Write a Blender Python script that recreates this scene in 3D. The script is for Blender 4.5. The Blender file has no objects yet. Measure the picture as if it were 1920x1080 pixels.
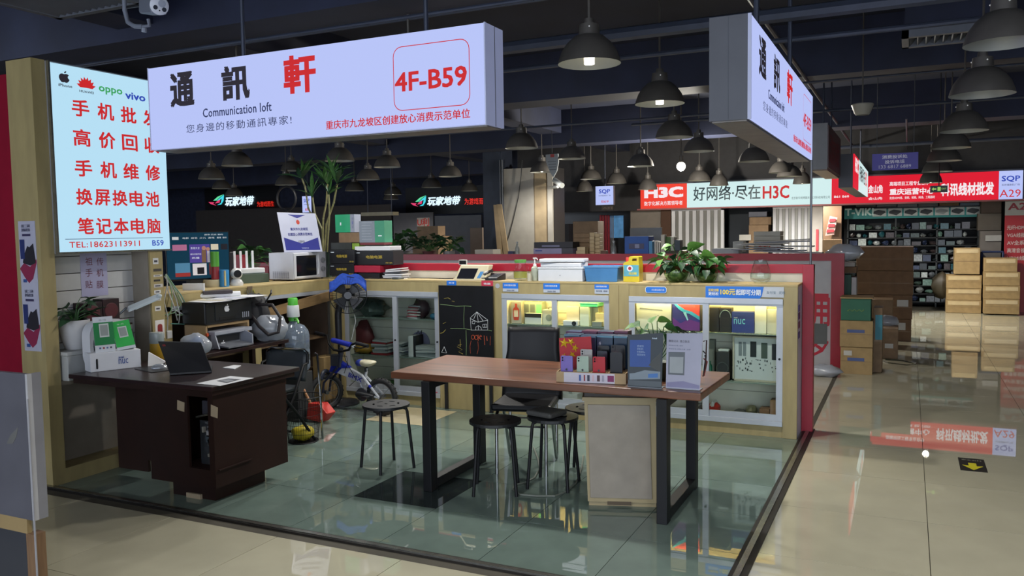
import bpy, math, random
from math import pi, sin, cos, radians
from mathutils import Vector, Matrix
random.seed(11)
SC = bpy.context.scene
COL = SC.collection
# ---------------------------------------------------------------- camera
FPX, YAW, PITCH, ROLL, EYE = 1555.49, -0.44587279, -0.06762777, -0.01509177, 1.64
_f = Vector((sin(YAW)*cos(PITCH), cos(YAW)*cos(PITCH), sin(PITCH)))
_r = Vector((cos(YAW), -sin(YAW), 0)); _u = _r.cross(_f)
CR = cos(ROLL)*_r + sin(ROLL)*_u; CU = -sin(ROLL)*_r + cos(ROLL)*_u; CF = _f
cam = bpy.data.cameras.new('camera'); cam.sensor_width = 36; cam.lens = FPX/1920*36; cam.clip_end = 200
camo = bpy.data.objects.new('camera', cam); COL.objects.link(camo)
camo.matrix_world = Matrix(((CR.x, CU.x, -CF.x, 0), (CR.y, CU.y, -CF.y, 0), (CR.z, CU.z, -CF.z, EYE), (0, 0, 0, 1)))
SC.camera = camo
# ---------------------------------------------------------------- world, exposure
w = bpy.data.worlds.new('hall_ambient'); SC.world = w; w.use_nodes = True
w.node_tree.nodes['Background'].inputs[0].default_value = (.80, .88, 1.0, 1)
w.node_tree.nodes['Background'].inputs[1].default_value = 3.4
vs = SC.view_settings; vs.view_transform = 'Standard'; vs.look = 'None'; vs.exposure = 0.0; vs.gamma = 1.0; vs.use_curve_mapping = False
SC.cycles.use_denoising = True
SC.cycles.max_bounces = 8; SC.cycles.transparent_max_bounces = 24; SC.cycles.glossy_bounces = 4; SC.cycles.transmission_bounces = 8
SC.cycles.sample_clamp_indirect = 4.0; SC.cycles.blur_glossy = 0.0; SC.cycles.caustics_refractive = False; SC.cycles.caustics_reflective = False
# ---------------------------------------------------------------- rays from the calibrated lens
def _ray(x, y): return CR*((x-960)/FPX) - CU*((y-540)/FPX) + CF
CAM = Vector((0, 0, EYE))
def PZ(x, y, z):
    d = _ray(x, y); return CAM + d*((z-EYE)/d.z)
def PY(x, y, Y):
    d = _ray(x, y); return CAM + d*(Y/d.y)
def PX(x, y, X):
    d = _ray(x, y); return CAM + d*(X/d.x)
# ---------------------------------------------------------------- materials
def lin(h):
    h = h.lstrip('#'); c = [int(h[i:i+2], 16)/255 for i in (0, 2, 4)]
    return tuple(v/12.92 if v <= .04045 else ((v+.055)/1.055)**2.4 for v in c)
MATS = {}
def mat(name, hexc, rough=.5, metal=0., var=.10, scale=9., emit=0., ecol=None, bump=0., stretch=(1, 1, 1), spec=.5, detail=3., coat=0.):
    if name in MATS: return MATS[name]
    m = bpy.data.materials.new(name); m.use_nodes = True; nt = m.node_tree; N = nt.nodes; L = nt.links
    b = N['Principled BSDF']; c = lin(hexc)
    b.inputs['Roughness'].default_value = rough; b.inputs['Metallic'].default_value = metal
    b.inputs['Specular IOR Level'].default_value = spec; b.inputs['Coat Weight'].default_value = coat
    b.inputs['Base Color'].default_value = (*c, 1)
    if var > 0:
        tc = N.new('ShaderNodeTexCoord'); mp = N.new('ShaderNodeMapping'); nz = N.new('ShaderNodeTexNoise'); rp = N.new('ShaderNodeValToRGB')
        mp.inputs['Scale'].default_value = [scale*s for s in stretch]; nz.inputs['Scale'].default_value = 1.; nz.inputs['Detail'].default_value = detail
        L.new(tc.outputs['Object'], mp.inputs[0]); L.new(mp.outputs[0], nz.inputs['Vector']); L.new(nz.outputs[0], rp.inputs[0])
        rp.color_ramp.elements[0].position = .3; rp.color_ramp.elements[1].position = .7
        rp.color_ramp.elements[0].color = (*[v*(1-var) for v in c], 1); rp.color_ramp.elements[1].color = (*[min(1, v*(1+var)) for v in c], 1)
        L.new(rp.outputs[0], b.inputs['Base Color'])
        if bump > 0:
            bp = N.new('ShaderNodeBump'); bp.inputs['Strength'].default_value = bump; bp.inputs['Distance'].default_value = .01
            L.new(nz.outputs[0], bp.inputs['Height']); L.new(bp.outputs[0], b.inputs['Normal'])
    if emit > 0:
        b.inputs['Emission Color'].default_value = (*lin(ecol or hexc), 1); b.inputs['Emission Strength'].default_value = emit
    MATS[name] = m; return m
def glassmat(name, hexc='ffffff', rough=.0, thin=True, tint=.04, frost=None):
    if name in MATS: return MATS[name]
    m = bpy.data.materials.new(name); m.use_nodes = True; nt = m.node_tree; N = nt.nodes; L = nt.links
    out = N['Material Output']; N.remove(N['Principled BSDF'])
    tr = N.new('ShaderNodeBsdfTransparent'); tr.inputs[0].default_value = (*lin(hexc), 1)
    gl = N.new('ShaderNodeBsdfGlossy'); gl.inputs['Roughness'].default_value = rough+.02
    lw = N.new('ShaderNodeLayerWeight'); lw.inputs[0].default_value = .5; fr = N.new('ShaderNodeMath'); fr.operation = 'POWER'; fr.inputs[1].default_value = 4.; L.new(lw.outputs['Facing'], fr.inputs[0])
    ma = N.new('ShaderNodeMath'); ma.operation = 'ADD'; ma.inputs[1].default_value = tint
    mx = N.new('ShaderNodeMixShader'); L.new(fr.outputs[0], ma.inputs[0]); L.new(ma.outputs[0], mx.inputs[0]); L.new(tr.outputs[0], mx.inputs[1]); L.new(gl.outputs[0], mx.inputs[2])
    last = mx
    if frost:
        df = N.new('ShaderNodeBsdfDiffuse'); df.inputs[0].default_value = (*lin(frost[0]), 1)
        m2 = N.new('ShaderNodeMixShader'); m2.inputs[0].default_value = frost[1]; L.new(mx.outputs[0], m2.inputs[1]); L.new(df.outputs[0], m2.inputs[2]); last = m2
    L.new(last.outputs[0], out.inputs[0]); MATS[name] = m; return m
def woodmat(name, c1, c2, rough=.35, scale=3., axis=0, coat=.2, bands=6.):
    if name in MATS: return MATS[name]
    m = bpy.data.materials.new(name); m.use_nodes = True; nt = m.node_tree; N = nt.nodes; L = nt.links; b = N['Principled BSDF']
    tc = N.new('ShaderNodeTexCoord'); mp = N.new('ShaderNodeMapping'); nz = N.new('ShaderNodeTexNoise'); rp = N.new('ShaderNodeValToRGB')
    s = [scale*bands]*3; s[axis] = scale*.5; mp.inputs['Scale'].default_value = s; nz.inputs['Scale'].default_value = 1; nz.inputs['Detail'].default_value = 6; nz.inputs['Distortion'].default_value = .6
    L.new(tc.outputs['Object'], mp.inputs[0]); L.new(mp.outputs[0], nz.inputs['Vector']); L.new(nz.outputs[0], rp.inputs[0])
    rp.color_ramp.elements[0].position = .32; rp.color_ramp.elements[1].position = .68
    rp.color_ramp.elements[0].color = (*lin(c1), 1); rp.color_ramp.elements[1].color = (*lin(c2), 1)
    L.new(rp.outputs[0], b.inputs['Base Color']); b.inputs['Roughness'].default_value = rough; b.inputs['Coat Weight'].default_value = coat; b.inputs['Coat Roughness'].default_value = .2
    MATS[name] = m; return m
def plain(hexc, rough=.5, metal=0, var=.06): return mat('paint_%s_%d_%d' % (hexc, int(rough*100), int(metal*10)), hexc, rough, metal, var)
def glow(hexc, s): return mat('glow_%s_%d' % (hexc, int(s*100)), '303030', .4, 0, 0, emit=s, ecol=hexc)
# ---------------------------------------------------------------- mesh collector
class B:
    def __init__(s): s.v = []; s.f = []; s.m = None
    def add(s, vs, fs):
        o = len(s.v)
        for p in vs:
            p = Vector(p); s.v.append(s.m @ p if s.m else p)
        s.f += [tuple(i+o for i in f) for f in fs]; return s
    def box(s, a, b):
        x0, x1 = sorted((a[0], b[0])); y0, y1 = sorted((a[1], b[1])); z0, z1 = sorted((a[2], b[2]))
        return s.add([(x0, y0, z0), (x1, y0, z0), (x1, y1, z0), (x0, y1, z0), (x0, y0, z1), (x1, y0, z1), (x1, y1, z1), (x0, y1, z1)],
                     [(0, 3, 2, 1), (4, 5, 6, 7), (0, 1, 5, 4), (1, 2, 6, 5), (2, 3, 7, 6), (3, 0, 4, 7)])
    def obox(s, p0, p1, depth, h, drop=0):
        p0 = Vector(p0); p1 = Vector(p1); p1 = Vector((p1.x, p1.y, p0.z)); d = (p1-p0).normalized(); n = Vector((-d.y, d.x, 0))*depth; u = Vector((0, 0, h))
        p0 = p0-Vector((0, 0, drop)); p1 = p1-Vector((0, 0, drop))
        return s.add([p0, p1, p1+n, p0+n, p0+u, p1+u, p1+n+u, p0+n+u], [(0, 3, 2, 1), (4, 5, 6, 7), (0, 1, 5, 4), (1, 2, 6, 5), (2, 3, 7, 6), (3, 0, 4, 7)])
    def slab(s, c, X, Y, Z):  # box by centre and three half vectors
        c, X, Y, Z = map(Vector, (c, X, Y, Z)); vs = []
        for k in (-1, 1):
            for (i, j) in ((-1, -1), (1, -1), (1, 1), (-1, 1)): vs.append(c+X*i+Y*j+Z*k)
        return s.add(vs, [(0, 3, 2, 1), (4, 5, 6, 7), (0, 1, 5, 4), (1, 2, 6, 5), (2, 3, 7, 6), (3, 0, 4, 7)])
    def prism(s, pts, vec):
        pts = [Vector(p) for p in pts]; n = len(pts); vec = Vector(vec)
        return s.add(pts+[p+vec for p in pts], [tuple(range(n-1, -1, -1)), tuple(range(n, 2*n))]+[(i, (i+1) % n, n+(i+1) % n, n+i) for i in range(n)])
    def quad(s, *p): return s.add(p, [tuple(range(len(p)))])
    def tube(s, path, r, n=8, caps=True, closed=False):
        P = [Vector(p) for p in path]; k = len(P); R = r if isinstance(r, (list, tuple)) else [r]*k; vs = []; fs = []
        prev = None
        for i in range(k):
            if closed: t = (P[(i+1) % k]-P[i-1])
            else: t = (P[min(i+1, k-1)]-P[max(i-1, 0)])
            t.normalize()
            if prev is None:
                a = Vector((0, 0, 1)) if abs(t.z) < .9 else Vector((1, 0, 0)); u = t.cross(a).normalized()
            else:
                u = prev-t*prev.dot(t); u = u.normalized() if u.length > 1e-6 else t.orthogonal().normalized()
            prev = u; w_ = t.cross(u)
            for j in range(n): vs.append(P[i]+(u*cos(2*pi*j/n)+w_*sin(2*pi*j/n))*R[i])
        for i in range(k if closed else k-1):
            a = i*n; b = ((i+1) % k)*n
            for j in range(n): fs.append((a+j, a+(j+1) % n, b+(j+1) % n, b+j))
        if caps and not closed: fs += [tuple(range(n-1, -1, -1)), tuple(range((k-1)*n, k*n))]
        return s.add(vs, fs)
    def cyl(s, p0, p1, r, r1=None, n=16): return s.tube([p0, p1], [r, r if r1 is None else r1], n)
    def lathe(s, prof, c=(0, 0, 0), n=24, axis=None, caps=True):
        c = Vector(c); Z = Vector(axis).normalized() if axis else Vector((0, 0, 1))
        X = Z.orthogonal().normalized() if axis else Vector((1, 0, 0)); Y = Z.cross(X); vs = []; fs = []
        for (r, z) in prof:
            for j in range(n): vs.append(c+X*(r*cos(2*pi*j/n))+Y*(r*sin(2*pi*j/n))+Z*z)
        for i in range(len(prof)-1):
            for j in range(n): fs.append((i*n+j, i*n+(j+1) % n, (i+1)*n+(j+1) % n, (i+1)*n+j))
        if caps: fs += [tuple(range(n-1, -1, -1)), tuple(range((len(prof)-1)*n, len(prof)*n))]
        return s.add(vs, fs)
    def ball(s, c, r, n=12, sq=(1, 1, 1)):
        k = n//2; vs = []; fs = []; c = Vector(c)
        for i in range(k+1):
            a = pi*i/k; a = min(max(a, .03), pi-.03)
            for j in range(n): vs.append(c+Vector((r*sq[0]*sin(a)*cos(2*pi*j/n), r*sq[1]*sin(a)*sin(2*pi*j/n), -r*sq[2]*cos(a))))
        for i in range(k):
            for j in range(n): fs.append((i*n+j, i*n+(j+1) % n, (i+1)*n+(j+1) % n, (i+1)*n+j))
        return s.add(vs, fs+[tuple(range(n-1, -1, -1)), tuple(range(k*n, k*n+n))])
    def grid(s, fn, nu, nv, thick=None):
        vs = [fn(i/nu, j/nv) for j in range(nv+1) for i in range(nu+1)]; w_ = nu+1
        return s.add(vs, [(j*w_+i, j*w_+i+1, (j+1)*w_+i+1, (j+1)*w_+i) for j in range(nv) for i in range(nu)])
    def mesh(s, name):
        me = bpy.data.meshes.new(name); me.from_pydata([tuple(p) for p in s.v], [], s.f); me.update(); return me
ROOTS = []
def link(name, me, m, parent=None, smooth=None, bev=0., solid=0., sub=0):
    if m and not me.materials: me.materials.append(m)
    if smooth:
        me.shade_smooth(); me.set_sharp_from_angle(angle=radians(smooth if smooth is not True else 40))
    o = bpy.data.objects.new(name, me); COL.objects.link(o)
    if parent: o.parent = parent
    if solid: k = o.modifiers.new('thickness', 'SOLIDIFY'); k.thickness = solid
    if bev: k = o.modifiers.new('edge', 'BEVEL'); k.width = bev; k.segments = 2; k.limit_method = 'ANGLE'; k.angle_limit = radians(40)
    if sub: k = o.modifiers.new('round', 'SUBSURF'); k.levels = sub; k.render_levels = sub
    return o
def part(name, b, m, parent, **k):
    return link(name, b.mesh(name) if isinstance(b, B) else b, m, parent, **k)
def tag(o, label, cat, group=None):
    o['label'] = label; o['category'] = cat
    if group: o['group'] = group
    return o
def thing(name, label, cat, group=None, loc=None, rz=0, keep=False):
    o = bpy.data.objects.new(name, None); COL.objects.link(o); o.empty_display_size = .1
    tag(o, label, cat, group)
    if loc is None: ROOTS.append(o)
    else: o.location = loc; o.rotation_euler = (0, 0, rz)
    return o
def single(name, b, m, label, cat, group=None, **k):
    o = part(name, b, m, None, **k); tag(o, label, cat, group); ROOTS.append(o); return o
def struct(name, b, m, parent=None, **k):
    o = part(name, b, m, parent, **k)
    if not parent: o['kind'] = 'structure'; ROOTS.append(o)
    return o
def copy_tree(o, loc, rz=None, label=None, group=None, mats=None):
    c = o.copy(); COL.objects.link(c); c.location = loc
    if rz is not None: c.rotation_euler = (0, 0, rz)
    if label: c['label'] = label
    if group: c['group'] = group
    def kids(src, dst):
        for ch in list(src.children):
            d = ch.copy(); COL.objects.link(d); d.parent = dst; d.matrix_parent_inverse = ch.matrix_parent_inverse.copy(); kids(ch, d)
    kids(o, c); return c
# ---------------------------------------------------------------- flat print
def text_mesh(s, bold=0., space=1., shear=0., res=2):
    cu = bpy.data.curves.new('t', 'FONT'); cu.body = s; cu.resolution_u = res; cu.offset = bold; cu.space_character = space; cu.shear = shear
    ob = bpy.data.objects.new('t', cu); me = ob.to_mesh(); vs = [v.co.copy() for v in me.vertices]; fs = [tuple(p.vertices) for p in me.polygons]
    ob.to_mesh_clear(); bpy.data.objects.remove(ob); bpy.data.curves.remove(cu); return vs, fs
def lay(vs, fs, o, R, U, w, h, keep=False):
    if not vs: return [], []
    x0 = min(v.x for v in vs); x1 = max(v.x for v in vs); y0 = min(v.y for v in vs); y1 = max(v.y for v in vs)
    sx = w/(x1-x0) if w else None; sy = h/(y1-y0) if h else sx
    if sx is None: sx = sy
    o = Vector(o); R = Vector(R); U = Vector(U)
    N_ = R.cross(U)
    return [o+R*((v.x-x0)*sx)+U*((v.y-y0)*sy)+N_*v.z for v in vs], fs
def text(s, o, R, U, w, h, m, parent, bold=0., space=1., name='lettering', shear=0., res=2):
    vs, fs = text_mesh(s, 0., space, shear, res); b = B()
    if not vs: return None
    if bold:
        v0, f0 = vs, fs; vs, fs = [], []
        for dx, dy in ((0, 0), (bold, bold), (-bold, bold), (bold, -bold), (-bold, -bold)):
            k = len(vs); vs = vs+[Vector((v.x+dx, v.y+dy, k/max(1, len(v0))*.0003)) for v in v0]; fs = fs+[tuple(i+k for i in f) for f in f0]
    b.add(*lay(vs, fs, o, R, U, w, h)); return part(name, b, m, parent)
def shape_mesh(loops, ext=0.):
    cu = bpy.data.curves.new('c', 'CURVE'); cu.dimensions = '2D'; cu.fill_mode = 'BOTH' if True else 'NONE'; cu.extrude = ext
    for lp in loops:
        sp = cu.splines.new('POLY'); sp.points.add(len(lp)-1); sp.use_cyclic_u = True
        for i, p in enumerate(lp): sp.points[i].co = (p[0], p[1], 0, 1)
    ob = bpy.data.objects.new('c', cu); me = ob.to_mesh(); vs = [v.co.copy() for v in me.vertices]; fs = [tuple(p.vertices) for p in me.polygons]
    ob.to_mesh_clear(); bpy.data.objects.remove(ob); bpy.data.curves.remove(cu); return vs, fs
def shape(loops, o, R, U, w, h, m, parent, name='logo'):
    vs, fs = shape_mesh(loops); b = B(); b.add(*lay(vs, fs, o, R, U, w, h)); return part(name, b, m, parent)
def rrect(w, h, r, n=5, x=0, y=0):
    out = []
    for cx, cy, a in ((w-r, r, -90), (w-r, h-r, 0), (r, h-r, 90), (r, r, 180)):
        for i in range(n+1): t = radians(a+90*i/n); out.append((x+cx+r*cos(t), y+cy+r*sin(t)))
    return out
def ell(cx, cy, rx, ry, n=16): return [(cx+rx*cos(2*pi*i/n), cy+ry*sin(2*pi*i/n)) for i in range(n)]
def print_rect(o, R, U, w, h, m, parent, name='print'):
    o = Vector(o); R = Vector(R)*w; U = Vector(U)*h; b = B(); b.quad(o, o+R, o+R+U, o+U); return part(name, b, m, parent)
APPLE = [[(.5, .72), (.62, .76), (.75, .76), (.88, .68), (.80, .58), (.78, .48), (.82, .38), (.92, .30), (.84, .14), (.72, .02), (.62, .0), (.5, .04), (.38, .0), (.26, .03), (.14, .18), (.08, .38), (.10, .56), (.2, .7), (.34, .76)], [(.5, .80), (.52, .90), (.60, .98), (.68, 1.0), (.67, .90), (.60, .82)]]
EX, EY, EZ = Vector((1, 0, 0)), Vector((0, 1, 0)), Vector((0, 0, 1))
# box against the vertical plane at distance Y: left/right pixel, top pixel, base height (or pixel)
def ybox(name, label, cat, x0, x1, yt, Y, z0, dep, m, yb=None, group=None, bev=.003, parent=None, front=True):
    xm = (x0+x1)/2; a = PY(x0, yt, Y).x; b_ = PY(x1, yt, Y).x; z1 = PY(xm, yt, Y).z
    if yb is not None: z0 = PY(xm, yb, Y).z
    q = B().box((a, Y, z0), (b_, Y+dep, z1))
    if label: o = single(name, q, m, label, cat, group, bev=bev)
    else: o = part(name, q, m, parent, bev=bev)
    o['_r'] = 0; del o['_r']
    return o, (a, b_, z0, z1)
def slabpx(name, label, cat, p0, p1, ytop, z, dep, m, group=None, bev=.003):
    a = PZ(*p0, z); b_ = PZ(*p1, z); h = PY(p0[0], ytop, a.y).z-z
    o = single(name, B().obox(a, b_, dep, h), m, label, cat, group, bev=bev); return o, a, b_, h
# ---- lights (tuning block kept near the top of the file)
def lamp(name, loc, energy, size=.15, col=(1, .94, .82), kind='POINT', cone=160):
    l = bpy.data.lights.new(name, kind); l.energy = energy; l.color = col
    l.shadow_soft_size = size
    if kind == 'SPOT': l.spot_size = radians(cone); l.spot_blend = .6
    o = bpy.data.objects.new(name, l); COL.objects.link(o); o.location = loc; return o
# ================================================================ structure
TILE = mat('polished_beige_tile', 'b4b09a', .012, 0, .05, 3.5, spec=.6)
GROUT = mat('grout', '4a463c', .8)
STILE = mat('polished_green_grey_tile', '6b7c75', .008, 0, .10, 5., spec=.75)
CREAMT = mat('polished_cream_tile', 'cfc3a0', .06, 0, .04)
DARKT = mat('polished_charcoal_tile', '2a3233', .05, 0, .1)
floor = struct('floor', B().box((-27.2, -4, -.05), (9, 30, -.006)), GROUT)
def tile_mesh(s, m):
    b = B(); h = s/2-.0018; b.box((-h, -h, -.012), (h, h, 0)); me = b.mesh('tile'); me.materials.append(m); return me
tm8 = tile_mesh(.8, TILE); FX, FY0, SX0, SX1, SY1 = -.70, 3.53, -5.08, -.70, 6.97
def clip_tile(x0, x1, y0, y1, m, key={}):
    k = (round(x1-x0, 3), round(y1-y0, 3), m.name)
    if k not in key:
        a = (x1-x0)/2-.0018; c = (y1-y0)/2-.0018; me = B().box((-a, -c, -.012), (a, c, 0)).mesh('tile'); me.materials.append(m); key[k] = me
    o = bpy.data.objects.new('floor_tile', key[k]); COL.objects.link(o); o.parent = floor; o.location = ((x0+x1)/2, (y0+y1)/2, 0); return o
for i in range(-9, 4):
    for j in range(-3, 17):
        x0 = .12+.8*i; x1 = x0+.8; y0 = 4.23+.8*j; y1 = y0+.8
        if x1 < SX1+.05 and y0 > 3.4: continue
        if x0 < SX1-.05 and y1 > 3.5:      # row cut by the shop border
            if x1 <= SX1+.03: clip_tile(x0, x1, y0, 3.51, TILE)
            continue
        c = ((x0+x1)/2, (y0+y1)/2)
        d = Vector((c[0], c[1], -EYE)); px = 960+FPX*d.dot(CR)/max(d.dot(CF), .01)
        if d.dot(CF) < .3 or px < -400 or px > 2350: continue
        o = bpy.data.objects.new('floor_tile', tm8); COL.objects.link(o); o.parent = floor; o.location = (*c, 0)
for i in range(8):
    for j in range(6):
        x0 = -5.52+.6*i; y0 = 3.57+.6*j; x1 = min(x0+.6, -.72); y1 = y0+.6
        m = CREAMT if (i, j) == (2, 4) else DARKT if (i, j) == (4, 1) else STILE
        clip_tile(x0, x1, y0, y1, m)
far_floor = struct('floor_rear_hall', B().box((-27, 7.2, -.02), (-.72, 29, -.003)), mat('far_hall_tile', 'b5ad96', .15, 0, .06), floor)
far_floor2 = struct('floor_left_hall', B().box((-27, -3.5, -.02), (-7.2, 7.2, -.003)), MATS['far_hall_tile'], floor)
METAL = mat('brushed_steel', '9a9a94', .25, .9, .15, 20); DKMET = mat('worn_black_trim', '23201d', .45, .3, .3, 30)
t1 = struct('trim_1', B().box((-5.4, 3.51, -.01), (-.67, 3.565, .006)), DKMET); struct('trim_strip', B().box((-5.4, 3.52, .006), (-.68, 3.548, .011)), METAL, t1)
t2 = struct('trim_2', B().box((-.745, 3.57, -.01), (-.66, 7.05, .006)), DKMET); struct('trim_strip', B().box((-.722, 3.57, .006), (-.692, 7.0, .011)), METAL, t2)
# ---- ceiling with beams, conduits, ducts
CEIL = mat('ceiling_haze_navy', '1d2338', .85, 0, .25, 1.2); BEAM = mat('dark_beam_paint', '222840', .7, 0, .25, 2.); COND = mat('grey_conduit', '3a4050', .5, .3, .1)  # ceiling navy has the lens haze put into its colour
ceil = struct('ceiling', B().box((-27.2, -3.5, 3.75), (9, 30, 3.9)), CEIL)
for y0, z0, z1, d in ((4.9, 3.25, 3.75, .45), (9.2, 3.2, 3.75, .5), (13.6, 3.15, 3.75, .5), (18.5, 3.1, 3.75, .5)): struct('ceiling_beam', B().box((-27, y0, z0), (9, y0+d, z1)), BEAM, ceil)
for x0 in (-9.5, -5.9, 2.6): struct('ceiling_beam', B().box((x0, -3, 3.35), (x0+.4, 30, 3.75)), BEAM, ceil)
for (x, y, z, r) in ((370, 90, 3.0, .013), (760, 36, 3.25, .014), (1150, 66, 3.1, .05), (1200, 105, 3.0, .02), (1100, 240, 3.1, .018), (640, 265, 3.0, .015), (1800, 130, 3.15, .012), (1700, 270, 3.0, .03)):
    p = PZ(x, y, z); struct('conduit', B().cyl((-13 if x < 1000 else -3.5 if x < 1500 else -1.2, p.y, z), (-2. if x < 700 else 4, p.y, z), r, n=8), COND, ceil)
for (x, y, z, r) in ((1450, 60, 3.2, .02), (1700, 250, 3.1, .012)):
    p = PZ(x, y, z); struct('conduit', B().cyl((p.x, p.y-2, z), (p.x, 24, z), r, n=8), COND, ceil)
def louvre(name, label, p, sx, sy, n):
    t = thing(name, label, 'vent'); b = B()
    z = p.z
    part('frame', B().box((p.x-sx/2, p.y-sy/2, z), (p.x+sx/2, p.y-sy/2+.05, z+.06)).box((p.x-sx/2, p.y+sy/2-.05, z), (p.x+sx/2, p.y+sy/2, z+.06)).box((p.x-sx/2, p.y-sy/2, z), (p.x-sx/2+.05, p.y+sy/2, z+.06)).box((p.x+sx/2-.05, p.y-sy/2, z), (p.x+sx/2, p.y+sy/2, z+.06)), plain('6a6f7a', .5, 0), t)
    part('duct', B().box((p.x-sx/2+.02, p.y-sy/2+.02, z+.06), (p.x+sx/2-.02, p.y+sy/2-.02, 3.76)), BEAM, t)
    for i in range(n):
        x = p.x-sx/2+.07+(sx-.14)*i/(n-1); part('slat', B().slab((x, p.y, z+.03), (.018, 0, .02), (0, sy/2-.05, 0), (.004, 0, -.004)), plain('555a66', .5), t)
louvre('air_vent', 'dark slatted air vent in the ceiling above the aisle', PZ(1790, 72, 3.1), .75, .45, 11)
louvre('air_vent', 'dark slatted air vent in the ceiling above the camera', PZ(120, 5, 3.3), .9, .6, 12)
# ---- rear walls of the hall
WALLD = mat('wall_haze_navy', '2c3248', .8, 0, .2);  # wall navy lightened to carry the lens haze in the colour
struct('wall_back', B().box((-27.2, 22.5, -.01), (9, 22.7, 3.75)), WALLD); struct('wall_left', B().box((-27.2, -3, 0), (-27, 22.5, 3.75)), WALLD); struct('wall_left_light_blocker', B().box((-7.1, -3.2, 0), (-7.0, 3.4, 3.75)), WALLD); struct('wall_right', B().box((8.5, -3, 0), (8.7, 22.5, 3.75)), WALLD)  # near left wall is unseen, added to block ambient light from that side
# ================================================================ lightboxes
LITB = mat('lit_panel_blue_white', '14151a', .5, 0, 0, emit=1., ecol='b7c3f6', spec=.2); LITC = mat('lit_panel_ice_white', '14161a', .5, 0, 0, emit=1., ecol='b6dff4', spec=.2); LITN = mat('lit_panel_white', '161818', .5, 0, 0, emit=1., ecol='d0ecec', spec=.2)
INK = mat('black_vinyl', '1c1a20', .6, 0, 0, emit=.6, ecol='34303a', spec=.2); NAVY = mat('navy_vinyl', '1c2030', .6, 0, 0, emit=.7, ecol='38406a', spec=.2)
REDV = mat('red_vinyl', '240404', .6, 0, 0, emit=1., ecol='c8282c', spec=.2); BLUV = mat('blue_vinyl', '101430', .6, 0, 0, emit=1., ecol='3048b0', spec=.2); GRNV = mat('green_vinyl', '0c2014', .6, 0, 0, emit=1., ecol='3ca05c', spec=.2)
ORGV = mat('orange_vinyl', '301808', .6, 0, 0, emit=1., ecol='d87038'); REDLIT = mat('lit_panel_red', '200406', .5, 0, 0, emit=1., ecol='dc1a30', spec=.2); WHV = mat('white_vinyl', '202020', .5, 0, 0, emit=1., ecol='f4e8ec', spec=.2); ORLIT = mat('lit_panel_orange_red', '200604', .5, 0, 0, emit=1., ecol='ee4030', spec=.2)
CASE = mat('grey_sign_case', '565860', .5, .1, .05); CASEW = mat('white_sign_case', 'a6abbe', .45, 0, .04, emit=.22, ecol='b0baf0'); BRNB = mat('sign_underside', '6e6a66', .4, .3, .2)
def big_sign(t, o, R, U, Nn, w, h):
    """face lettering of the shop sign; o lower-left corner, R right, U up, Nn outward"""
    q = lambda u, v: o+R*(u*w)+U*(v*h)+Nn*.0015
    for ch, u0, u1, v0, v1, m in (('通', .079, .163, .49, .90, INK), ('訊', .257, .348, .50, .90, INK), ('軒', .455, .552, .50, .92, REDV)):
        text(ch, q(u0, v0), R, U, (u1-u0)*w, (v1-v0)*h, m, t, bold=.032)
    text('Communication loft', q(.19, .335), R, U, .225*w, .105*h, NAVY, t, bold=.01, space=1.05)
    text('您身邊的移動通訊專家!', q(.13, .17), R, U, .345*w, .10*h, NAVY, t, bold=.0, space=1.18)
    text('4F-B59', q(.772, .40), R, U, .184*w, .20*h, REDV, t, bold=.02)
    text('重庆市九龙坡区创建放心消费示范单位', q(.577, .075), R, U, .385*w, .095*h, REDV, t, bold=.012, space=1.02)
    a, c = .195*w, .66*h
    vs, fs = shape_mesh([rrect(a, c, .05), rrect(a-.008, c-.008, .046, x=.004, y=.004)]); b = B(); b.add(*lay(vs, fs, q(.768, .205), R, U, a, c)); part('outline', b, REDV, t)
t = thing('shop_lightbox_sign', 'long lit shop sign hanging over the shop front with black and red characters', 'sign')
x0, x1, z0, z1, y0 = -4.045, -1.82, 2.152, 2.63, 3.55
part('case', B().box((x0, y0+.012, z0), (x1, y0+.195, z1)), CASEW, t); part('lit_panel', B().box((x0+.004, y0, z0+.004), (x1-.004, y0+.014, z1-.004)), LITB, t)
part('underside', B().box((x0+.01, y0+.03, z0-.006), (x1-.01, y0+.18, z0)), BRNB, t); part('edge_trim', B().box((x1-.004, y0-.002, z0), (x1+.002, y0+.012, z1)), CASEW, t); part('edge_trim', B().box((x0-.002, y0-.002, z0), (x0+.004, y0+.012, z1)), CASEW, t)
part('panel_seam', B().box((x1, y0+.1, z0), (x1+.002, y0+.104, z1)), plain('60646e'), t)
for xx in (-3.4, -2.2): part('hanger', B().cyl((xx, y0+.1, z1), (xx, y0+.1, 3.76), .012, n=8), COND, t)
big_sign(t, Vector((x0, y0, z0)), EX, EZ, -EY, x1-x0, z1-z0)
t = thing('shop_lightbox_sign', 'lit shop sign along the aisle seen at a steep angle, with grey end', 'sign')
ya, yb = 4.0, 6.74
part('case', B().box((-.862, ya, z0-.005), (-.684, yb, z1)), CASE, t); part('lit_panel', B().box((-.686, ya+.004, z0), (-.67, yb-.004, z1-.004)), LITB, t); part('edge_trim', B().box((-.684, ya-.003, z0-.005), (-.668, ya+.004, z1)), CASEW, t)
part('underside', B().box((-.85, ya+.01, z0-.012), (-.69, yb-.01, z0-.005)), BRNB, t); part('panel_seam', B().box((-.775, ya-.002, z0), (-.772, ya, z1)), plain('50545e'), t)
for yy in (4.7, 6.1): part('hanger', B().cyl((-.76, yy, z1), (-.76, yy, 3.76), .015, n=8), COND, t)
big_sign(t, Vector((-.67, ya, z0)), EY, EZ, EX, yb-ya, z1-z0)
part('support_pole', B().cyl((-.70, 6.99, 1.3), (-.70, 6.99, 2.2), .009, n=10), plain('6a6c72', .35, .6), t)
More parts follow.
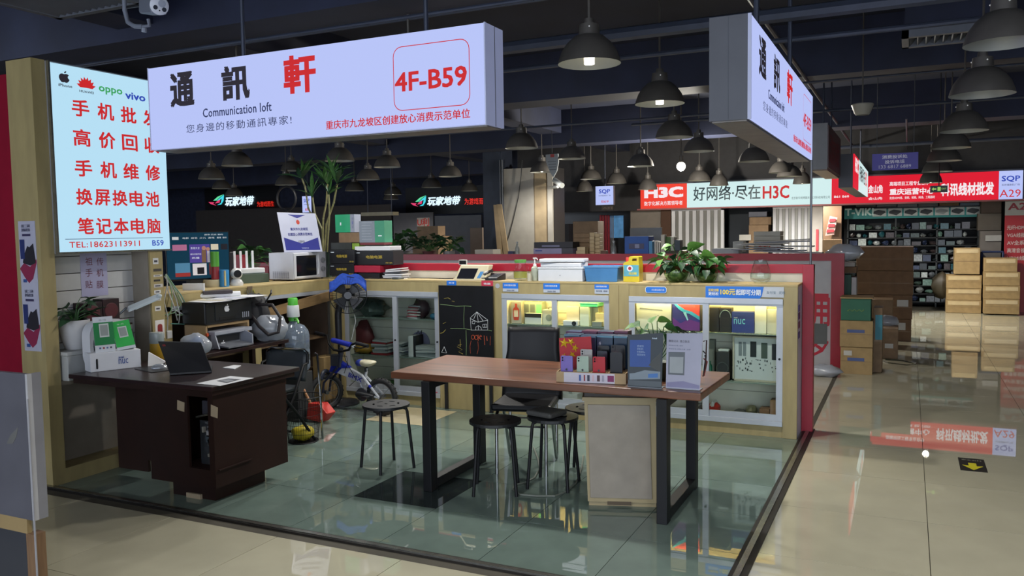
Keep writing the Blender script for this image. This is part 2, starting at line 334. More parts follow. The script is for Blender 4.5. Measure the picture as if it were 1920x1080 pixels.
# left service menu sign, facing the aisle
t = thing('service_menu_lightbox', 'tall lit menu sign with five rows of red characters on the booth wall', 'sign')
ya, yb, za, zb, xs = 3.655, 4.565, 1.55, 2.785, -5.05
part('case', B().box((-5.16, ya-.01, za-.01), (xs-.012, yb+.01, zb+.01)), plain('8d8f96', .4, .2), t); part('lit_panel', B().box((xs-.014, ya, za), (xs, yb, zb)), LITC, t)
part('edge_trim', B().box((xs-.02, ya-.012, za-.012), (xs+.003, ya, zb+.012)), METAL, t); part('edge_trim', B().box((xs-.02, ya, za-.012), (xs+.003, yb+.012, za)), METAL, t)
def onsign(px, py): return PX(px, py, xs+.002)
W_, H_ = yb-ya, zb-za
def ms(u, v): return Vector((xs+.0025, ya+u*W_, za+v*H_))
for s, v, uu in (('手机批发', .735, (.155, .37, .575, .785)), ('高价回收', .575, (.155, .37, .575, .785)), ('手机维修', .41, (.155, .37, .575, .785))):
    for ch, u in zip(s, uu): text(ch, ms(u, v), EY, EZ, .145*W_, .092*H_, REDV, t, bold=.022)
for s, v in (('换屏换电池', .25), ('笔记本电脑', .09)):
    for k, ch in enumerate(s): text(ch, ms(.155+.155*k, v+.005), EY, EZ, .135*W_, .09*H_, REDV, t, bold=.022)
print_rect(ms(.05, .068), EY, EZ, .88*W_, .0028*H_, NAVY, t, 'rule_line')
text('TEL:18623113911', ms(.08, .022), EY, EZ, .62*W_, .033*H_, REDV, t, bold=.01, space=1.06); text('B59', ms(.82, .022), EY, EZ, .115*W_, .033*H_, BLUV, t, bold=.015)
shape(APPLE, ms(.065, .905), EY, EZ, .085*W_, .062*H_, INK, t); text('iPhone', ms(.058, .882), EY, EZ, .11*W_, .016*H_, INK, t, bold=.01)
for k in range(8):
    a = radians(-75+150*k/7); c = Vector((.0, .0)); tip = (sin(a)*.5, cos(a)*.5); n_ = (cos(a)*.09, -sin(a)*.09)
    lp = [(0, 0), (tip[0]*.6+n_[0], tip[1]*.6+n_[1]), tip, (tip[0]*.6-n_[0], tip[1]*.6-n_[1])]
    vs = [ms(.285, .893)+EY*(p[0]*.15)+EZ*(p[1]*.15+.004) for p in lp]; part('petal', B().quad(*vs), REDV, t)
text('HUAWEI', ms(.225, .868), EY, EZ, .12*W_, .013*H_, INK, t, bold=.01); text('oppo', ms(.39, .878), EY, EZ, .21*W_, .042*H_, GRNV, t, bold=.02)
text('vivo', ms(.625, .872), EY, EZ, .19*W_, .042*H_, BLUV, t, bold=.025); print_rect(ms(.855, .87), EY, EZ, .075*W_, .04*H_, ORGV, t, 'logo'); text('mi', ms(.868, .877)+EX*.001, EY, EZ, .05*W_, .024*H_, WHV, t)
# ================================================================ left booth
TAN = mat('tan_laminate', 'a39468', .45, 0, .10, 14, stretch=(1, 1, .25)); TANL = mat('tan_board_edge', 'b4a070', .5, 0, .06); WSLAT = mat('white_slat_board', 'c9c9c8', .5, 0, .05); GREYI = mat('grey_brown_board', '8b8378', .6, 0, .08)  # inner recess boards: one even grey-brown tone
REDP = mat('red_partition_paint', 'a2142e', .4, 0, .08); DREDP = mat('dark_red_partition_paint', '8a1a2e', .4, 0, .08)
struct('wall_left_booth', B().box((-6.6, 3.56, 0), (-5.335, 3.62, 2.72)), mat('crimson_wall_paint', '86102a', .7, 0, .06, spec=.2))
t = thing('booth_frame', 'tan board booth frame with white slatted recess under the menu sign', 'booth')
part('front_post', B().box((-5.335, 3.55, 0), (-5.085, 3.645, 2.80)), TAN, t); part('side_post', B().box((-5.3, 4.385, 0), (-5.06, 4.50, 1.55)), TAN, t)
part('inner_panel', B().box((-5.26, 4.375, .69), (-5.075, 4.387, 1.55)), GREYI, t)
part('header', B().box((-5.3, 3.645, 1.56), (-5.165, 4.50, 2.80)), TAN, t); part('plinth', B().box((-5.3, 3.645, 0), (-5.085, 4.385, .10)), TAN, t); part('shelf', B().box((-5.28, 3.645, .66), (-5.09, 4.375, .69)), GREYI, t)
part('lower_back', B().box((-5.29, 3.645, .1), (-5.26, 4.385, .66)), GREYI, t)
zz = .69
while zz < 1.54:
    z2 = min(zz+.118, 1.54); part('slat', B().box((-5.29, 3.645, zz+.003), (-5.24, 4.376, z2-.003)), WSLAT, t); zz += .118
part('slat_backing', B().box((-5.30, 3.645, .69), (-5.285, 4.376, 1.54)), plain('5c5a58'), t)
for k, (z, hh, wd, c) in enumerate(((1.44, .045, .05, 'd8d8d8'), (1.385, .02, .075, '4a4542'), (1.345, .015, .08, 'd0cdc8'), (1.31, .015, .06, '3c3836'), (1.265, .025, .08, 'c8c4c0'), (1.22, .025, .06, 'e0dedc'), (1.165, .03, .06, 'cfccc8'), (1.09, .035, .055, 'd8d6d2'))):
    print_rect(Vector((-5.0585, 4.41, z)), EY, EZ, wd, hh, plain(c), t, 'sticker')
    if c.startswith(('d', 'c', 'e')): print_rect(Vector((-5.0575, 4.42, z+hh*.3)), EY, EZ, wd*.6, hh*.35, plain('4a4a52'), t, 'sticker_print')
print_rect(Vector((-5.0585, 4.405, .88)), EY, EZ, .085, .14, plain('e4e0dc'), t, 'sticker'); shape([rrect(.5, 1, .2)], Vector((-5.0575, 4.425, .90)), EY, EZ, .045, .09, plain('8c2c2c'), t, 'sticker_print')
pp = thing('paper_notice', 'lilac paper notice with brown characters taped to the white slats', 'paper'); X_ = -5.238; na, nb_ = PX(149, 470, X_), PX(203, 553, X_); zN = (nb_.z, 1.535)
part('sheet', B().box((X_, na.y, zN[0]), (X_+.001, nb_.y, zN[1])), mat('lilac_paper', 'b9b6d6', .7, 0, .04), pp)
BRN = plain('7a4350', .6)
for i, row in enumerate(('祖传', '手机', '贴膜')):
    for j, ch in enumerate(row): q = PX((160, 181)[j], (498, 519, 541)[i], X_); text(ch, Vector((X_+.0025, q.y, q.z)), EY, EZ, .056, .056, BRN, pp)
p2 = thing('product_poster', 'long narrow poster of black speakers on the tan post, beside the red wall', 'poster'); 
a = PY(34, 415, 3.548); c = PY(88, 660, 3.548); xL, xR, zt, zb2 = a.x, -5.125, a.z, c.z
part('sheet', B().box((xL, 3.546, zb2), (xR, 3.5495, zt)), mat('pale_poster', 'b4b4c6', .5, 0, .05), p2); pw = xR-xL; ph = (zt-zb2)/2
for k in range(2):
    zo = zb2+k*ph; q = lambda u, v: Vector((xL+u*pw, 3.5445, zo+v*ph)); DK = plain('26242c', .5); 
    for nm, lp, m in (('print', [(.0, .28), (.25, .36), (.6, .3), (1, .42), (1, .36), (.75, .12), (.5, .05), (.25, .14), (0, .26)], plain('8a2a4a')), ('print', [(.18, .36), (.62, .32), (.95, .36), (.95, .4), (.85, .66), (.62, .6), (.5, .62), (.3, .5), (.22, .42)], DK), ('print', [(.07, .42), (.32, .42), (.34, .72), (.05, .72)], plain('2a3468'))):
        b = B(); b.quad(*[q(*p)-EY*(.0004*(1 if m is DK else 2 if nm == 'print' and len(lp) == 4 else 0)) for p in lp]); part(nm, b, m, p2)
    for s, v in (('幻幻二三系列', .90), ('游戏标准音箱', .84)): text(s, q(.2, v), EX, EZ, .5*pw, .05*ph, plain('5a5a72'), p2, bold=.01)
    print_rect(q(.22, .77), EX, EZ, .5*pw, .035*ph, plain('3a3456'), p2); print_rect(q(.15, .06), EX, EZ, .22*pw, .05*ph, plain('34508c'), p2)
# ================================================================ table
TW = woodmat('red_brown_table_wood', '4e2e1e', '7e4e34', .32, 2.2, 0, .3, 5.); BLK = mat('black_powder_steel', '0d0e12', .5, 0, .1, 30, spec=.3); BLKP = mat('black_plastic', '18191e', .4, 0, .1)
t = thing('wooden_table', 'long red-brown wooden table with black square steel legs', 'table')
xa, xb, yf, ybk = -3.02, -1.005, 4.385+.04, 5.19
tp = [PZ(732, 697, .75), PZ(1314, 738, .75), PZ(1369, 698, .75), PZ(837, 665, .75)]
bt = B().prism([Vector((p.x, p.y, .706)) for p in tp], (0, 0, .044)); part('table_top', bt, TW, t, bev=.006)
yA, yB = 4.47, 5.15
for xx in (-2.735, -1.215):
    part('leg', B().box((xx-.03, yA-.04, 0.), (xx+.03, yA+.04, .706)), BLK, t, bev=.003); part('leg', B().box((xx-.03, yB-.04, .0), (xx+.03, yB+.04, .706)), BLK, t, bev=.003)
    part('foot_rail', B().box((xx-.03, yA+.04, .012), (xx+.03, yB-.04, .07)), BLK, t, bev=.003); part('top_rail', B().box((xx-.03, yA+.04, .66), (xx+.03, yB-.04, .706)), BLK, t)
# ================================================================ pendant lamps
PSH = mat('dark_lamp_shade', '585450', .5, .2, .1); PIN = mat('aluminium_reflector', 'aaadaa', .35, .3, .05); BULB = glow('fff6dc', 6.); BULBD = plain('a8a8a0'); BOLT = mat('bolt_glint', 'e0e0e0', .2, .6, 0, emit=.25, ecol='ffffff')  # bolts get a slight emission as a painted glint
def pendant_proto(lit, label):
    t = thing('pendant_lamp', label, 'lamp', 'dome pendant lamps of the hall', loc=(0, 0, 0))
    prof = [(.21, 0), (.205, .03), (.185, .085), (.15, .135), (.10, .18), (.07, .19)]
    part('shade', B().lathe([(.212, 0)]+prof[1:]+[(.001, .192)], n=28, caps=False), PSH, t, smooth=True)
    part('reflector', B().lathe([(.212, 0), (.20, .03), (.18, .083), (.145, .132), (.095, .176), (.001, .18)], n=28, caps=False), PIN, t, smooth=True)
    part('neck', B().lathe([(.072, .185), (.066, .26), (.035, .262), (.03, .30), (.001, .302)], n=16, caps=False), PSH, t, smooth=True)
    for k in range(3):
        a = 2*pi*k/3-1.2; part('bolt', B().ball((.069*cos(a), .069*sin(a), .235), .006, 6), BOLT, t)
    if lit == 1:
        part('bulb', B().lathe([(.001, -.005), (.035, -.002), (.036, .07), (.025, .09), (.001, .1)], n=14, caps=False), BULB, t, smooth=True)
    elif lit == 2: part('bulb', B().ball((0, 0, .03), .03, 10), glow('fff6dc', 2.5), t)
    else: part('bulb', B().ball((0, 0, .09), .028, 8), BULBD, t)
    part('rod', B().cyl((0, 0, .30), (0, 0, 1.3), .009, n=6), PSH, t); return t
PEND = [  # pixel of the rim centre, rim width in pixels, lit, label
 (1105, 120, 118, 1, 'lit dome pendant lamp hanging nearest between the two big shop signs'),
 (1237, 195, 92, 1, 'lit dome pendant lamp just below and behind the nearest lit pendant'),
 (1880, 82, 134, 0, 'largest dome pendant of the aisle row, cut by the picture edge'),
 (1841, 178, 112, 0, 'second dome pendant of the row down the aisle'),
 (1807, 246, 83, 0, 'third dome pendant of the row down the aisle'),
 (1783, 278, 68, 0, 'fourth dome pendant of the row down the aisle'),
 (1770, 302, 60, 0, 'fifth dome pendant of the row down the aisle'),
 (1757, 322, 52, 0, 'sixth dome pendant of the row down the aisle'),
 (1745, 343, 40, 2, 'small lit last pendant of the aisle row, over the green exit sign'),
 (1264, 258, 70, 0, 'unlit dome pendant directly below the second lit pendant'),
 (1310, 284, 57, 0, 'unlit dome pendant beside the bare bright bulb'),
 (978, 278, 62, 0, 'unlit dome pendant hanging under the lit end of the main sign'),
 (1072, 298, 52, 0, 'unlit dome pendant above the far white curved sign'),
 (1201, 312, 50, 0, 'unlit dome pendant above the red end of the far white sign'),
 (1016, 323, 45, 2, 'small lit pendant before the boarded white pillar'),
 (1108, 336, 40, 0, 'small pendant to one side of the boarded pillar, above the small square lightbox'),
 (1156, 344, 37, 0, 'small pendant just above the edge of the small square lightbox'),
 (1096, 359, 32, 0, 'smallest pendant beside the small square lightbox'),
 (1311, 338.7, 42, 0, 'pendant hanging below the bare bright bulb'),
 (1214.6, 355.5, 36, 0, 'pendant overlapping the red end of the far white sign'),
 (1413.5, 303, 57, 0, 'pendant half hidden under the steep aisle sign'),
 (1465, 324, 46, 0, 'pendant before the top edge of the far white sign, near the pole'),
 (1480, 331, 46, 0, 'pendant partly behind another near the thin pole'),
 (1504, 344.7, 34, 2, 'small lit pendant touching the thin pole, before the far white sign'),
 (1348, 348, 35, 0, 'pendant over the middle of the far white sign'),
 (445, 311, 57, 0, 'largest pendant between the menu sign and the bamboo'),
 (396.7, 335.6, 48, 0, 'pendant beside the menu sign, lower than its larger neighbour'),
 (415.6, 353.8, 35, 0, 'small pendant just above the first glowing game logo'),
 (439, 367, 33, 0, 'smallest pendant over the first glowing game logo'),
 (637, 302, 55, 0, 'pendant just behind the tips of the bamboo leaves'),
 (546.7, 320, 40, 0, 'pendant beside the topmost drooping bamboo leaf'),
 (536.7, 347, 41, 0, 'pendant above the round black ring behind the notice board'),
 (726, 313.5, 50, 0, 'largest pendant between the bamboo and the navy column'),
 (690, 337, 44, 0, 'pendant just beside the bamboo leaf tips, lower than its larger neighbour'),
 (665, 357.7, 36, 0, 'small dim pendant low beside the bamboo stems'),
 (736.7, 365, 33, 2, 'small lit pendant above the green and grey boxes'),
 (733, 374, 29, 0, 'smallest pendant right below a small lit one'),
 (844.5, 331, 44, 0, 'pendant high above the second glowing game logo'),
 (809, 351.5, 38, 0, 'pendant directly above the second glowing game logo'),
 (880, 358, 32, 0, 'pendant close to the navy column'),
]
PROT = {}
def put_lamp(loc, lit, lb):
    if lit not in PROT:
        PROT[lit] = pendant_proto(lit, lb); PROT[lit].location = loc; o = PROT[lit]
    else: o = copy_tree(PROT[lit], loc, 0, lb)
    return o
for (x, y, wd, lit, lb) in PEND:
    p = CAM+_ray(x, y)*(FPX*.424/wd); sc_ = 1.
    if p.x > -8.5 and p.y > 16.0: sc_ = 16.0/p.y; p = CAM+(p-CAM)*sc_
    put_lamp(p, lit, lb).scale = (sc_, sc_, sc_ if sc_ == 1 else 1.1)
    if lit == 2: lamp('bulb_light', p-Vector((0, 0, .02)), {1016: 110, 1504: 460, 1745: 170}.get(x, 240), .05, (1, .96, .88), 'SPOT')
    if lit == 1 and wd > 60: lamp('bulb_light', p-Vector((0, 0, .02)), 150, .05, (1, .96, .88), 'SPOT')
for k, (x, y) in enumerate(((-1.7, 1.1), (.1, 1.7), (1.7, 2.8), (-.9, -1.0), (1.2, -.4), (4.6, 6.5), (4.6, 11.5))):  # unseen pendants added to bring up the light on the shop
    put_lamp(Vector((x, y, 2.75)), 1, '%s added lit dome pendant, unseen out of frame, brightening the shop' % ('first', 'second', 'third', 'fourth', 'fifth', 'sixth', 'seventh')[k]); lamp('bulb_light', (x, y, 2.72), 100, .12, (1, .96, .89), 'SPOT', 136)
for k, (x, y, z, lb) in enumerate(((-3.35, 5.3, 2.78, 'added lit dome pendant, unseen behind the big front sign, brightening the bicycle side'), (-4.35, 7.6, 2.86, 'added lit dome pendant, unseen behind the big front sign, brightening the back partition'), (-5.3, 5.6, 2.80, 'added lit dome pendant, unseen behind the big front sign, brightening the side counter'))):  # pendants added out of sight behind the sign to lift the dim interior
    put_lamp(Vector((x, y, z)), 1, lb); lamp('bulb_light', (x, y, z-.02), (75, 230, 65)[k], .06, (1, .97, .92), 'SPOT')
# bare bulb
p = PY(1277, 312, 13.5); t = thing('bare_bulb', 'bare glowing bulb hanging before the far white sign', 'lamp'); part('bulb', B().ball(p, .075, 14), glow('fffbe8', 4.), t, smooth=True)
lamp('bulb_light', p-EZ*.10, 420, .06); part('socket', B().cyl(p+EZ*.06, p+EZ*.17, .035, n=10), PSH, t); part('rod', B().cyl(p+EZ*.17, Vector((p.x, p.y, 3.76)), .012, n=6), PSH, t); 
# ================================================================ partitions
CY = 6.66
WHB = mat('white_board', 'cfcbbd', .5, 0, .05); ALU = mat('white_aluminium', 'b9bfc8', .35, .4, .04); WGLS = glassmat('clear_pane', 'eef6f2', .0, tint=.02)
t = thing('shop_partition', 'low red framed partition closing the back of the shop', 'partition')
part('end_post', B().box((-.755, 6.94, 0), (-.67, 7.03, 1.345)), REDP, t, bev=.003); part('panel', B().box((-6.6, 6.965, 0), (-.755, 7.0, 1.275)), WHB, t); part('top_rail', B().box((-6.6, 6.95, 1.275), (-.67, 7.02, 1.345)), REDP, t, bev=.003)
t = thing('far_partition', 'dark red framed grey partition behind the shop, beside the cartons', 'partition')
GRP = mat('grey_panel', '9c9ca2', .5, 0, .05); yq = 10.25
part('panel', B().box((-7.8, yq+.02, 0), (-.80, yq+.05, 1.25)), GRP, t); part('top_rail', B().box((-7.8, yq, 1.25), (-.66, yq+.07, 1.335)), DREDP, t); part('end_post', B().box((-.80, yq, 0), (-.66, yq+.07, 1.25)), DREDP, t)
part('counter_board', B().box((-7.8, yq+.07, 1.15), (-.7, yq+.75, 1.19)), WHB, t)
for s, x, y, hh, m in (('用', 1528, 612, .34, REDP), ('夕', 1526, 668, .22, REDP), ('一', 1526, 560, .06, REDP)):
    p = PY(x, y, yq); text(s, Vector((p.x-.04, yq+.018, p.z)), EX, EZ, .2, hh, m, t, bold=.03)
p = PY(1530, 645, yq); part('print', B().box((p.x-.06, yq+.016, p.z), (p.x+.12, yq+.02, p.z+.24)), plain('4a4e50'), t)
# ================================================================ display cabinets
t = thing('worktop', 'tan laminate worktop running over the glass cabinets and the side counter', 'worktop')
part('back_run', B().box((-5.95, 6.655, 1.185), (-.755, 6.965, 1.203)), TANL, t, bev=.003); part('side_run', B().box((-5.95, 4.50, 1.185), (-5.2, 6.655, 1.203)), TANL, t, bev=.003)
LEDY = glow('ffe08a', 65.)
INW = mat('cabinet_white_lining', 'dcd8cc', .6, 0, .04)
def cabinet(label, x0, x1, xm, shelves, led, glass=WGLS, fasc=1.09):
    t = thing('display_cabinet', label, 'cabinet'); zb = .10
    part('plinth', B().box((x0, CY+.012, 0), (x1, 6.96, zb)), TAN, t); part('fascia', B().box((x0, CY, fasc), (x1, CY+.02, 1.185)), TAN, t)
    part('back_panel', B().box((x0+.01, 6.935, zb), (x1-.01, 6.96, 1.184)), INW, t); part('side_panel', B().box((x0, CY+.03, zb), (x0+.018, 6.935, 1.184)), INW, t); part('side_panel', B().box((x1-.018, CY+.03, zb), (x1, 6.935, 1.184)), INW, t)
    part('bottom_board', B().box((x0+.018, CY+.03, zb), (x1-.018, 6.935, zb+.015)), INW, t); part('top_track', B().box((x0, CY-.012, fasc-.045), (x1, CY+.03, fasc)), ALU, t, bev=.002); part('bottom_track', B().box((x0, CY-.012, zb-.01), (x1, CY+.03, zb+.03)), ALU, t, bev=.002)
    for zs in shelves: part('shelf', B().box((x0+.018, CY+.06, zs-.008), (x1-.018, 6.935, zs)), mat('glass_shelf_edge', '7f8f88', .15, 0, .02), t)
    for k in range(1, 5): part('back_groove', B().box((x0+.018, 6.932, zb+k*.2), (x1-.018, 6.9355, zb+k*.2+.005)), plain('9a968a'), t)
    for (a, c, yo) in ((x0, xm+.025, .0), (xm-.025, x1, .014)):
        d = thing('sliding_door', '', '') if False else part('door', B().box((a, CY-.006+yo, zb+.03), (a+.05, CY+.004+yo, fasc-.045)).box((c-.05, CY-.006+yo, zb+.03), (c, CY+.004+yo, fasc-.045)).box((a+.05, CY-.006+yo, zb+.03), (c-.05, CY+.004+yo, zb+.08)).box((a+.05, CY-.006+yo, fasc-.06), (c-.05, CY+.004+yo, fasc-.045)), ALU, t)
        part('pane', B().quad((a+.05, CY+yo, zb+.08), (c-.05, CY+yo, zb+.08), (c-.05, CY+yo, fasc-.06), (a+.05, CY+yo, fasc-.06)), glass, d); part('lock', B().cyl((c-.025, CY-.014+yo, .62), (c-.025, CY-.006+yo, .62), .009, n=10), plain('22242a', .3, .5), d)
    if led: part('led_strip', B().box((x0+.04, CY+.05, fasc-.012), (x1-.04, CY+.075, fasc-.003)), LEDY, t)
    return t
zS = lambda x, y: PY(x, y, CY+.1).z
CL = cabinet('glass cabinet with paper stacks between the fan and the chalkboard', -5.02, -3.945, -4.43, (zS(735, 596), zS(735, 667)), False, glassmat('tinted_pane', 'd2dad6', .0, tint=.03))
CM = cabinet('lit glass cabinet with camera boxes behind the black chair', -3.285, -2.275, -2.775, (zS(1045, 609), zS(1045, 690)), True)
CRr = cabinet('lit glass cabinet with phone boxes at the end of the counter', -2.10, -.865, -1.46, (zS(1330, 622), zS(1330, 711)), True)
for nm, a, c in (('corner', -5.2, -5.02), ('chalkboard', -3.945, -3.285), ('middle', -2.275, -2.10), ('end', -.865, -.757)):
    t = thing('laminate_post', {'corner': 'tan laminate post in the corner behind the black fan', 'chalkboard': 'wide tan laminate panel behind the chalkboard', 'middle': 'tan laminate strip between the two lit cabinets', 'end': 'tan laminate end post of the counter with white side'}[nm], 'panel')
    part('face', B().box((a, CY-.004, 0), (c, CY+.02, 1.185)), TAN, t, bev=.002); part('core', B().box((a+.01, CY+.02, 0), (c-.002, 6.955, 1.184)), mat('white_side_board', 'c6c2cf', .5, 0, .04), t)
    if nm == 'middle': part('seam', B().box((a+.085, CY-.006, 0), (a+.088, CY-.004, 1.18)), plain('7a6840'), t)
    if nm == 'end':
        for k, (z, c2) in enumerate(((.99, '6a60a0'), (.93, '5a2a6a'), (.86, '7a3a5a'), (.78, '4a3a7a'))): part('side_print', B().box((-.7575, 6.70, z), (-.7545, 6.80, z+.05)), plain(c2), t)
# stickers on the fascias
def sticker(px0, px1, yt, yb, mid, label, colr, lines):
    t = thing('payment_sticker', label, 'sticker', 'payment stickers on the counter fascia'); a = PY(px0, yt, CY-.004); c = PY(px1, yb, CY-.004); y = CY-.0075; w_ = c.x-a.x; h_ = a.z-c.z; zm = c.z+h_*mid
    part('card', B().box((a.x, y, c.z), (c.x, y+.0015, a.z)), plain('b9c2d0'), t); part('colour_field', B().box((a.x, y-.0012, zm), (c.x, y, a.z)), colr, t)
    for s, u, v, wu, hv, m in lines: text(s, Vector((a.x+u*w_, y-.0022, c.z+v*h_)), EX, EZ, wu*w_, hv*h_, m, t, bold=.01)
SBL = mat('sticker_blue', '1f74d8', .4, 0, .03); PW = plain('e4ecf4', .5); PD = plain('46506a'); YEL = plain('f0d860')
sticker(943, 972, 530, 547, .36, 'small blue payment sticker at the chalkboard end of the first lit cabinet', SBL, (('扫码付款有优惠', .1, .62, .75, .2, PW), ('支付宝  花呗', .25, .08, .5, .14, PD)))
sticker(1019, 1050, 531, 549, .36, 'small blue payment sticker over the middle of the first lit cabinet', SBL, (('扫码付款有优惠', .1, .62, .75, .2, PW), ('支付宝  花呗', .25, .08, .5, .14, PD)))
sticker(1115, 1142, 533, 551, .5, 'small blue payment sticker next to the strip between the lit cabinets', SBL, (('扫码付款有优惠', .1, .68, .75, .18, PW), ('支付宝  花呗', .1, .2, .8, .18, PD)))
sticker(838, 856, 526, 536, .1, 'tiny blue sticker above the chalkboard', SBL, (('支付', .2, .4, .6, .3, PW),)); sticker(903, 925, 526, 539, .1, 'tiny red sticker above the chalkboard', mat('sticker_red', 'c23048', .4, 0, .03), (('收款', .2, .4, .6, .3, PW),))
sticker(1323, 1470, 536, 558, -.001, 'long blue instalment banner over the end cabinet', plain('c0c6ce'), ())
t = thing('instalment_lettering', 'blue printed field with yellow and white characters on the long banner', 'banner'); a = PY(1323, 536, CY-.009); y = CY-.0100; c = PY(1432, 560, CY-.009)
part('field', B().prism([(a.x, y, c.z), (c.x-.03, y, c.z), (c.x-.015, y, c.z+.02), (c.x, y, a.z-.002), (a.x, y, a.z-.002)], (0, .0006, 0)), SBL, t); h_ = a.z-c.z; w_ = c.x-a.x
text('100元', Vector((a.x+.26*w_, y-.0012, c.z+.25*h_)), EX, EZ, .26*w_, .5*h_, YEL, t, bold=.03); text('起即可分期', Vector((a.x+.53*w_, y-.0012, c.z+.25*h_)), EX, EZ, .42*w_, .5*h_, PW, t, bold=.03)
text('花呗分期', Vector((a.x+.05*w_, y-.0012, c.z+.52*h_)), EX, EZ, .18*w_, .25*h_, YEL, t, bold=.02); text('更轻松', Vector((a.x+.05*w_, y-.0012, c.z+.2*h_)), EX, EZ, .18*w_, .28*h_, PW, t, bold=.02)
text('支付宝   花呗', Vector((c.x+.02, y+.0002, c.z+.4*h_)), EX, EZ, .14, .022, plain('4a6a80'), t)
t = thing('oval_sticker', 'rounded blue sticker with a white border on the tan fascia', 'sticker'); a = PY(1210, 537, CY-.004); c = PY(1250, 550, CY-.004); w_ = c.x-a.x; h_ = a.z-c.z
for k, (pad, m) in enumerate(((0, PW), (.004, SBL))):
    vs, fs = shape_mesh([rrect(w_-2*pad, h_-2*pad, .02-pad)]); b = B(); b.add(*lay(vs, fs, Vector((a.x+pad, CY-.006-.0015*k, c.z+pad)), EX, EZ, w_-2*pad, h_-2*pad)); part('card' if k == 0 else 'colour_field', b, m, t)
text('扫码收钱', Vector((a.x+.3*w_, CY-.0095, c.z+.35*h_)), EX, EZ, .6*w_, .3*h_, PW, t)
t = thing('round_sticker', 'round pale sticker beside the chalkboard top corner', 'sticker'); p = PY(933, 536, CY-.005); part('disc', B().cyl(p, p-EY*.002, .022, n=20), plain('a9adb6'), t)
# chalkboard
t = thing('chalkboard', 'black chalkboard with a chalk house drawing standing before the tan panel', 'board'); a = PY(822, 535, CY-.05); c = PY(926, 700, CY-.05); y = CY-.05
zb = .42; part('board', B().box((a.x, y, zb), (c.x, y+.018, a.z)), mat('black_chalk_surface', '0e0f13', .5, 0, .35, 6., spec=.25), t); CHK = plain('c8ccd0', .9); W_ = c.x-a.x
part('easel_leg', B().box((a.x+.03, y+.02, 0), (a.x+.06, y+.04, zb+.1)), BLKP, t); part('easel_leg', B().box((c.x-.06, y+.02, 0), (c.x-.03, y+.04, zb+.1)), BLKP, t)
def chalk(pts, m=CHK, r=.0022):
    P = [PY(x, y_, y-.002) for x, y_ in pts]; part('chalk_line', B().tube([Vector((q.x, y-.0015, q.z)) for q in P], r, 5), m, t)
Z = lambda l: [(800+u/3.6, 500+v/3.6) for u, v in l]
chalk(Z([(295, 345), (338, 305), (412, 360), (412, 428), (300, 428), (295, 345)])); chalk(Z([(295, 350), (345, 375), (410, 362)])); chalk(Z([(338, 305), (318, 352)])); chalk(Z([(338, 305), (348, 372)])); chalk(Z([(338, 305), (380, 365)]))
chalk(Z([(330, 428), (332, 408), (348, 398), (366, 410), (370, 428)])); chalk(Z([(348, 400), (350, 427)])); chalk(Z([(378, 390), (404, 388), (406, 410), (380, 410), (378, 390)])); chalk(Z([(391, 389), (393, 410)])); chalk(Z([(306, 368), (328, 368), (322, 386), (308, 384), (306, 368)]))
chalk(Z([(118, 540), (101, 578), (135, 583), (118, 540)])); GR = plain('7f9a6a', .9); OR = plain('c0583a', .9); YE = plain('b8a850', .9)
chalk(Z([(92, 255), (150, 260), (200, 268), (255, 265), (300, 268)]), GR); chalk(Z([(254, 266), (250, 340), (252, 415)]), GR, .0015); chalk(Z([(160, 418), (260, 420), (300, 427)]), GR); chalk(Z([(265, 428), (268, 520), (266, 598)]), GR); chalk(Z([(412, 428), (440, 434)]), GR)
chalk(Z([(128, 425), (110, 445), (92, 450)]), YE); chalk(Z([(225, 490), (228, 540), (210, 530), (235, 525)]), YE, .0015); chalk(Z([(205, 540), (240, 560), (215, 575), (245, 590)]), YE, .0014); chalk(Z([(118, 215), (145, 210), (160, 220)]), YE, .0015); chalk(Z([(170, 232), (188, 236)]), YE, .0015); chalk(Z([(110, 385), (130, 375)]), YE, .0013)
for cx, cy in ((312, 476), (335, 478)): chalk([(800+(cx+11*cos(a_))/3.6, 500+(cy+15*sin(a_))/3.6) for a_ in [i*2*pi/10 for i in range(11)]], OR, .002)
chalk(Z([(347, 460), (348, 500)]), OR); chalk(Z([(352, 478), (372, 470), (362, 462), (352, 480), (368, 492)]), OR); chalk(Z([(388, 465), (392, 528)]), OR); chalk(Z([(405, 470), (408, 500)]), OR); chalk(Z([(430, 470), (428, 530)]), OR, .0014); chalk(Z([(300, 500), (292, 540), (296, 585)]), OR, .0014); chalk(Z([(345, 505), (350, 550), (340, 590)]), OR, .0014)
# ================================================================ side counter (runs into depth)
t = thing('side_counter', 'tan side counter with white trim behind the printers', 'counter')
part('fascia', B().box((-5.22, 4.50, 1.095), (-5.2, 6.655, 1.185)), TAN, t); part('trim_strip', B().box((-5.215, 4.50, 1.06), (-5.19, 6.655, 1.094)), ALU, t)
for yy in (5.50, 4.52): part('support_post', B().box((-5.26, yy, 0), (-5.19, yy+.16, 1.094)), TAN, t)
part('back_panel', B().box((-5.95, 4.50, 0), (-5.9, 6.655, 1.184)), mat('brown_storage_back', '5a4a3e', .7, 0, .15), t)
part('end_panel', B().box((-5.9, 6.62, 0), (-5.22, 6.645, 1.184)), MATS['brown_storage_back'], t)
for zz in (.62, .3): part('shelf_board', B().box((-5.9, 4.7, zz), (-5.24, 6.61, zz+.02)), mat('brown_shelf', '6e5840', .6, 0, .1), t)
p0_, p1_ = Vector((-5.24, 5.75, .93)), Vector((-5.14, 6.62, 1.04))
part('brace_plank', B().slab((p0_+p1_)/2, (p1_-p0_)/2, (.012, 0, 0), (0, -.005, .045)), woodmat('raw_plank', '7a6040', '957850', .6, 3, 1, 0), t)
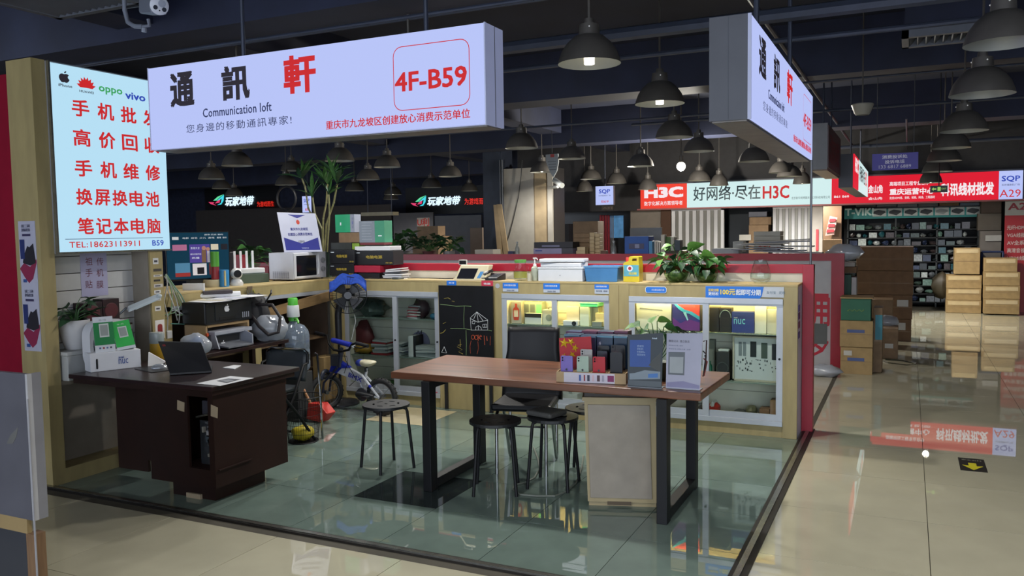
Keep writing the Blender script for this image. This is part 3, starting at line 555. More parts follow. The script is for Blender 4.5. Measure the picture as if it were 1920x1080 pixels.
# ================================================================ leaves
def leaf_mesh(name, w, droop, m, pts=7, heart=True):
    b = B(); top = []
    for i in range(pts):
        u = i/(pts-1); k = (sin(pi*min(1, u*1.02+.02))**.8 if not heart else sin(pi*u**.62)) if 0 < i < pts-1 else .02
        z = -droop*u*u+.10*u; top.append((u, k*w/2, z))
    vs = []
    for (x, y, z) in top: vs += [(x, -y, z+y*.35), (x, 0, z), (x, y, z+y*.35)]
    fs = []
    for i in range(pts-1):
        a = i*3; fs += [(a, a+1, a+4, a+3), (a+1, a+2, a+5, a+4)]
    b.add(vs, fs); me = b.mesh(name); me.materials.append(m); me.shade_smooth(); return me
LG = mat('leaf_green', '3d6b34', .45, 0, .3, 14); LG2 = mat('leaf_deep_green', '27482e', .5, 0, .3, 14); LG3 = mat('leaf_bright_green', '5c8a3c', .45, 0, .25, 14)
LM = {'a': leaf_mesh('leaf', .72, .45, LG), 'b': leaf_mesh('leaf', .72, .45, LG2), 'c': leaf_mesh('leaf', .72, .35, LG3), 'n': leaf_mesh('leaf', .16, .35, LG2, heart=False), 'm': leaf_mesh('leaf', .14, .2, LG, heart=False), 'w': leaf_mesh('leaf', .35, .5, LG2, heart=False)}
def put_leaf(t, kind, p, az, el, s, roll=0):
    o = bpy.data.objects.new('leaf', LM[kind]); COL.objects.link(o); o.parent = t; o.location = p; o.rotation_euler = (roll, -el, az); o.scale = (s, s, s); return o
def bushy(t, c, n, rad, h, size, kinds='ab', up=.6, stem=True, rng=None):
    rng = rng or random; st = B(); c = Vector(c)
    for i in range(n):
        az = rng.uniform(0, 2*pi); rr = rad*rng.random()**.5*.75; hh = h*rng.uniform(.15, 1)*(1-.5*rr/rad); q = c+Vector((cos(az)*rr, sin(az)*rr, hh))
        if stem: st.tube([c+Vector((cos(az)*.01, sin(az)*.01, -.01)), c+Vector((cos(az)*rr*.4, sin(az)*rr*.4, hh*.7)), q], .0025, 4, caps=False)
        put_leaf(t, rng.choice(kinds), q, az+rng.uniform(-.5, .5), rng.uniform(-.3, up), size*rng.uniform(.7, 1.15), rng.uniform(-.5, .5))
    if stem: part('stems', st, LG, t)
# ================================================================ dark desk
DKW = woodmat('dark_brown_veneer', '1e1011', '2c1716', .35, 2.5, 0, .25, 5.); DKW2 = mat('dark_brown_panel', '24130f', .5, 0, .2, 6, spec=.3)
PAPER = mat('white_paper', 'dadce0', .6, 0, .02); TAPE = plain('a89880', .6)
t = thing('office_desk', 'dark brown office desk with a broken open cubby beside the tan booth', 'desk')
xl, xr, yf, yk = -4.97, -3.705, 3.615, 4.40; zt = .75
part('desk_top', B().box((xl, yf, .722), (xr, yk, zt)), DKW, t, bev=.004); part('top_edge', B().box((xl+.02, yf+.02, .69), (xr-.02, yk-.03, .722)), DKW2, t)
bx0, bx1, by0, by1 = -4.30, -3.755, 3.665, PX(540, 862, -3.755).y; bz = .115
oa = PY(350, 742, by0); oc = PY(394, 882, by0)
part('side_panel', B().box((bx1-.02, by0, bz), (bx1, by1, .69)), DKW2, t); part('side_panel', B().box((bx0, by0, bz), (bx0+.02, by1, .69)), DKW2, t); part('back_panel', B().box((bx0+.02, by1-.02, bz), (bx1-.02, by1, .69)), DKW2, t); part('bottom_board', B().box((bx0+.02, by0, bz), (bx1-.02, by1-.02, bz+.02)), DKW2, t)
part('front_panel', B().box((bx0+.02, by0, bz+.02), (oa.x, by0+.018, .69)), DKW2, t); part('front_panel', B().box((oc.x, by0, bz+.02), (bx1-.02, by0+.018, .69)), DKW2, t); part('front_rail', B().box((oa.x, by0, oa.z), (oc.x, by0+.018, .69)), DKW2, t); part('front_rail', B().box((oa.x, by0, bz+.02), (oc.x, by0+.018, oc.z)), DKW2, t)
part('plinth', B().box((-4.22, 3.76, 0), (-3.86, 4.20, bz)), DKW2, t); part('modesty_panel', B().box((-4.62, 3.85, .16), (bx0, 3.868, .69)), DKW2, t); part('end_panel', B().box((-4.95, 3.95, .04), (-4.66, 3.97, .69)), DKW2, t); part('end_panel', B().box((-4.95, 3.97, .04), (-4.93, 4.36, .69)), DKW2, t)
for px, py, w_, h_ in ((332, 768, .065, .06), (395, 780, .06, .07)):
    p = PY(px, py, by0-.002); part('torn_tape', B().prism([(p.x, by0-.002, p.z), (p.x+w_*.9, by0-.002, p.z-.01), (p.x+w_, by0-.002, p.z+h_*.8), (p.x+.005, by0-.002, p.z+h_)], (0, .0015, 0)), TAPE, t)
p = PZ(445, 903, 0); part('loose_strip', B().box((p.x-.06, 3.74, .0), (p.x+.06, 3.757, .03)), TAPE, t)
t = thing('computer_parts', 'old computer boards stuffed into the open desk cubby', 'electronics'); yy = by0+.09
part('board', B().box((oa.x+.005, yy, oc.z+.002), (oc.x-.005, yy+.004, oc.z+(oa.z-oc.z)*.62)), mat('circuit_board', '2a2e34', .5, 0, .4, 20), t)
for i in range(16):
    u, v = random.random(), random.random(); x = oa.x+.02+u*(oc.x-oa.x-.06); z = oc.z+.03+v*.24; w_ = random.uniform(.01, .035)
    part('chip', B().box((x, yy-.02, z), (x+w_, yy, z+random.uniform(.008, .05))), plain(random.choice(('8a8880', '5a5e64', '3a3c44', '9a9aa0', '44505a')), .4), t)
part('drive', B().box((oa.x+.03, yy, oc.z+.31), (oc.x-.015, yy+.12, oc.z+.40)), plain('3a3a44', .4), t); part('metal_bar', B().cyl((oa.x, yy-.02, oc.z+.30), (oa.x+.1, yy-.02, oc.z+.325), .008, n=8), METAL, t)
part('cubby_tray', B().box((oa.x-.1, by0+.02, oc.z-.004), (oc.x+.06, by0+.3, oc.z+.002)), DKW2, t)
# ---- things on the desk
DZ = .75
def card(t, a, b, up, m, name='card', th=.004):
    """upright or leaning card from base point a to base point b, up vector"""
    a, b, up = Vector(a), Vector(b), Vector(up); n = (b-a).cross(up).normalized()*th; part(name, B().prism([a, b, b+up, a+up], -n), m, t); return (b-a), up, n/th
a = PZ(170, 699, DZ); c = PZ(265, 688, DZ); hB = PY(170, 664, a.y).z-DZ
t = thing('white_carton', 'long white box with blue lettering on the dark desk', 'box'); part('body', B().obox(a, c, .13, hB), mat('white_card', 'd4d6dc', .5, 0, .03), t, bev=.004)
R = (Vector((c.x, c.y, DZ))-a).normalized(); L_ = (Vector((c.x, c.y, DZ))-a).length; Nv = Vector((R.y, -R.x, 0)); NB = plain('284890')
text('nuc', a+R*L_*.55+EZ*hB*.30+Nv*.0015, R, EZ, L_*.19, hB*.27, NB, t); text('intel', a+R*L_*.555+EZ*hB*.60+Nv*.0015, R, EZ, L_*.1, hB*.13, NB, t, bold=.02); shape([rrect(.3, 1, .1)], a+R*L_*.11+EZ*hB*.15+Nv*.0015, R, EZ, .012, hB*.55, BLKP, t, 'slot')
nb = Vector((-R.y, R.x, 0)); zt2 = DZ+hB+.001
GRC = mat('green_card', '1f7a44', .45, 0, .04); GRC2 = mat('bright_green_card', '2fae4e', .45, 0, .04)
def qr_stand(label, u0, u1, ht, tilt, m, band, lean=.04, off=.02):
    t = thing('payment_code_stand', label, 'stand'); A = a+R*L_*u0+nb*off; A.z = zt2; Bp = a+R*L_*u1+nb*off; Bp.z = zt2+tilt; up = EZ*ht+nb*lean-R*tilt*2
    d, up, n = card(t, A, Bp, up, mat('stand_white', 'c8ccd4', .4, 0, .02)); d_ = d.normalized(); U = up.normalized(); W, Hh = d.length, up.length; q = lambda u, v, k=1: A+d_*(u*W)+U*(v*Hh)+n*(.0012*k)
    part('colour_field', B().quad(q(.0, band[0]), q(1, band[0]), q(1, band[1]), q(0, band[1])), m, t); part('blank_square', B().quad(q(.28, .42, 2), q(.76, .42, 2), q(.76, .80, 2), q(.28, .80, 2)), plain('c4cac8'), t)
    part('blank_field', B().quad(q(.33, .46, 3), q(.71, .46, 3), q(.71, .76, 3), q(.33, .76, 3)), plain('8f9694'), t); text('扫一扫', q(.3, .86 if band[1] > .9 else .88, 3), d_, U, W*.35, Hh*.05, plain('e0e4e0') if band[1] > .9 else PD, t)
    part('back_prop', B().prism([A-n*.006, A-n*.006+d*.98, A+d*.98-n*.05], EZ*.004), plain('b0b4ba'), t)
    return t, q, d_, U, W, Hh
t, q, d_, U, W, Hh = qr_stand('taller green payment stand on the white box, against the white fan', .13, .52, .235, .0, GRC, (.2, .84))
for k, c_ in enumerate(('4a5a8a', '8a4048', '5a6a9a', '3a3a48')): part('icon', B().quad(q(.2+.18*k, .09, 1), q(.29+.18*k, .09, 1), q(.29+.18*k, .14, 1), q(.2+.18*k, .14, 1)), plain(c_), t)
qr_stand('shorter tilted bright green payment stand on the white box', .56, .93, .19, .012, GRC2, (.1, 1.0), .05, .02)
# box fan
t = thing('box_fan', 'white rounded box fan beside the booth post', 'fan'); FW = mat('fan_white', 'c6c8ce', .4, 0, .03); base = PZ(200, 697, DZ)
cx = Vector((-4.985, 3.92, DZ)); dv = Vector((.995, .10, 0)).normalized(); sv = Vector((-dv.y, dv.x, 0)); S = .33
loop = rrect(S, S, .10, 6); vs, fs = shape_mesh([loop, ell(S/2, S/2, .14, .14, 28)], .035); b = B(); b.add([cx-sv*S/2+sv*v.x+EZ*v.y+dv*v.z for v in vs], fs); part('housing', b, FW, t, smooth=30)
b = B(); 
for r in (.03, .055, .08, .105, .125): b.tube([cx+EZ*S/2+sv*(r*cos(k*pi/12))+EZ*(r*sin(k*pi/12))+dv*.035 for k in range(24)], .002, 4, closed=True)
for k in range(24):
    an = k*pi/12; b.tube([cx+EZ*S/2+sv*(.03*cos(an))+EZ*(.03*sin(an))+dv*.036, cx+EZ*S/2+sv*(.14*cos(an+.5))+EZ*(.14*sin(an+.5))+dv*.036], .002, 4)
part('grille', b, plain('8a939a', .4), t); part('back_plate', B().lathe([(.15, 0), (.15, .004)], cx+EZ*S/2-dv*.034, 28, axis=dv), plain('4a545c', .5), t)
for k in range(5):
    an = k*2*pi/5; e1 = sv*cos(an)+EZ*sin(an); e2 = sv*cos(an+.9)+EZ*sin(an+.9); o_ = cx+EZ*S/2; part('blade', B().prism([o_+e1*.03, o_+e1*.13+dv*.012, o_+e2*.13-dv*.008, o_+e2*.03], dv*.003), plain('66727a', .4), t)
part('hub', B().cyl(cx+EZ*S/2-dv*.02, cx+EZ*S/2+dv*.04, .03, n=18), FW, t)
# recess: storage box, plant, game boxes, jars
t = thing('storage_box', 'pale storage box under the potted plant in the booth recess', 'box'); part('body', B().box((-5.235, 3.66, .69), (-5.03, 3.97, .86)), plain('a7a9a8', .5), t, bev=.006); part('lid', B().box((-5.235, 3.655, .86), (-5.025, 3.975, .885)), plain('b4b6b5', .5), t, bev=.004)
t = thing('potted_plant', 'leafy plant in a white pot tucked behind the booth post', 'plant'); pc = Vector((-5.135, 3.80, .886))
part('pot', B().lathe([(.06, 0), (.085, .07), (.097, .17), (.099, .2), (.092, .2), (.088, .17), (.01, .165)], pc, 24, caps=False), plain('c9c9cc', .35), t, smooth=True); part('soil', B().cyl(pc+EZ*.15, pc+EZ*.172, .088, n=20), plain('3a2c22'), t); bushy(t, pc+EZ*.17, 26, .14, .22, .11, 'bbw', .8)
bs = thing('wall_ledge', 'small dark ledge fixed to the white slats', 'shelf'); part('board', B().box((-5.239, 3.86, 1.01), (-5.10, 4.24, 1.022)), DKW2, bs)
for k, (y0, y1, h_, lb) in enumerate(((3.87, 4.02, .17, 'dark red and black speaker box nearest the plant on the ledge'), (4.025, 4.16, .185, 'dark red and black speaker box nearest the lamp on the ledge'))):
    t = thing('speaker_box', lb, 'box'); part('body', B().box((-5.235, y0, 1.022), (-5.13, y1, 1.022+h_)), mat('dark_maroon_card', '2a161e', .4, 0, .3, 20), t, bev=.002); part('print', B().lathe([(.055, 0), (.05, .001), (.03, .0015), (.001, .0015)], Vector((-5.1285, (y0+y1)/2, 1.022+h_*.55)), 20, axis=(1, 0, 0), caps=False), plain('5a2830', .4), t); part('print', B().box((-5.1295, y0+.02, 1.03), (-5.129, y1-.02, 1.05)), plain('7a6a70'), t)
t = thing('glass_jar', 'dark glass jar with a lid in the booth recess, under the lamp arm', 'jar'); pj = Vector((-5.13, 4.20, .69)); part('body', B().lathe([(.05, 0), (.055, .01), (.055, .26), (.045, .29)], pj, 18), plain('3c4448', .15), t, smooth=True); part('lid', B().cyl(pj+EZ*.29, pj+EZ*.32, .05, n=18), plain('8a8e92', .3, .5), t)
t = thing('yellow_jar', 'jar of yellow powder with clear lid on the desk', 'jar'); pj = Vector((-4.93, 4.30, DZ)); part('body', B().lathe([(.045, 0), (.05, .01), (.05, .12)], pj, 18), plain('b08c28', .3), t, smooth=True); part('lid', B().lathe([(.05, .12), (.052, .125), (.052, .19), (.048, .2)], pj, 18), plain('96a0a0', .2), t, smooth=True)
t = thing('desk_lamp', 'thin white swing arm lamp reaching across the booth recess', 'lamp'); LW = mat('lamp_white', 'b6c0c4', .35, 0, .03)
P = [PX(214, 595, -5.16), PX(225, 588, -5.15), PX(236, 578, -5.13), PX(244, 578, -5.10)]; part('arm', B().tube(P, .008, 8), plain('6a7074', .35, .6), t); h0, h1 = PX(240, 580, -5.10), PX(299, 555, -4.98); part('head', B().slab((h0+h1)/2, (h1-h0)/2, (.012, -.004, -.012), (0, .004, .012)), LW, t, bev=.004)
part('diffuser', B().slab((h0*.45+h1*.55)-EZ*.014, (h1-h0)*.33, (.008, -.003, -.008), (0, .0, .003)), plain('d8ecec', .3), t); part('end_cap', B().ball(h1, .018, 8), LW, t); part('base', B().box((P[0].x-.03, P[0].y-.03, 1.022), (P[0].x+.01, P[0].y+.02, 1.05)), LW, t)
t = thing('white_wedge', 'white folded card wedge beside the mouse pad', 'paper'); a1, a2 = PZ(266, 690, DZ), PZ(300, 683, DZ); part('card', B().prism([a1+EY*.05, a2+EY*.03, a2+EY*.05+EZ*.01, a1+EY*.06+EZ*.1], (-.006, .012, 0)), PAPER, t)
t = thing('mouse_pad', 'black mouse pad on the dark desk beside the laptop', 'mouse pad'); part('pad', B().prism([PZ(x, y, DZ+.001) for x, y in ((252, 692), (285, 699), (322, 694), (300, 684))], (0, 0, .003)), BLKP, t)
t = thing('computer_mouse', 'silver and black mouse on the mouse pad', 'mouse'); pm = PZ(299, 690, DZ+.004); b = B(); b.ball((0, 0, 0), 1, 16, (.055, .03, .03)); b.v = [v for v in b.v]; 
b2 = B(); b2.m = Matrix.Translation(pm+EZ*.0)@Matrix.Rotation(.9, 4, 'Z'); b2.add([Vector((v.x, v.y, max(0, v.z))) for v in b.v], b.f); part('shell', b2, plain('9a9ea4', .25, .4), t, smooth=True); part('wheel', B().ball(pm+Vector((.02, .024, .026)), .006, 8), BLKP, t)
# laptop
t = thing('laptop', 'open black laptop seen from behind its lid on the desk', 'laptop'); LB = mat('laptop_black', '14151a', .4, 0, .06)
a0, a1 = PZ(318, 700, DZ+.016), PZ(397, 695, DZ+.016); yb_ = (a0.y+a1.y)/2; tl, tr = PY(296, 640, a0.y-.07), PY(377, 642, a1.y-.07)
n = (a1-a0).cross(tl-a0).normalized(); part('lid', B().prism([a0, a1, tr, tl], -n*.008), LB, t, bev=.003); part('screen', B().prism([a0-n*.0085+(tl-a0)*.06, a1-n*.0085+(tr-a1)*.06, tr-n*.0085-(tr-a1)*.06, tl-n*.0085-(tl-a0)*.06], -n*.0006), plain('2a3038', .2), t); part('logo', B().quad(*[a0+n*.0012+(tl-a0)*v+(a1-a0)*u for u, v in ((.07, .84), (.14, .84), (.14, .9), (.07, .9))]), plain('7a2026'), t)
d_ = (a1-a0).normalized(); bk = Vector((-d_.y, d_.x, 0))*.22; part('base', B().prism([Vector((p.x, p.y, DZ+.002)) for p in (a0, a1, a1+bk, a0+bk)], (0, 0, .016)), LB, t, bev=.003); part('keyboard', B().prism([a0+bk*.15+d_*.02+EZ*.0025, a1+bk*.15-d_*.02+EZ*.0025, a1+bk*.6-d_*.02+EZ*.0025, a0+bk*.6+d_*.02+EZ*.0025], (0, 0, .001)), plain('33353c'), t)
t = thing('price_sheet', 'white sheet with a phone picture on the front corner of the desk', 'paper'); P = [PZ(x, y, DZ+.001) for x, y in ((368.7, 719), (412.8, 723.7), (475.7, 709), (431.6, 705.4))]; part('sheet', B().prism(P, (0, 0, .001)), PAPER, t)
P2 = [PZ(x, y, DZ+.003) for x, y in ((406, 714), (425, 718), (452, 711), (428, 709.5))]; part('print', B().quad(*P2), plain('3a3e48'), t); part('print', B().quad(*[PZ(x, y, DZ+.0036) for x, y in ((412, 714), (426, 716.5), (440, 713), (428, 711))]), plain('8a9098'), t)
t = thing('paper_slip', 'small folded white slip on the desk behind the laptop', 'paper'); part('sheet', B().prism([PZ(x, y, DZ+.001) for x, y in ((418, 690), (440, 692.5), (452, 686), (438, 685.5))], (0, 0, .004)), PAPER, t)
# ================================================================ side desk, printers
t = thing('side_desk', 'dark side desk carrying the printers along the tan counter', 'desk'); part('desk_top', B().box((-5.18, 4.42, .722), (-4.78, 5.55, .75)), DKW, t, bev=.003)
for x, y in ((-5.15, 5.5), (-4.82, 5.5)): part('leg', B().box((x-.02, y-.02, 0), (x+.02, y+.02, .722)), DKW2, t)
part('end_panel', B().box((-5.15, 4.6, 0), (-4.82, 4.62, .722)), DKW2, t)
Y0 = 4.78; xc = PY(387, 640, Y0).x; xa = max(-5.17, PY(340, 640, Y0).x); Y1 = PX(467, 605, xc).y; zs = PY(387, 611, Y0).z; BEI = mat('beige_ply', 'a58a64', .5, 0, .08, 10)
t = thing('printer_stand', 'beige plywood stand holding one printer on top and one inside', 'stand'); part('end_board', B().box((xa, Y0, .75), (xc, Y0+.018, zs)), BEI, t, bev=.006); part('end_board', B().box((xa, Y1-.018, .75), (xc, Y1, zs)), BEI, t); part('top_board', B().box((xa, Y0+.018, zs-.018), (xc, Y1-.018, zs)), BEI, t)
part('orange_tab', B().box((xc-.004, Y0-.003, .86), (xc+.012, Y0+.015, .885)), plain('c8502c'), t)
PB = mat('printer_black', '15171c', .35, 0, .1); PG = mat('printer_grey', '6a6e76', .4, 0, .06); PG2 = mat('printer_light_grey', '9a9eaa', .4, 0, .05)
zt3 = PY(395, 568, Y0).z
t = thing('black_printer', 'black printer with a white fruit mark on top of the beige stand', 'printer'); part('body', B().box((xa+.0, Y0-.02, zs+.004), (xc+.02, Y1+.02, zt3)), PB, t, bev=.012)
part('front_door', B().box((xc+.02, Y0+.08, zs+.03), (xc+.026, Y1-.12, zt3-.02)), plain('1e2026', .3), t, bev=.002); part('paper_slot', B().box((xc+.026, Y0+.12, zs+.035), (xc+.029, Y1-.18, zs+.055)), plain('0c0d10'), t)
p = PX(421, 585, xc+.027); shape(APPLE, p, EY, EZ, .055, .062, plain('d8dae0'), t)
for k in range(4): part('vent_rib', B().box((xc+.0205, Y1-.095+.022*k, zs+.03), (xc+.023, Y1-.088+.022*k, zs+.075)), PG2, t)
t = thing('grey_printer', 'grey printer with open trays and a fruit mark inside the beige stand', 'printer'); zg = zs-.05
part('body', B().box((xa+.02, Y0+.03, .752), (xc+.02, Y1-.04, zg-.03)), PG, t, bev=.006); part('lid', B().box((xa+.02, Y0+.03, zg-.03), (xc+.06, Y1-.03, zg)), PG2, t, bev=.004)
part('output_recess', B().box((xc+.02, Y0+.05, .80), (xc+.026, Y1-.14, zg-.045)), plain('1a1c22'), t); part('output_tray', B().prism([(xc+.02, Y0+.06, .775), (xc+.17, Y0+.06, .765), (xc+.17, Y0+.06, .775), (xc+.02, Y0+.06, .79)], (0, Y1-Y0-.2, 0)), PG, t); part('side_flap', B().prism([(xc+.02, Y1-.12, .77), (xc+.14, Y1-.12, .76), (xc+.14, Y1-.12, zg-.05), (xc+.02, Y1-.12, zg-.005)], (0, .012, 0)), PG2, t); part('side_flap', B().prism([(xc+.02, Y0+.03, .77), (xc+.10, Y0+.03, .76), (xc+.06, Y0+.03, zg-.03), (xc+.02, Y0+.03, zg-.02)], (0, .012, 0)), PG2, t)
p = PX(414, 653, xc+.028); shape(APPLE, p, EY, EZ, .052, .06, plain('d8dae0'), t)
# papers and boxes over the black printer
t = thing('paper_sheets', 'loose white and cream sheets lying on the black printer', 'paper'); b = B()
for k in range(5):
    an = random.uniform(-.3, .3); c_ = Vector((xc-.08+random.uniform(-.05, .05), Y0+.1+.1*k, zt3+.003+.003*k)); e = Vector((cos(an), sin(an), 0)); f_ = Vector((-sin(an), cos(an), 0)); part('sheet', B().slab(c_, e*.13, f_*.11, (0, 0, .001)), (PAPER, plain('cfc8b0'), PAPER, plain('c4c8d8'), PAPER)[k], t)
t = thing('paper_roll', 'rolled white paper lying across the black printer', 'paper'); part('roll', B().tube([PY(346, 556, Y0+.12), PY(450, 551, Y0+.5)], .025, 14), PAPER, t, smooth=True)
p0_ = PY(382, 546, Y0+.25); t = thing('dark_case', 'flat dark grey case lying on the paper roll', 'case'); a_ = PY(381, 553, Y0+.22); c_ = PY(437, 550, Y0+.42); part('body', B().obox(a_, Vector((c_.x, c_.y, a_.z)), .14, .03), plain('3a3438', .5), t, bev=.006)
t = thing('white_card_box', 'upright white card box at the end of the black printer', 'box'); a_ = PY(343, 561, Y0+.16); c_ = PY(383, 561, Y0+.24); part('body', B().obox(a_, c_, .03, PY(343, 532, a_.y).z-a_.z), PAPER, t, bev=.002)
# keys
t = thing('key_bunch', 'bunch of silver keys on a strap hanging from the tan counter', 'keys'); p = PX(468, 537, -5.185); part('strap', B().box((p.x, p.y-.03, p.z-.03), (p.x+.004, p.y+.03, p.z)), plain('6a5a48'), t)
for k in range(4): y = p.y-.035+.022*k; part('key', B().slab(Vector((p.x+.006, y, p.z-.07)), (.002, 0, 0), (0, .006, 0), (0, .004*(k-1.5), .04)), METAL, t)
part('yellow_tag', B().tube([p+Vector((.006, .035, -.03)), p+Vector((.006, .06, -.08)), p+Vector((.006, .085, -.1))], .006, 6), plain('a8a040'), t)
# bags
def lumpy(c, r, sq, seed, n=14, amp=.22):
    rng = random.Random(seed); b = B(); b.ball((0, 0, 0), 1, n, (1, 1, 1)); out = []
    for v in b.v:
        k = 1+amp*(sin(v.x*5+seed)*sin(v.y*4+seed*2)*cos(v.z*4)+rng.uniform(-.35, .35)); out.append(Vector((c[0]+v.x*r*sq[0]*k, c[1]+v.y*r*sq[1]*k, c[2]+v.z*r*sq[2]*k)))
    b.v = out; return b
PLAST = glassmat('cloudy_plastic', 'd8dce4', .15, tint=.10, frost=('ccd2dc', .4)); p = PZ(500, 690, .75)
t = thing('black_bag', 'black fabric bag slumped behind the printers', 'bag'); pb = Vector((-5.02, Y1+.16, .95)); part('body', lumpy(pb, .17, (.7, .7, 1.15), 3, 22, .15), plain('14141a', .7), t, smooth=180); part('handle', B().tube([pb+Vector((.1, .02, .12)), pb+Vector((.14, .05, .2)), pb+Vector((.1, .1, .22))], .008, 6), plain('14141a'), t)
t = thing('plastic_bag', 'clear plastic bag with black handle beside the grey printer', 'bag'); pb = Vector((-4.88, 5.42, .86)); part('body', lumpy(pb, .17, (1, .8, .65), 5, 26, .13), PLAST, t, smooth=180)
part('handle', B().tube([pb+Vector((-.1, -.1, .12)), pb+Vector((.02, -.14, .03)), pb+Vector((.12, -.14, -.04)), pb+Vector((.19, -.1, -.02)), pb+Vector((.18, -.06, .1)), pb+Vector((.08, -.04, .2)), pb+Vector((-.08, -.06, .2))], .014, 8), plain('1a1418', .6), t)
t = thing('plastic_bag', 'small clear bag with blue contents behind the laptop lid', 'bag'); pb = PZ(337, 640, .80); pb = Vector((-4.78, 4.52, .83)); part('body', lumpy(pb, .11, (1.2, .8, .8), 8, 24, .12), PLAST, t, smooth=180); part('contents', lumpy(pb+Vector((-.0, .0, .02)), .05, (1, 1, 1), 2), plain('2a6aa8', .4), t, smooth=50)
# cables hanging between booth and counter
b = thing('cable_tangle', 'tangle of pale green and white cables between the booth and the printers', 'cable')
for k in range(7):
    p0_ = PX(306+random.uniform(0, 12), 512+random.uniform(-6, 8), -5.18); p1_ = PX(315+8*k, 545+9*k, -5.17); p2_ = PX(306+random.uniform(0, 30), 595+random.uniform(-20, 12), -5.16)
    part('cable', B().tube([p0_, (p0_+p1_)/2+EZ*.03, p1_, (p1_+p2_)/2+Vector((.02, 0, -.02)), p2_], .0045, 5), plain(random.choice(('7a9a7a', 'a8b0a8', 'b0b4b8', '5a8a80'))), b)
t = thing('power_strip', 'white power adapter hanging on cables by the booth post', 'adapter'); p = PX(314, 625, -5.14); part('body', B().box((p.x-.02, p.y-.02, p.z-.04), (p.x+.02, p.y+.03, p.z+.02)), plain('c4c6c8'), t, bev=.004); part('cord', B().tube([p+EZ*.02, p+Vector((0, .01, .12)), p+Vector((0, -.02, .25)), p+Vector((0, .02, .38))], .005, 6), plain('b0b4b8'), t)
# ================================================================ things on the side counter
CZ = 1.203
A, Bp = PY(313, 522, 5.02), PY(432, 522, 5.5); zb0, zt0 = PY(432, 522, 5.5).z, PY(432, 434, 5.5).z
t = thing('television', 'thin television showing a purple streaming menu on the side counter', 'television'); A.z = Bp.z = zb0; d_ = (Bp-A).normalized(); W = (Bp-A).length; Hh = zt0-zb0; n = Vector((d_.y, -d_.x, 0))
part('housing', B().obox(A, Bp, .035, Hh), plain('101218', .3), t, bev=.003); q = lambda u, v, k=1: A+d_*(u*W)+EZ*(v*Hh)+n*(.0015*k)
part('screen', B().quad(q(.012, .03), q(.988, .03), q(.988, .985), q(.012, .985)), mat('screen_teal', '0a2030', .2, 0, 0, emit=.22, ecol='2a6a8a'), t)
def tv(u0, v0, u1, v1, c_, e=.6, k=2): part('screen_image', B().quad(q(u0, v0, k), q(u1, v0, k), q(u1, v1, k), q(u0, v1, k)), mat('screen_%s' % c_, c_, .3, 0, 0, emit=e, ecol=c_), t)
tv(.36, .36, .68, .74, '4a3c8a'); tv(.10, .62, .32, .74, 'a8688a'); tv(.70, .62, .82, .74, 'c8bca8'); tv(.86, .62, .97, .74, '2a2a34', .1); tv(.13, .08, .36, .36, '4a7a9a'); tv(.13, .08, .36, .16, 'a83a38', .25, 3); tv(.40, .10, .62, .34, 'c8c4c8'); tv(.66, .10, .80, .34, '6a3030'); tv(.10, .84, .20, .90, 'd8dce0', .35)
tv(.55, .36, .62, .62, '8a6a50', .2, 3); tv(.635, .36, .675, .60, 'c8c0c8', .25, 3); tv(.47, .12, .58, .26, '2a2830', .05, 3)
for (u, v, r_, c_) in ((.585, .66, .045, 'a87868'), (.65, .64, .04, 'a87868')): part('screen_image', B().lathe([(r_*Hh, 0), (.001, .0005)], q(u, v, 4), 12, axis=n, caps=False), mat('screen_%s' % c_, c_, .3, 0, 0, emit=.55, ecol=c_), t)
SCW = mat('screen_text', 'ffffff', .4, 0, 0, emit=.45, ecol='c8d8e0')
for s, u, v, w_, h_ in (('首页', .11, .853, .07, .035), ('电影  综艺  少儿  游戏', .26, .855, .5, .035), ('教育  音乐', .8, .855, .16, .035), ('影视大全', .38, .64, .14, .05), ('精彩内容尽在', .37, .52, .17, .035), ('热播', .39, .44, .12, .04), ('搜索 历史 我的', .6, .925, .3, .03)): text(s, q(u, v, 5), d_, EZ, w_*W, h_*Hh, SCW, t)
part('stand_foot', B().obox(A+d_*W*.35-EZ*(zb0-CZ)+Vector((0, 0, 0)), A+d_*W*.65-EZ*(zb0-CZ), .1, max(.01, zb0-CZ)), plain('101218'), t)
def cyl_thing(name, label, cat, x, yb, yt, Y, r, m, z0=CZ, extra=None, n=20):
    p = PY(x, yb, Y); z1 = PY(x, yt, Y).z; t = thing(name, label, cat); part('body', B().lathe([(r*.96, 0), (r, .006), (r, z1-z0-.006), (r*.96, z1-z0)], Vector((p.x, Y, z0)), n), m, t, smooth=True, ); return t, Vector((p.x, Y, z0)), z1
t, p, z1 = cyl_thing('tape_roll', 'wide roll of cream tape before the television', 'tape', 398, 541, 524, 5.35, .075, plain('b8ae90', .5)); part('core_opening', B().lathe([(.045, .0), (.001, .0006)], Vector((p.x, p.y, z1+.001)), 20, caps=False), plain('5a5248'), t)
zt_ = z1
t, p, z1 = cyl_thing('tall_can', 'bright green topped can with a dark red lower half on the tape roll', 'can', 404, 523, 500, 5.35, .034, plain('8a2a34', .4), z0=zt_+.002); z2 = PY(404, 472, 5.35).z; part('sleeve', B().lathe([(.036, z1-p.z), (.036, z2-p.z)], p, 20), plain('5aa83c', .45), t, smooth=True)
t, p, z1 = cyl_thing('blue_tub', 'blue and white cylinder tub before the television', 'tub', 421, 541, 506, 5.4, .042, plain('2f86c4', .4)); part('side_seam', B().box((p.x+.030, p.y-.032, CZ+.01), (p.x+.040, p.y-.018, z1-.005)), plain('c4bc90'), t)
ybox('black_carton', 'small black box with a white label beside the green can', 'box', 412, 428, 473, 5.55, CZ, .06, plain('1c1e26', .4))
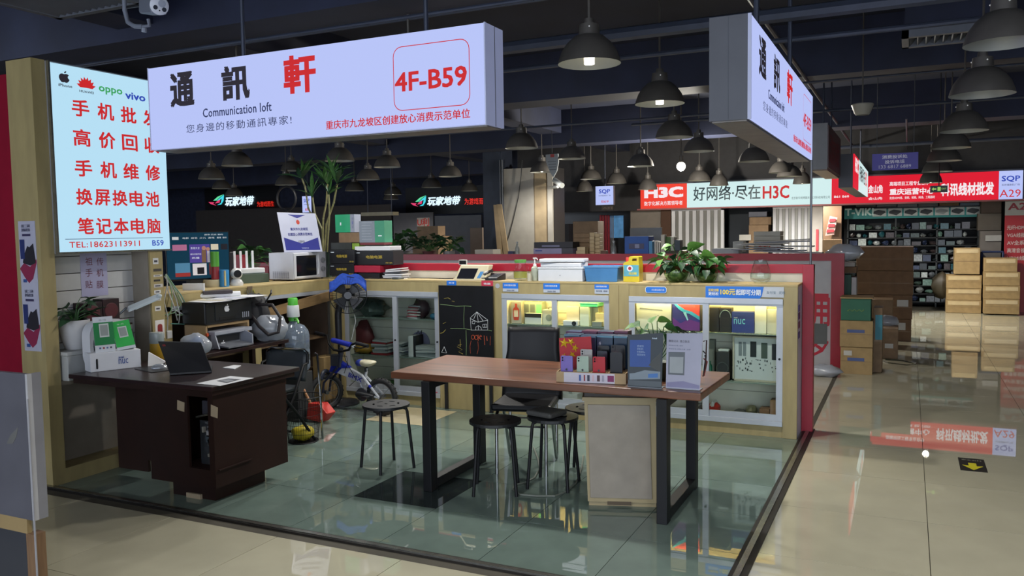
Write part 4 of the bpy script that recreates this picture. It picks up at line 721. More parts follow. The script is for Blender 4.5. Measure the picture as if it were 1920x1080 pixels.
t = thing('security_camera', 'small white ball camera on the tan counter edge', 'camera'); p = PY(444, 534, 5.55); p.z = CZ; WH = plain('d0d0d0', .3); part('base', B().lathe([(.055, 0), (.058, .02), (.045, .05), (.03, .06)], p, 20), WH, t, smooth=True); part('head', B().ball(p+EZ*.105, .052, 18), WH, t, smooth=True); part('lens_face', B().lathe([(.034, 0), (.03, .008), (.001, .01)], p+Vector((.036, -.022, .105)), 16, axis=(.85, -.5, 0), caps=False), plain('2a2c30', .2), t, smooth=True)
t = thing('green_box', 'long dark green box under the white router', 'box'); a_ = PY(450, 534, 5.75); c_ = PY(505, 530, 6.05); a_.z = c_.z = CZ; hG = PY(455, 515, 5.75).z-CZ; part('body', B().obox(a_, c_, .16, hG), plain('44544a', .5), t, bev=.003)
t = thing('wifi_router', 'white router with four upright antennas on the green box', 'router'); d_ = (c_-a_).normalized(); nb2 = Vector((-d_.y, d_.x, 0)); a2 = a_-d_*.02+EZ*(hG+.002)+nb2*.03; c2 = c_-d_*.02+EZ*(hG+.002)+nb2*.03
part('body', B().obox(a2, c2, .12, .05), plain('d4d6da', .35), t, bev=.008); L2 = (c2-a2).length
for k in range(4): q_ = a2+d_*(.06+(L2-.12)*k/3)+nb2*.11+EZ*.03; part('antenna', B().slab(q_+EZ*.08, d_*.011, nb2*.006, (0, 0, .1)), plain('d8dade', .35), t, bev=.003)
# microwave
XM = -5.27; C0, C1 = PX(551, 522, XM), PX(612, 518, XM)
for p in (C0, C1): p.z = CZ+.012
e1 = (C1-C0); e2 = Vector((-e1.y, e1.x, 0)).normalized()*(C0.x-PY(505, 520, C0.y).x); hM = PY(551, 474, C0.y).z-C0.z; u1 = e1.normalized(); L1 = e1.length; nf = Vector((u1.y, -u1.x, 0))
t = thing('microwave_oven', 'white microwave oven with dark door standing on the corner of the counter', 'microwave'); part('body', B().obox(C0, C1, e2.length, hM), mat('microwave_white', 'b4b6c0', .35, .1, .03), t, bev=.005); q = lambda u, v, k=1: C0+u1*(u*L1)+EZ*(v*hM)+nf*(.003*k)
dr = part('door', B().prism([q(.01, .04, 0), q(.76, .04, 0), q(.76, .97, 0), q(.01, .97, 0)], nf*.012), plain('c4c6cc', .35), t, bev=.003); part('door_window', B().quad(q(.06, .12, 4.3), q(.66, .12, 4.3), q(.66, .88, 4.3), q(.06, .88, 4.3)), plain('14161c', .12), dr); part('handle', B().tube([q(.71, .15, 5), q(.715, .5, 7), q(.71, .9, 5)], .008, 8), plain('d4d6da', .3), dr)
for v in (.68, .34): part('dial', B().lathe([(.026, 0), (.022, .018), (.001, .02)], q(.88, v), 18, axis=nf, caps=False), plain('a0a2a8', .25, .5), t, smooth=True)
for r_ in range(6):
    for k in range(8): pp_ = C0+e2*(.22+.085*k)-u1*.0015+EZ*(hM*(.06+.045*r_)); part('vent', B().slab(pp_, e2.normalized()*.008, (0, 0, .0025), u1*.0008), plain('6a6c74'), t)
for k, (u, v) in enumerate(((.06, .1), (.94, .1), (.06, .9), (.94, .9))): f_ = C0+u1*(u*L1)+e2*v-EZ*.012; part('foot', B().cyl(f_, f_+EZ*.013, .012, n=8), BLKP, t)
t = thing('notice_board_stand', 'white and blue notice board leaning on top of the microwave', 'notice'); A = PY(533, 474, C0.y+.10); Bp = PY(605, 473, C0.y+.30); zM = CZ+.013+hM; A.z = Bp.z = zM; TL = PY(519, 398, C0.y+.14); TR = PY(591, 400, C0.y+.34); n = (Bp-A).cross(TL-A).normalized()
part('board', B().prism([A, Bp, TR, TL], -n*.012), mat('notice_white', 'c2c6da', .4, 0, .03), t, bev=.003)
q = lambda u, v, k=1: A+(Bp-A)*u+((TL-A)*(1-u)+(TR-Bp)*u)*v+n*(.0012*k); NVB = plain('2a2f8a', .4)
part('blue_field', B().quad(q(.06, .05), q(.95, .05), q(.95, .37), q(.5, .22), q(.06, .37)), NVB, t); part('blue_triangle', B().quad(q(.27, .95), q(.5, .86), q(.73, .95)), NVB, t); part('red_emblem', B().quad(*[q(.5+.045*cos(k*pi/6), .76+.06*sin(k*pi/6)) for k in range(12)]), plain('c8402c'), t)
d1 = (Bp-A).normalized(); u_ = (TL-A).normalized(); W = (Bp-A).length; Hh = (TL-A).length
text('重庆市九龙坡区', q(.27, .545), d1, u_, .46*W, .07*Hh, NVB, t, bold=.015); text('创建放心消费示范单位', q(.18, .41), d1, u_, .64*W, .075*Hh, NVB, t, bold=.015); text('12315', q(.43, .24), d1, u_, .15*W, .05*Hh, plain('16161e'), t, bold=.03); text('消费者投诉举报专线', q(.32, .085), d1, u_, .34*W, .03*Hh, PW, t)
# plant on the counter behind the router
t = thing('leafy_plant', 'bushy green plant behind the white router', 'plant'); p = PY(468, 500, 6.6); p.z = CZ; part('pot', B().lathe([(.07, 0), (.11, .14), (.115, .15), (.1, .15), (.01, .14)], p, 20, caps=False), plain('8a8a86', .5), t, smooth=True); bushy(t, p+EZ*.13, 44, .24, .24, .13, 'abbw', .9)
ybox('red_carton', 'small red box between the green plant and the router', 'box', 434, 448, 478, 6.3, CZ, .1, plain('8a2030', .5)); ybox('red_carton', 'flat dark red box beside the microwave, behind the router', 'box', 484, 503, 500, 6.3, CZ, .1, plain('7a2030', .5))
# ================================================================ things on the back counter
YC = 6.72
def prow(lst):
    for a in lst: ybox(*a[:-1], **a[-1]) if isinstance(a[-1], dict) else ybox(*a)
BLKC = mat('black_carton_card', '15161c', .45, 0, .1); GOLD = plain('b09a3c', .5); CARD = mat('brown_cardboard', '7c644a', .7, 0, .12, 12); CARD2 = mat('pale_cardboard', '927a52', .7, 0, .12, 12)
def printed(o, ext, s, u, v, w_, h_, m, Y, bold=0):
    a, b, z0, z1 = ext; text(s, Vector((a+u*(b-a), Y-.0018, z0+v*(z1-z0))), EX, EZ, w_*(b-a), h_*(z1-z0), m, o, bold=bold)
for (x0, x1, yt, yb, Y, lb) in ((617, 663, 495, 517, 6.70, 'black carton with gold print at the bottom of the stack beside the microwave'), (617, 664, 469, 494.6, 6.70, 'black carton with gold print on top of another beside the microwave'), (665, 737, 470, 497, 6.74, 'wide black carton with gold print under the white slab')):
    o, e = ybox('black_carton', lb, 'box', x0, x1, yt, Y, CZ, .18, BLKC, yb=yb); printed(o, e, '电脑电源', .3, .45, .42, .22, GOLD, Y, .02); printed(o, e, '原装', .8, .1, .18, .12, GOLD, Y); part('print', B().box((e[0]+.02, Y-.0018, e[3]-.025), (e[0]+.06, Y, e[3]-.018)), PW, o)
    if yb > 516: e
o, e = ybox('pink_carton', 'flat red and pink carton under the wide black carton', 'box', 663, 712, 498, 6.71, CZ, .2, plain('a8203c', .5), yb=511)
ybox('black_device', 'low black device under the pink carton', 'box', 672, 711, 511.5, 6.72, CZ, .18, BLKC, yb=524)
ybox('white_slab', 'thin white slab lying on the wide black carton', 'box', 665, 731, 462, 6.74, CZ, .2, PAPER, yb=469.7)
ybox('lime_carton', 'small lime green carton on the dark flat carton', 'box', 660, 673, 456, 6.76, CZ, .1, plain('7a9a30', .5), yb=468); ybox('dark_carton', 'dark flat carton on the black cartons below the tan one', 'box', 620, 659, 455, 6.76, CZ, .12, plain('2a2e2c', .5), yb=468.7)
ybox('tan_carton', 'tan carton below the bright green carton', 'box', 635, 674, 436.3, 6.77, CZ, .14, CARD, yb=455)
t = thing('green_carton', 'bright green carton with grey printed side on top of the stack', 'box'); a = PY(629, 436, 6.77); c = PY(656, 402, 6.77); d = PY(676, 402, 6.85); part('body', B().box((a.x, 6.77, a.z), (c.x, 6.88, c.z)), plain('1e9a6a', .45), t, bev=.002); part('grey_side', B().box((c.x, 6.77, a.z), (d.x-.02, 6.88, c.z)), plain('8a90a0', .45), t, bev=.002); part('print', B().box((a.x+.06, 6.768, a.z+.07), (a.x+.075, 6.77, a.z+.1)), PW, t)
for k in range(3): part('print', B().box((c.x+.02+.008*k, 6.7675-.0005*k, a.z+.04+.02*k), (d.x-.035-.006*k, 6.77, c.z-.03-.02*k)), plain(('7a8098', '9a9ab0', '6a70a0')[k]), t)
t = thing('router_carton', 'large grey and green router carton on the white slab', 'box'); a = PY(674, 455, 6.76); c = PY(702, 414, 6.76); d = PY(721, 455, 6.76); part('body', B().box((a.x, 6.76, a.z), (c.x, 6.9, c.z)), plain('7d8692', .5), t, bev=.002); part('green_side', B().box((c.x, 6.76, a.z), (d.x, 6.9, c.z)), plain('3f8f70', .5), t, bev=.002); part('red_base', B().box((a.x+.005, 6.762, a.z-.022), (d.x-.005, 6.9, a.z)), plain('6e2a30'), t)
for k in range(7): part('print', B().box((a.x+.03, 6.7585, a.z+.03+.027*k), (c.x-.03-.01*(k % 3), 6.76, a.z+.036+.027*k)), plain('98a0aa'), t)
part('print', B().box((c.x+.04, 6.7585, a.z+.06), (d.x-.03, 6.76, a.z+.07)), PW, t)
# white paper pile
t = thing('paper_pile', 'loose pile of white leaflets and boxes beside the pink carton', 'paper'); a = PY(713, 523, 6.70); c = PY(756, 500, 6.70)
for k in range(6): z = CZ+.001+.017*k; part('sheet', B().slab(Vector(((a.x+c.x)/2+random.uniform(-.015, .015), 6.79, z+.007)), (.115-.006*k, .0, .003*(k-2)), (0, .07, 0), (0, 0, .006)), (PAPER, plain('c0c4cc'), PAPER, plain('40444c'), PAPER, PAPER)[k], t)
t = thing('charging_puck', 'flat dark round pad on the counter edge beside the leaflets', 'pad'); p = PY(743, 527, 6.69); part('disc', B().lathe([(.06, 0), (.062, .01), (.05, .016), (.001, .017)], Vector((p.x, 6.72, CZ)), 20, caps=False), plain('3a4040', .4), t, smooth=True)
t = thing('black_cable', 'black cable trailing over the counter behind the fan', 'cable'); part('cord', B().tube([Vector((PY(x, 520, 6.70).x, 6.71+.03*sin(i*1.3), CZ+.006)) for i, x in enumerate((690, 702, 715, 728, 735))], .004, 6), BLKP, t)
t = thing('black_cable', 'black cable running to the card terminal along the counter', 'cable'); part('cord', B().tube([Vector((PY(x, 520, 6.8).x, 6.80+.03*sin(i*1.1), CZ+.006)) for i, x in enumerate((762, 780, 800, 820, 838, 852))], .004, 6), BLKP, t)
# payment terminal, telephone
t = thing('payment_terminal', 'cream payment terminal with slanted dark screen', 'terminal'); a = PY(851, 524, 6.68); c = PY(910, 524, 6.68); CRM = plain('c4bc9e', .4); w_ = c.x-a.x; z1 = PY(880, 497, 6.74).z
part('body', B().prism([(a.x, 6.67, CZ+.001), (c.x, 6.67, CZ+.001), (c.x, 6.76, z1), (a.x+.03, 6.76, z1)], (0, .09, 0)), CRM, t, bev=.008)
n = Vector((0, -(z1-CZ), .09)).normalized(); U = Vector((0, .09, z1-CZ)).normalized(); q = lambda u, v: Vector((a.x+.03+u*(w_*.55)+v*.02, 6.67, CZ))+U*(v*.13+.015)+n*.002
part('screen', B().quad(q(0, 0), q(1, 0), q(1, .85), q(0, .85)), plain('1a1c24', .15), t); part('blue_card', B().quad(q(1.15, .05), q(1.35, .05), q(1.4, .6), q(1.2, .6)), plain('3a7ab0'), t)
p = PY(867, 488, 6.8); part('customer_display', B().box((p.x-.04, 6.80, p.z-.045), (p.x+.045, 6.815, p.z+.005)), plain('b8b8b4'), t, bev=.003); part('display_glass', B().box((p.x-.033, 6.7985, p.z-.037), (p.x+.038, 6.80, p.z-.003)), plain('16161c', .2), t); part('display_neck', B().cyl((p.x, 6.81, CZ), (p.x, 6.81, p.z-.04), .01, n=8), CRM, t)
t = thing('desk_telephone', 'black desk telephone beside the payment terminal', 'telephone'); a = PY(906, 526, 6.72); c = PY(936, 526, 6.72); part('body', B().prism([(a.x, 6.68, CZ), (a.x, 6.86, CZ), (a.x, 6.86, CZ+.06), (a.x, 6.68, CZ+.025)], (c.x-a.x, 0, 0)), BLKP, t, bev=.005); part('handset', B().tube([Vector((a.x+.02, 6.70, CZ+.05)), Vector((a.x+.035, 6.72, CZ+.068)), Vector((a.x+.035, 6.82, CZ+.085)), Vector((a.x+.02, 6.86, CZ+.075))], .016, 8), BLKP, t, smooth=True)
for i in range(3):
    for j in range(4): part('key', B().box((a.x+.075+.025*i, 6.70+.03*j, CZ+.03+.006*j), (a.x+.09+.025*i, 6.715+.03*j, CZ+.036+.006*j)), plain('55585e'), t)
# jug, bottles, boxes
GL = glassmat('clear_glass', 'f6fbfa', .0, tint=.03); GLG = glassmat('green_water_glass', 'c4dcbc', .0, tint=.05)
t = thing('glass_jug', 'glass jug with a green lid and a fruit label', 'jug'); p = PY(976, 527, 6.78); p.y = 6.78; p.z = CZ; z1 = PY(976, 487, 6.78).z-CZ
part('body', B().lathe([(.055, 0), (.06, .01), (.058, z1*.5), (.045, z1*.72), (.05, z1*.86)], p, 20), GL, t, smooth=True); part('lid', B().lathe([(.052, z1*.86), (.055, z1), (.001, z1)], p, 20, caps=False), plain('5a9a4a', .4), t, smooth=True); part('label', B().lathe([(.0605, .02), (.0605, z1*.42)], p, 20, caps=False), plain('8a8a40', .5), t, smooth=True); part('handle', B().tube([p+Vector((.045, -.01, z1*.8)), p+Vector((.09, -.02, z1*.7)), p+Vector((.09, -.02, z1*.4)), p+Vector((.058, -.01, z1*.3))], .007, 8), GL, t, smooth=True)
t = thing('pump_bottle', 'small clear pump bottle between the jug and the white boxes', 'bottle'); p = PY(1003, 527, 6.76); p.y = 6.76; p.z = CZ; z1 = PY(1003, 483, 6.76).z-CZ; part('body', B().lathe([(.03, 0), (.033, .01), (.033, z1*.55), (.014, z1*.64)], p, 16), plain('a9b0a0', .2), t, smooth=True); part('pump', B().lathe([(.015, z1*.64), (.015, z1*.72), (.006, z1*.73), (.006, z1*.93), (.016, z1*.94), (.016, z1)], p, 12), plain('d4d6d8', .3), t, smooth=True); part('spout', B().tube([p+EZ*z1*.96, p+Vector((.03, -.02, z1*.97)), p+Vector((.04, -.027, z1*.9))], .005, 6), plain('d4d6d8', .3), t)
t = thing('snack_packet', 'small round sweet tin beside the jug', 'tin'); p = PY(993, 527, 6.70); part('body', B().lathe([(.02, 0), (.02, .06), (.018, .065)], Vector((p.x, 6.70, CZ)), 14), plain('b8b4a0', .4), t, smooth=True)
WPL = mat('white_plastic', 'd0d4da', .35, 0, .03)
o, e = ybox('foam_box', 'lower white plastic box beside the blue tub', 'box', 1009, 1092, 505, 6.70, CZ, .2, WPL, yb=None); part('catch', B().box(((e[0]+e[1])/2-.005, 6.697, (e[2]+e[3])/2-.003), ((e[0]+e[1])/2+.004, 6.70, (e[2]+e[3])/2+.003)), plain('888c92'), o)
a = PY(1011, 504, 6.70); c = PY(1091, 496, 6.70)
t = thing('foam_box_upper', 'upper white plastic box lid set askew on the lower box', 'box'); z_ = e[3]+.002; part('tray', B().slab(Vector(((e[0]+e[1])/2+.0, 6.80, z_+.035)), (.19, .0, .0), (-.0, .09, .0), (.0, .0, .018)), WPL, t, bev=.006); part('lid', B().slab(Vector(((e[0]+e[1])/2-.002, 6.80, z_+.075)), (.20, .03, .0), (-.015, .095, .0), (.0, .0, .014)), WPL, t, bev=.006); part('rim', B().box((e[0]-.004, 6.695, z_), (e[1]+.004, 6.9, z_+.016)), WPL, t, bev=.003)
t = thing('blue_tub_box', 'translucent blue plastic tub on the counter', 'tub'); a = PY(1097, 529, 6.70); c = PY(1159, 529, 6.70); z1 = PY(1120, 499, 6.70).z; BP = mat('blue_translucent_plastic', '4a80b4', .25, 0, .12, 6)
def tub(a0, a1, y0, y1, z0, z1, fl, th=.006):
    b = B(); L = [(a0, y0), (a1, y0), (a1, y1), (a0, y1)]; o_ = [(a0-fl, y0-fl), (a1+fl, y0-fl), (a1+fl, y1+fl), (a0-fl, y1+fl)]; i_ = [(x+(th if x == a0-fl else -th), y+(th if y == y0-fl else -th)) for x, y in o_]; ib = [(x+(th if x == a0 else -th), y+(th if y == y0 else -th)) for x, y in L]
    vs = [(x, y, z0) for x, y in L]+[(x, y, z1) for x, y in o_]+[(x, y, z1) for x, y in i_]+[(x, y, z0+th) for x, y in ib]; fs = [(3, 2, 1, 0), (12, 13, 14, 15)]
    for k in range(4):
        n_ = (k+1) % 4
        for r_ in range(3): fs.append((r_*4+k, r_*4+n_, r_*4+4+n_, r_*4+4+k))
    return b.add(vs, fs)
part('body', tub(a.x+.01, c.x-.01, 6.70, 6.88, CZ, z1, .012), BP, t, bev=.003); part('rim', tub(a.x-.008, c.x+.008, 6.685, 6.895, z1-.012, z1, .0), plain('5a8cba', .3), t)
t = thing('detergent_jug', 'yellow detergent jug with a blue label on the counter', 'jug'); a = PY(1167, 526, 6.72); c = PY(1197, 526, 6.72); z1 = PY(1180, 481, 6.72).z; hh = z1-CZ; ww = c.x-a.x; YJ = mat('yellow_plastic', 'd0bc1e', .35, 0, .05)
prof = [(.03, 0), (.97, 0), (1, .04), (1, .72), (.97, .78), (.97, .97), (.92, 1), (.42, 1), (.36, .95), (.34, .82), (.05, .76), (0, .7), (0, .04)]; hole = [(.55, .82), (.85, .82), (.85, .92), (.58, .92)]
vs, fs = shape_mesh([[(u*ww, v*hh) for u, v in prof], [(u*ww, v*hh) for u, v in hole]], .055); b = B(); b.add([Vector((a.x+v.x, 6.80+v.z, CZ+v.y)) for v in vs], fs); part('body', b, YJ, t, smooth=30); part('cap', B().lathe([(.02, 0), (.02, .035), (.016, .04)], Vector((a.x+.025, 6.80, CZ+hh*.77)), 14), plain('c03030', .4), t, smooth=True)
part('label', B().box((a.x+.004, 6.742, CZ+hh*.22), (c.x-.004, 6.745, CZ+hh*.66)), plain('5aa8c0', .4), t); part('label_mark', B().lathe([(.026, 0), (.001, .0006)], Vector((a.x+ww*.42, 6.7415, CZ+hh*.53)), 18, axis=(0, -1, 0), caps=False), PW, t); text('洗洁精', Vector((a.x+ww*.35, 6.7405, CZ+hh*.28)), EX, EZ, ww*.5, hh*.1, plain('e8e060'), t, bold=.02); part('label_mark_core', B().lathe([(.014, 0), (.001, .0006)], Vector((a.x+ww*.42, 6.7395, CZ+hh*.53)), 14, axis=(0, -1, 0), caps=False), plain('b02828'), t)
def globe(label, px, pyb, wpx, Y, seed, n, rad, h, size):
    t = thing('glass_bowl_plant', label, 'plant'); p = PY(px, pyb, Y); p.y = Y; p.z = CZ; r = (PY(px+wpx/2, pyb, Y).x-p.x); 
    part('bowl', B().lathe([(r*.5, 0), (r*.8, r*.22), (r*.98, r*.6), (r, r*.9), (r*.9, r*1.25), (r*.68, r*1.5), (r*.72, r*1.58)], p, 24, caps=False), GLG, t, smooth=True); part('water_and_roots', lumpy(p+EZ*(r*.52), r*.74, (1, 1, .62), seed, 16, .12), mat('mossy_roots', '6a7a50', .6, 0, .4, 30), t, smooth=60)
    rng = random.Random(seed); bushy(t, p+EZ*r*1.4, n, rad, h, size, 'aabc', .5, True, rng)
    for k in range(int(n*.5)):
        az = rng.uniform(0, 2*pi); put_leaf(t, rng.choice('ab'), p+Vector((cos(az)*r*.9, sin(az)*r*.9, r*rng.uniform(1.1, 1.7))), az, rng.uniform(-.9, 0), size*rng.uniform(.7, 1.1), rng.uniform(-.4, .4))
    return t, p, r
t, p, r = globe('larger leafy pothos in a round glass bowl on the counter', 1268, 529, 46, 6.80, 4, 30, .22, .19, .11)
for k, (x, y) in enumerate(((1300, 465), (1325, 475))): q_ = PY(x, y, 6.8); part('tall_stem', B().tube([p+EZ*r*1.4, (p+q_)/2+Vector((0, 0, .05)), q_], .003, 5), LG3, t); put_leaf(t, 'c', q_-Vector((.05, 0, .02)), .3-.4*k, .5-.5*k, .15, -.9)
globe('smaller leafy pothos in a round glass bowl on the counter', 1325, 529, 42, 6.80, 9, 20, .17, .10, .10)
t = thing('glass_vase', 'empty clear glass vase near the end of the counter', 'vase'); p = PY(1426, 530, 6.80); p.y = 6.80; p.z = CZ; r = PY(1446, 520, 6.8).x-p.x; part('body', B().lathe([(.55*r, 0), (.95*r, .03), (r, .06), (.85*r, .12), (.62*r, .17), (.64*r, .185), (.60*r, .185), (.58*r, .17), (.81*r, .12), (.95*r, .06), (.9*r, .034), (.001, .012)], p, 28, caps=False), GL, t, smooth=True)
# bamboo behind the boxes
t = thing('lucky_bamboo', 'tall lucky bamboo with long narrow leaves behind the microwave', 'plant'); rng = random.Random(5); base = PY(612, 480, 6.86); base.y = 6.86; base.z = CZ
STK = mat('bamboo_stem', '6e6c44', .5, 0, .25, 30); part('vase', B().lathe([(.05, 0), (.06, .1), (.05, .25), (.055, .26)], base, 18), plain('3a4a40', .3), t, smooth=True)
for k, pts in enumerate((((612, 470), (616, 430), (618, 395), (616, 365)), ((607, 470), (612, 420), (626, 380), (632, 345)), ((604, 470), (606, 410), (612, 380), (614, 345)), ((600, 470), (596, 430), (578, 390), (572, 350), (566, 335)), ((608, 470), (604, 430), (590, 400), (586, 370)))):
    P = [PY(x, y, 6.86+.015*k) for x, y in pts]; P[0].z = CZ+.2; part('stem', B().tube(P, .009, 8), STK, t, smooth=True)
    for j in range(1, len(P)-1): part('node_ring', B().tube([P[j]-EZ*.006, P[j]+EZ*.006], .0115, 8), plain('6a6a48'), t)
for (x, y, n_) in ((632, 345, 12), (616, 365, 9), (614, 345, 12), (566, 335, 11), (586, 370, 8), (625, 325, 9)):
    p = PY(x, y, 6.88)
    for k in range(n_): put_leaf(t, rng.choice('nm'), p, rng.uniform(0, 2*pi), rng.uniform(.3, 1.35), rng.uniform(.18, .34), rng.uniform(-1, 1))
t = thing('black_ring', 'round black cable ring standing behind the notice board', 'ring'); p = PY(537, 372, 6.9); part('hoop', B().tube([p+Vector((.125*cos(k*pi/16), .0, .125*sin(k*pi/16))) for k in range(32)], .012, 6, closed=True), BLKP, t, smooth=True); part('stand', B().cyl(Vector((p.x, p.y, CZ)), Vector((p.x, p.y, p.z-.12)), .012, n=8), BLKP, t)
# ================================================================ cabinet contents
def inbox(name, label, cat, x0, x1, yt, yb, m, Y=6.74, dep=.12, **k): return ybox(name, label, cat, x0, x1, yt, Y, 0, dep, m, yb=yb, **k)
z5 = lambda u, v: (1170+u/5.818, 540+v/5.818)
# right cabinet, top shelf
def shelfz(t_, i): return t_[i]
S1R, S2R = zS(1330, 622), zS(1330, 711); S1M, S2M = zS(1045, 609), zS(1045, 690); S1L, S2L = zS(735, 596), zS(735, 667)
def onshelf(name, label, cat, x0, x1, yt, z0, m, Y=6.76, dep=.10, group=None): return ybox(name, label, cat, x0, x1, yt, Y, z0+.001, dep, m, group=group, bev=.002)
LPW = mat('pale_laptop_box', 'c8cec8', .5, 0, .03)
o, e = onshelf('laptop_box', 'white laptop box with a thin silver edge picture in the end cabinet', 'box', 1193, 1259, 564, S1R, LPW); part('print', B().prism([(e[0]+.03, 6.7585, e[2]+.17), (e[0]+.23, 6.7585, e[2]+.16), (e[0]+.22, 6.7585, e[2]+.168), (e[0]+.03, 6.7585, e[2]+.182)], (0, .001, 0)), plain('7a8084'), o)
o, e = onshelf('tablet_box', 'tablet box with red and blue wave picture in the end cabinet', 'box', 1260, 1313, 565, S1R, plain('1c2440', .4), 6.75); w_, h_ = e[1]-e[0], e[3]-e[2]; q = lambda u, v, k: Vector((e[0]+u*w_, 6.7495-.0006*k, e[2]+v*h_))
for k, (lp, c_) in enumerate((([(.02, .02), (.98, .02), (.98, .98), (.02, .98)], '2a2a78'), ([(.02, .02), (.98, .02), (.98, .3), (.6, .4), (.3, .25), (.02, .45)], '5a2878'), ([(.02, .98), (.98, .98), (.98, .5), (.7, .58), (.4, .75)], 'd04840'), ([(.02, .95), (.25, .72), (.42, .62), (.62, .58), (.98, .38), (.98, .5), (.7, .66), (.46, .72), (.3, .82), (.02, .99)], '3aa0d0'), ([(.4, .62), (.55, .35), (.58, .38), (.5, .64)], '88c8e8'))): part('print', B().quad(*[q(u, v, k+1) for u, v in lp]), plain(c_, .4), o)
o, e = onshelf('black_phone_box', 'plain black box next to the cabinet divider', 'box', 1326, 1348, 577, S1R, BLKC, 6.76); o, e = onshelf('black_phone_box', 'black box with a round lens ring print in the end cabinet', 'box', 1349, 1371, 578, S1R, BLKC, 6.75); b = B(); cx = (e[0]+e[1])/2; part('print', b.tube([Vector((cx+.045*cos(k*pi/10), 6.7485, e[2]+.12+.06*sin(k*pi/10))) for k in range(11)], .003, 5), plain('6a8090', .3), o)
o, e = onshelf('blue_computer_box', 'blue computer box with pale lettering in the end cabinet', 'box', 1372, 1414, 585, S1R, plain('27367a', .4), 6.75); printed(o, e, 'nuc', .1, .42, .5, .25, plain('6ab8c8'), 6.75); printed(o, e, 'intel', .1, .7, .15, .06, PW, 6.75)
onshelf('white_phone_box', 'taller white accessory box beside the blue box', 'box', 1415, 1437, 574, S1R, LPW, 6.76); onshelf('white_phone_box', 'shorter white accessory box at the end of the shelf', 'box', 1438, 1458, 580, S1R, plain('b9beb8', .5), 6.77)
# right cabinet, middle shelf: parts frame
t = thing('parts_display_frame', 'framed display of four phone screens and tiny phone parts', 'frame'); a = PY(1377, 640, 6.78); c = PY(1459, 640, 6.78); z0 = S2R+.001; z1 = PY(1420, 634, 6.78).z; w_, h_ = c.x-a.x, z1-z0
part('backing', B().box((a.x, 6.78, z0), (c.x, 6.80, z1)), mat('display_card_white', 'c6cccc', .5, 0, .02), t)
for s in (((a.x-.012, z0), (a.x, z1)), ((c.x, z0), (c.x+.012, z1)), ((a.x-.012, z1), (c.x+.012, z1+.012)), ((a.x-.012, z0-.0), (c.x+.012, z0+.014))): part('frame_bar', B().box((s[0][0], 6.77, s[0][1]), (s[1][0], 6.805, s[1][1])), plain('b6b09a', .4), t)
for u in (.10, .20): part('back_cover', B().box((a.x+u*w_-.0, 6.777, z0+.58*h_), (a.x+(u+.07)*w_, 6.78, z0+.9*h_)), plain('7a8488', .3), t)
for k, u in enumerate((.37, .62, .86)): part('phone_screen', B().box((a.x+u*w_, 6.776, z0+(.56-.02*k)*h_), (a.x+(u+.14)*w_, 6.78, z0+(.92-.02*k)*h_)), plain(('2a3034', '4a5650', '1c2026')[k], .2), t, bev=.002)
rng = random.Random(3)
for k in range(34): u, v = rng.uniform(.03, .95), rng.uniform(.22, .5); part('phone_part', B().box((a.x+u*w_, 6.778, z0+v*h_), (a.x+(u+rng.uniform(.01, .04))*w_, 6.78, z0+(v+rng.uniform(.012, .05))*h_)), plain(rng.choice(('30363a', '5a6468', '20242a')), .4), t)
t = thing('small_speaker', 'small dark speaker box on the middle shelf of the end cabinet', 'speaker'); a = PY(1343, 690, 6.76); c = PY(1367, 660, 6.76); part('body', B().box((a.x, 6.76, S2R+.001), (c.x, 6.88, c.z)), plain('25282a', .5), t, bev=.004); part('cone', B().lathe([(.045, 0), (.03, .012), (.001, .015)], Vector(((a.x+c.x)/2, 6.758, S2R+.1)), 18, axis=(0, 1, 0), caps=False), plain('3c4240', .4), t, smooth=True); part('cone_rim', B().tube([Vector(((a.x+c.x)/2+.045*cos(k*pi/10), 6.757, S2R+.1+.045*sin(k*pi/10))) for k in range(20)], .004, 5, closed=True), plain('4a504e', .3), t)
ybox('thin_tablet', 'thin pale box lying on the small speaker', 'box', 1347, 1366, 655, 6.77, PY(1355, 659.5, 6.76).z+.001, .08, LPW)
t = thing('green_bottle', 'small green bottle by the cabinet divider', 'bottle'); p = PY(1331, 690, 6.76); part('body', B().lathe([(.018, 0), (.02, .01), (.02, .11), (.008, .13), (.008, .15)], Vector((p.x, 6.76, S2R+.001)), 14), plain('2a7a5a', .3), t, smooth=True)
onshelf('keyboard_box', 'narrow grey keyboard box standing by the cabinet divider', 'box', 1327, 1340, 637, S2R, plain('6a6e66', .5), 6.82, .06)
# right cabinet, bottom: clutter
z0 = .116
for k, (x0, x1, yt, c_, lb, tilt) in enumerate(((1327, 1352, 753, 'b02a20', 'red snack carton on the floor of the end cabinet', .2), (1331, 1347, 750, 'd8d8d0', 'white and green snack box leaning on the red carton', .5), (1372, 1402, 768, '3a3a38', 'dark cable bag on the floor of the end cabinet', .3), (1398, 1420, 760, '5a5840', 'yellow striped cable bundle in the end cabinet', .7), (1425, 1444, 766, '7a5a40', 'small brown carton near the cabinet end', 0), (1445, 1459, 750, '8a6848', 'taller brown carton at the cabinet end', 0), (1290, 1312, 760, '5a5a54', 'grey box at the floor of the end cabinet behind the table leg', 0))):
    a = PY(x0, 780, 6.80); c = PY(x1, yt, 6.80); hh = max(.05, c.z-z0); b = B()
    if tilt: b = lumpy(Vector(((a.x+c.x)/2, 6.80, z0+hh*.5)), 1, ((c.x-a.x)/2, .07, hh*.5), k+2, 10, .12); 
    else: b.box((a.x, 6.76, z0), (c.x, 6.88, z0+hh))
    single('snack_box' if k < 2 else 'clutter_box', b, plain(c_, .5), lb, 'box', bev=.0 if tilt else .002)
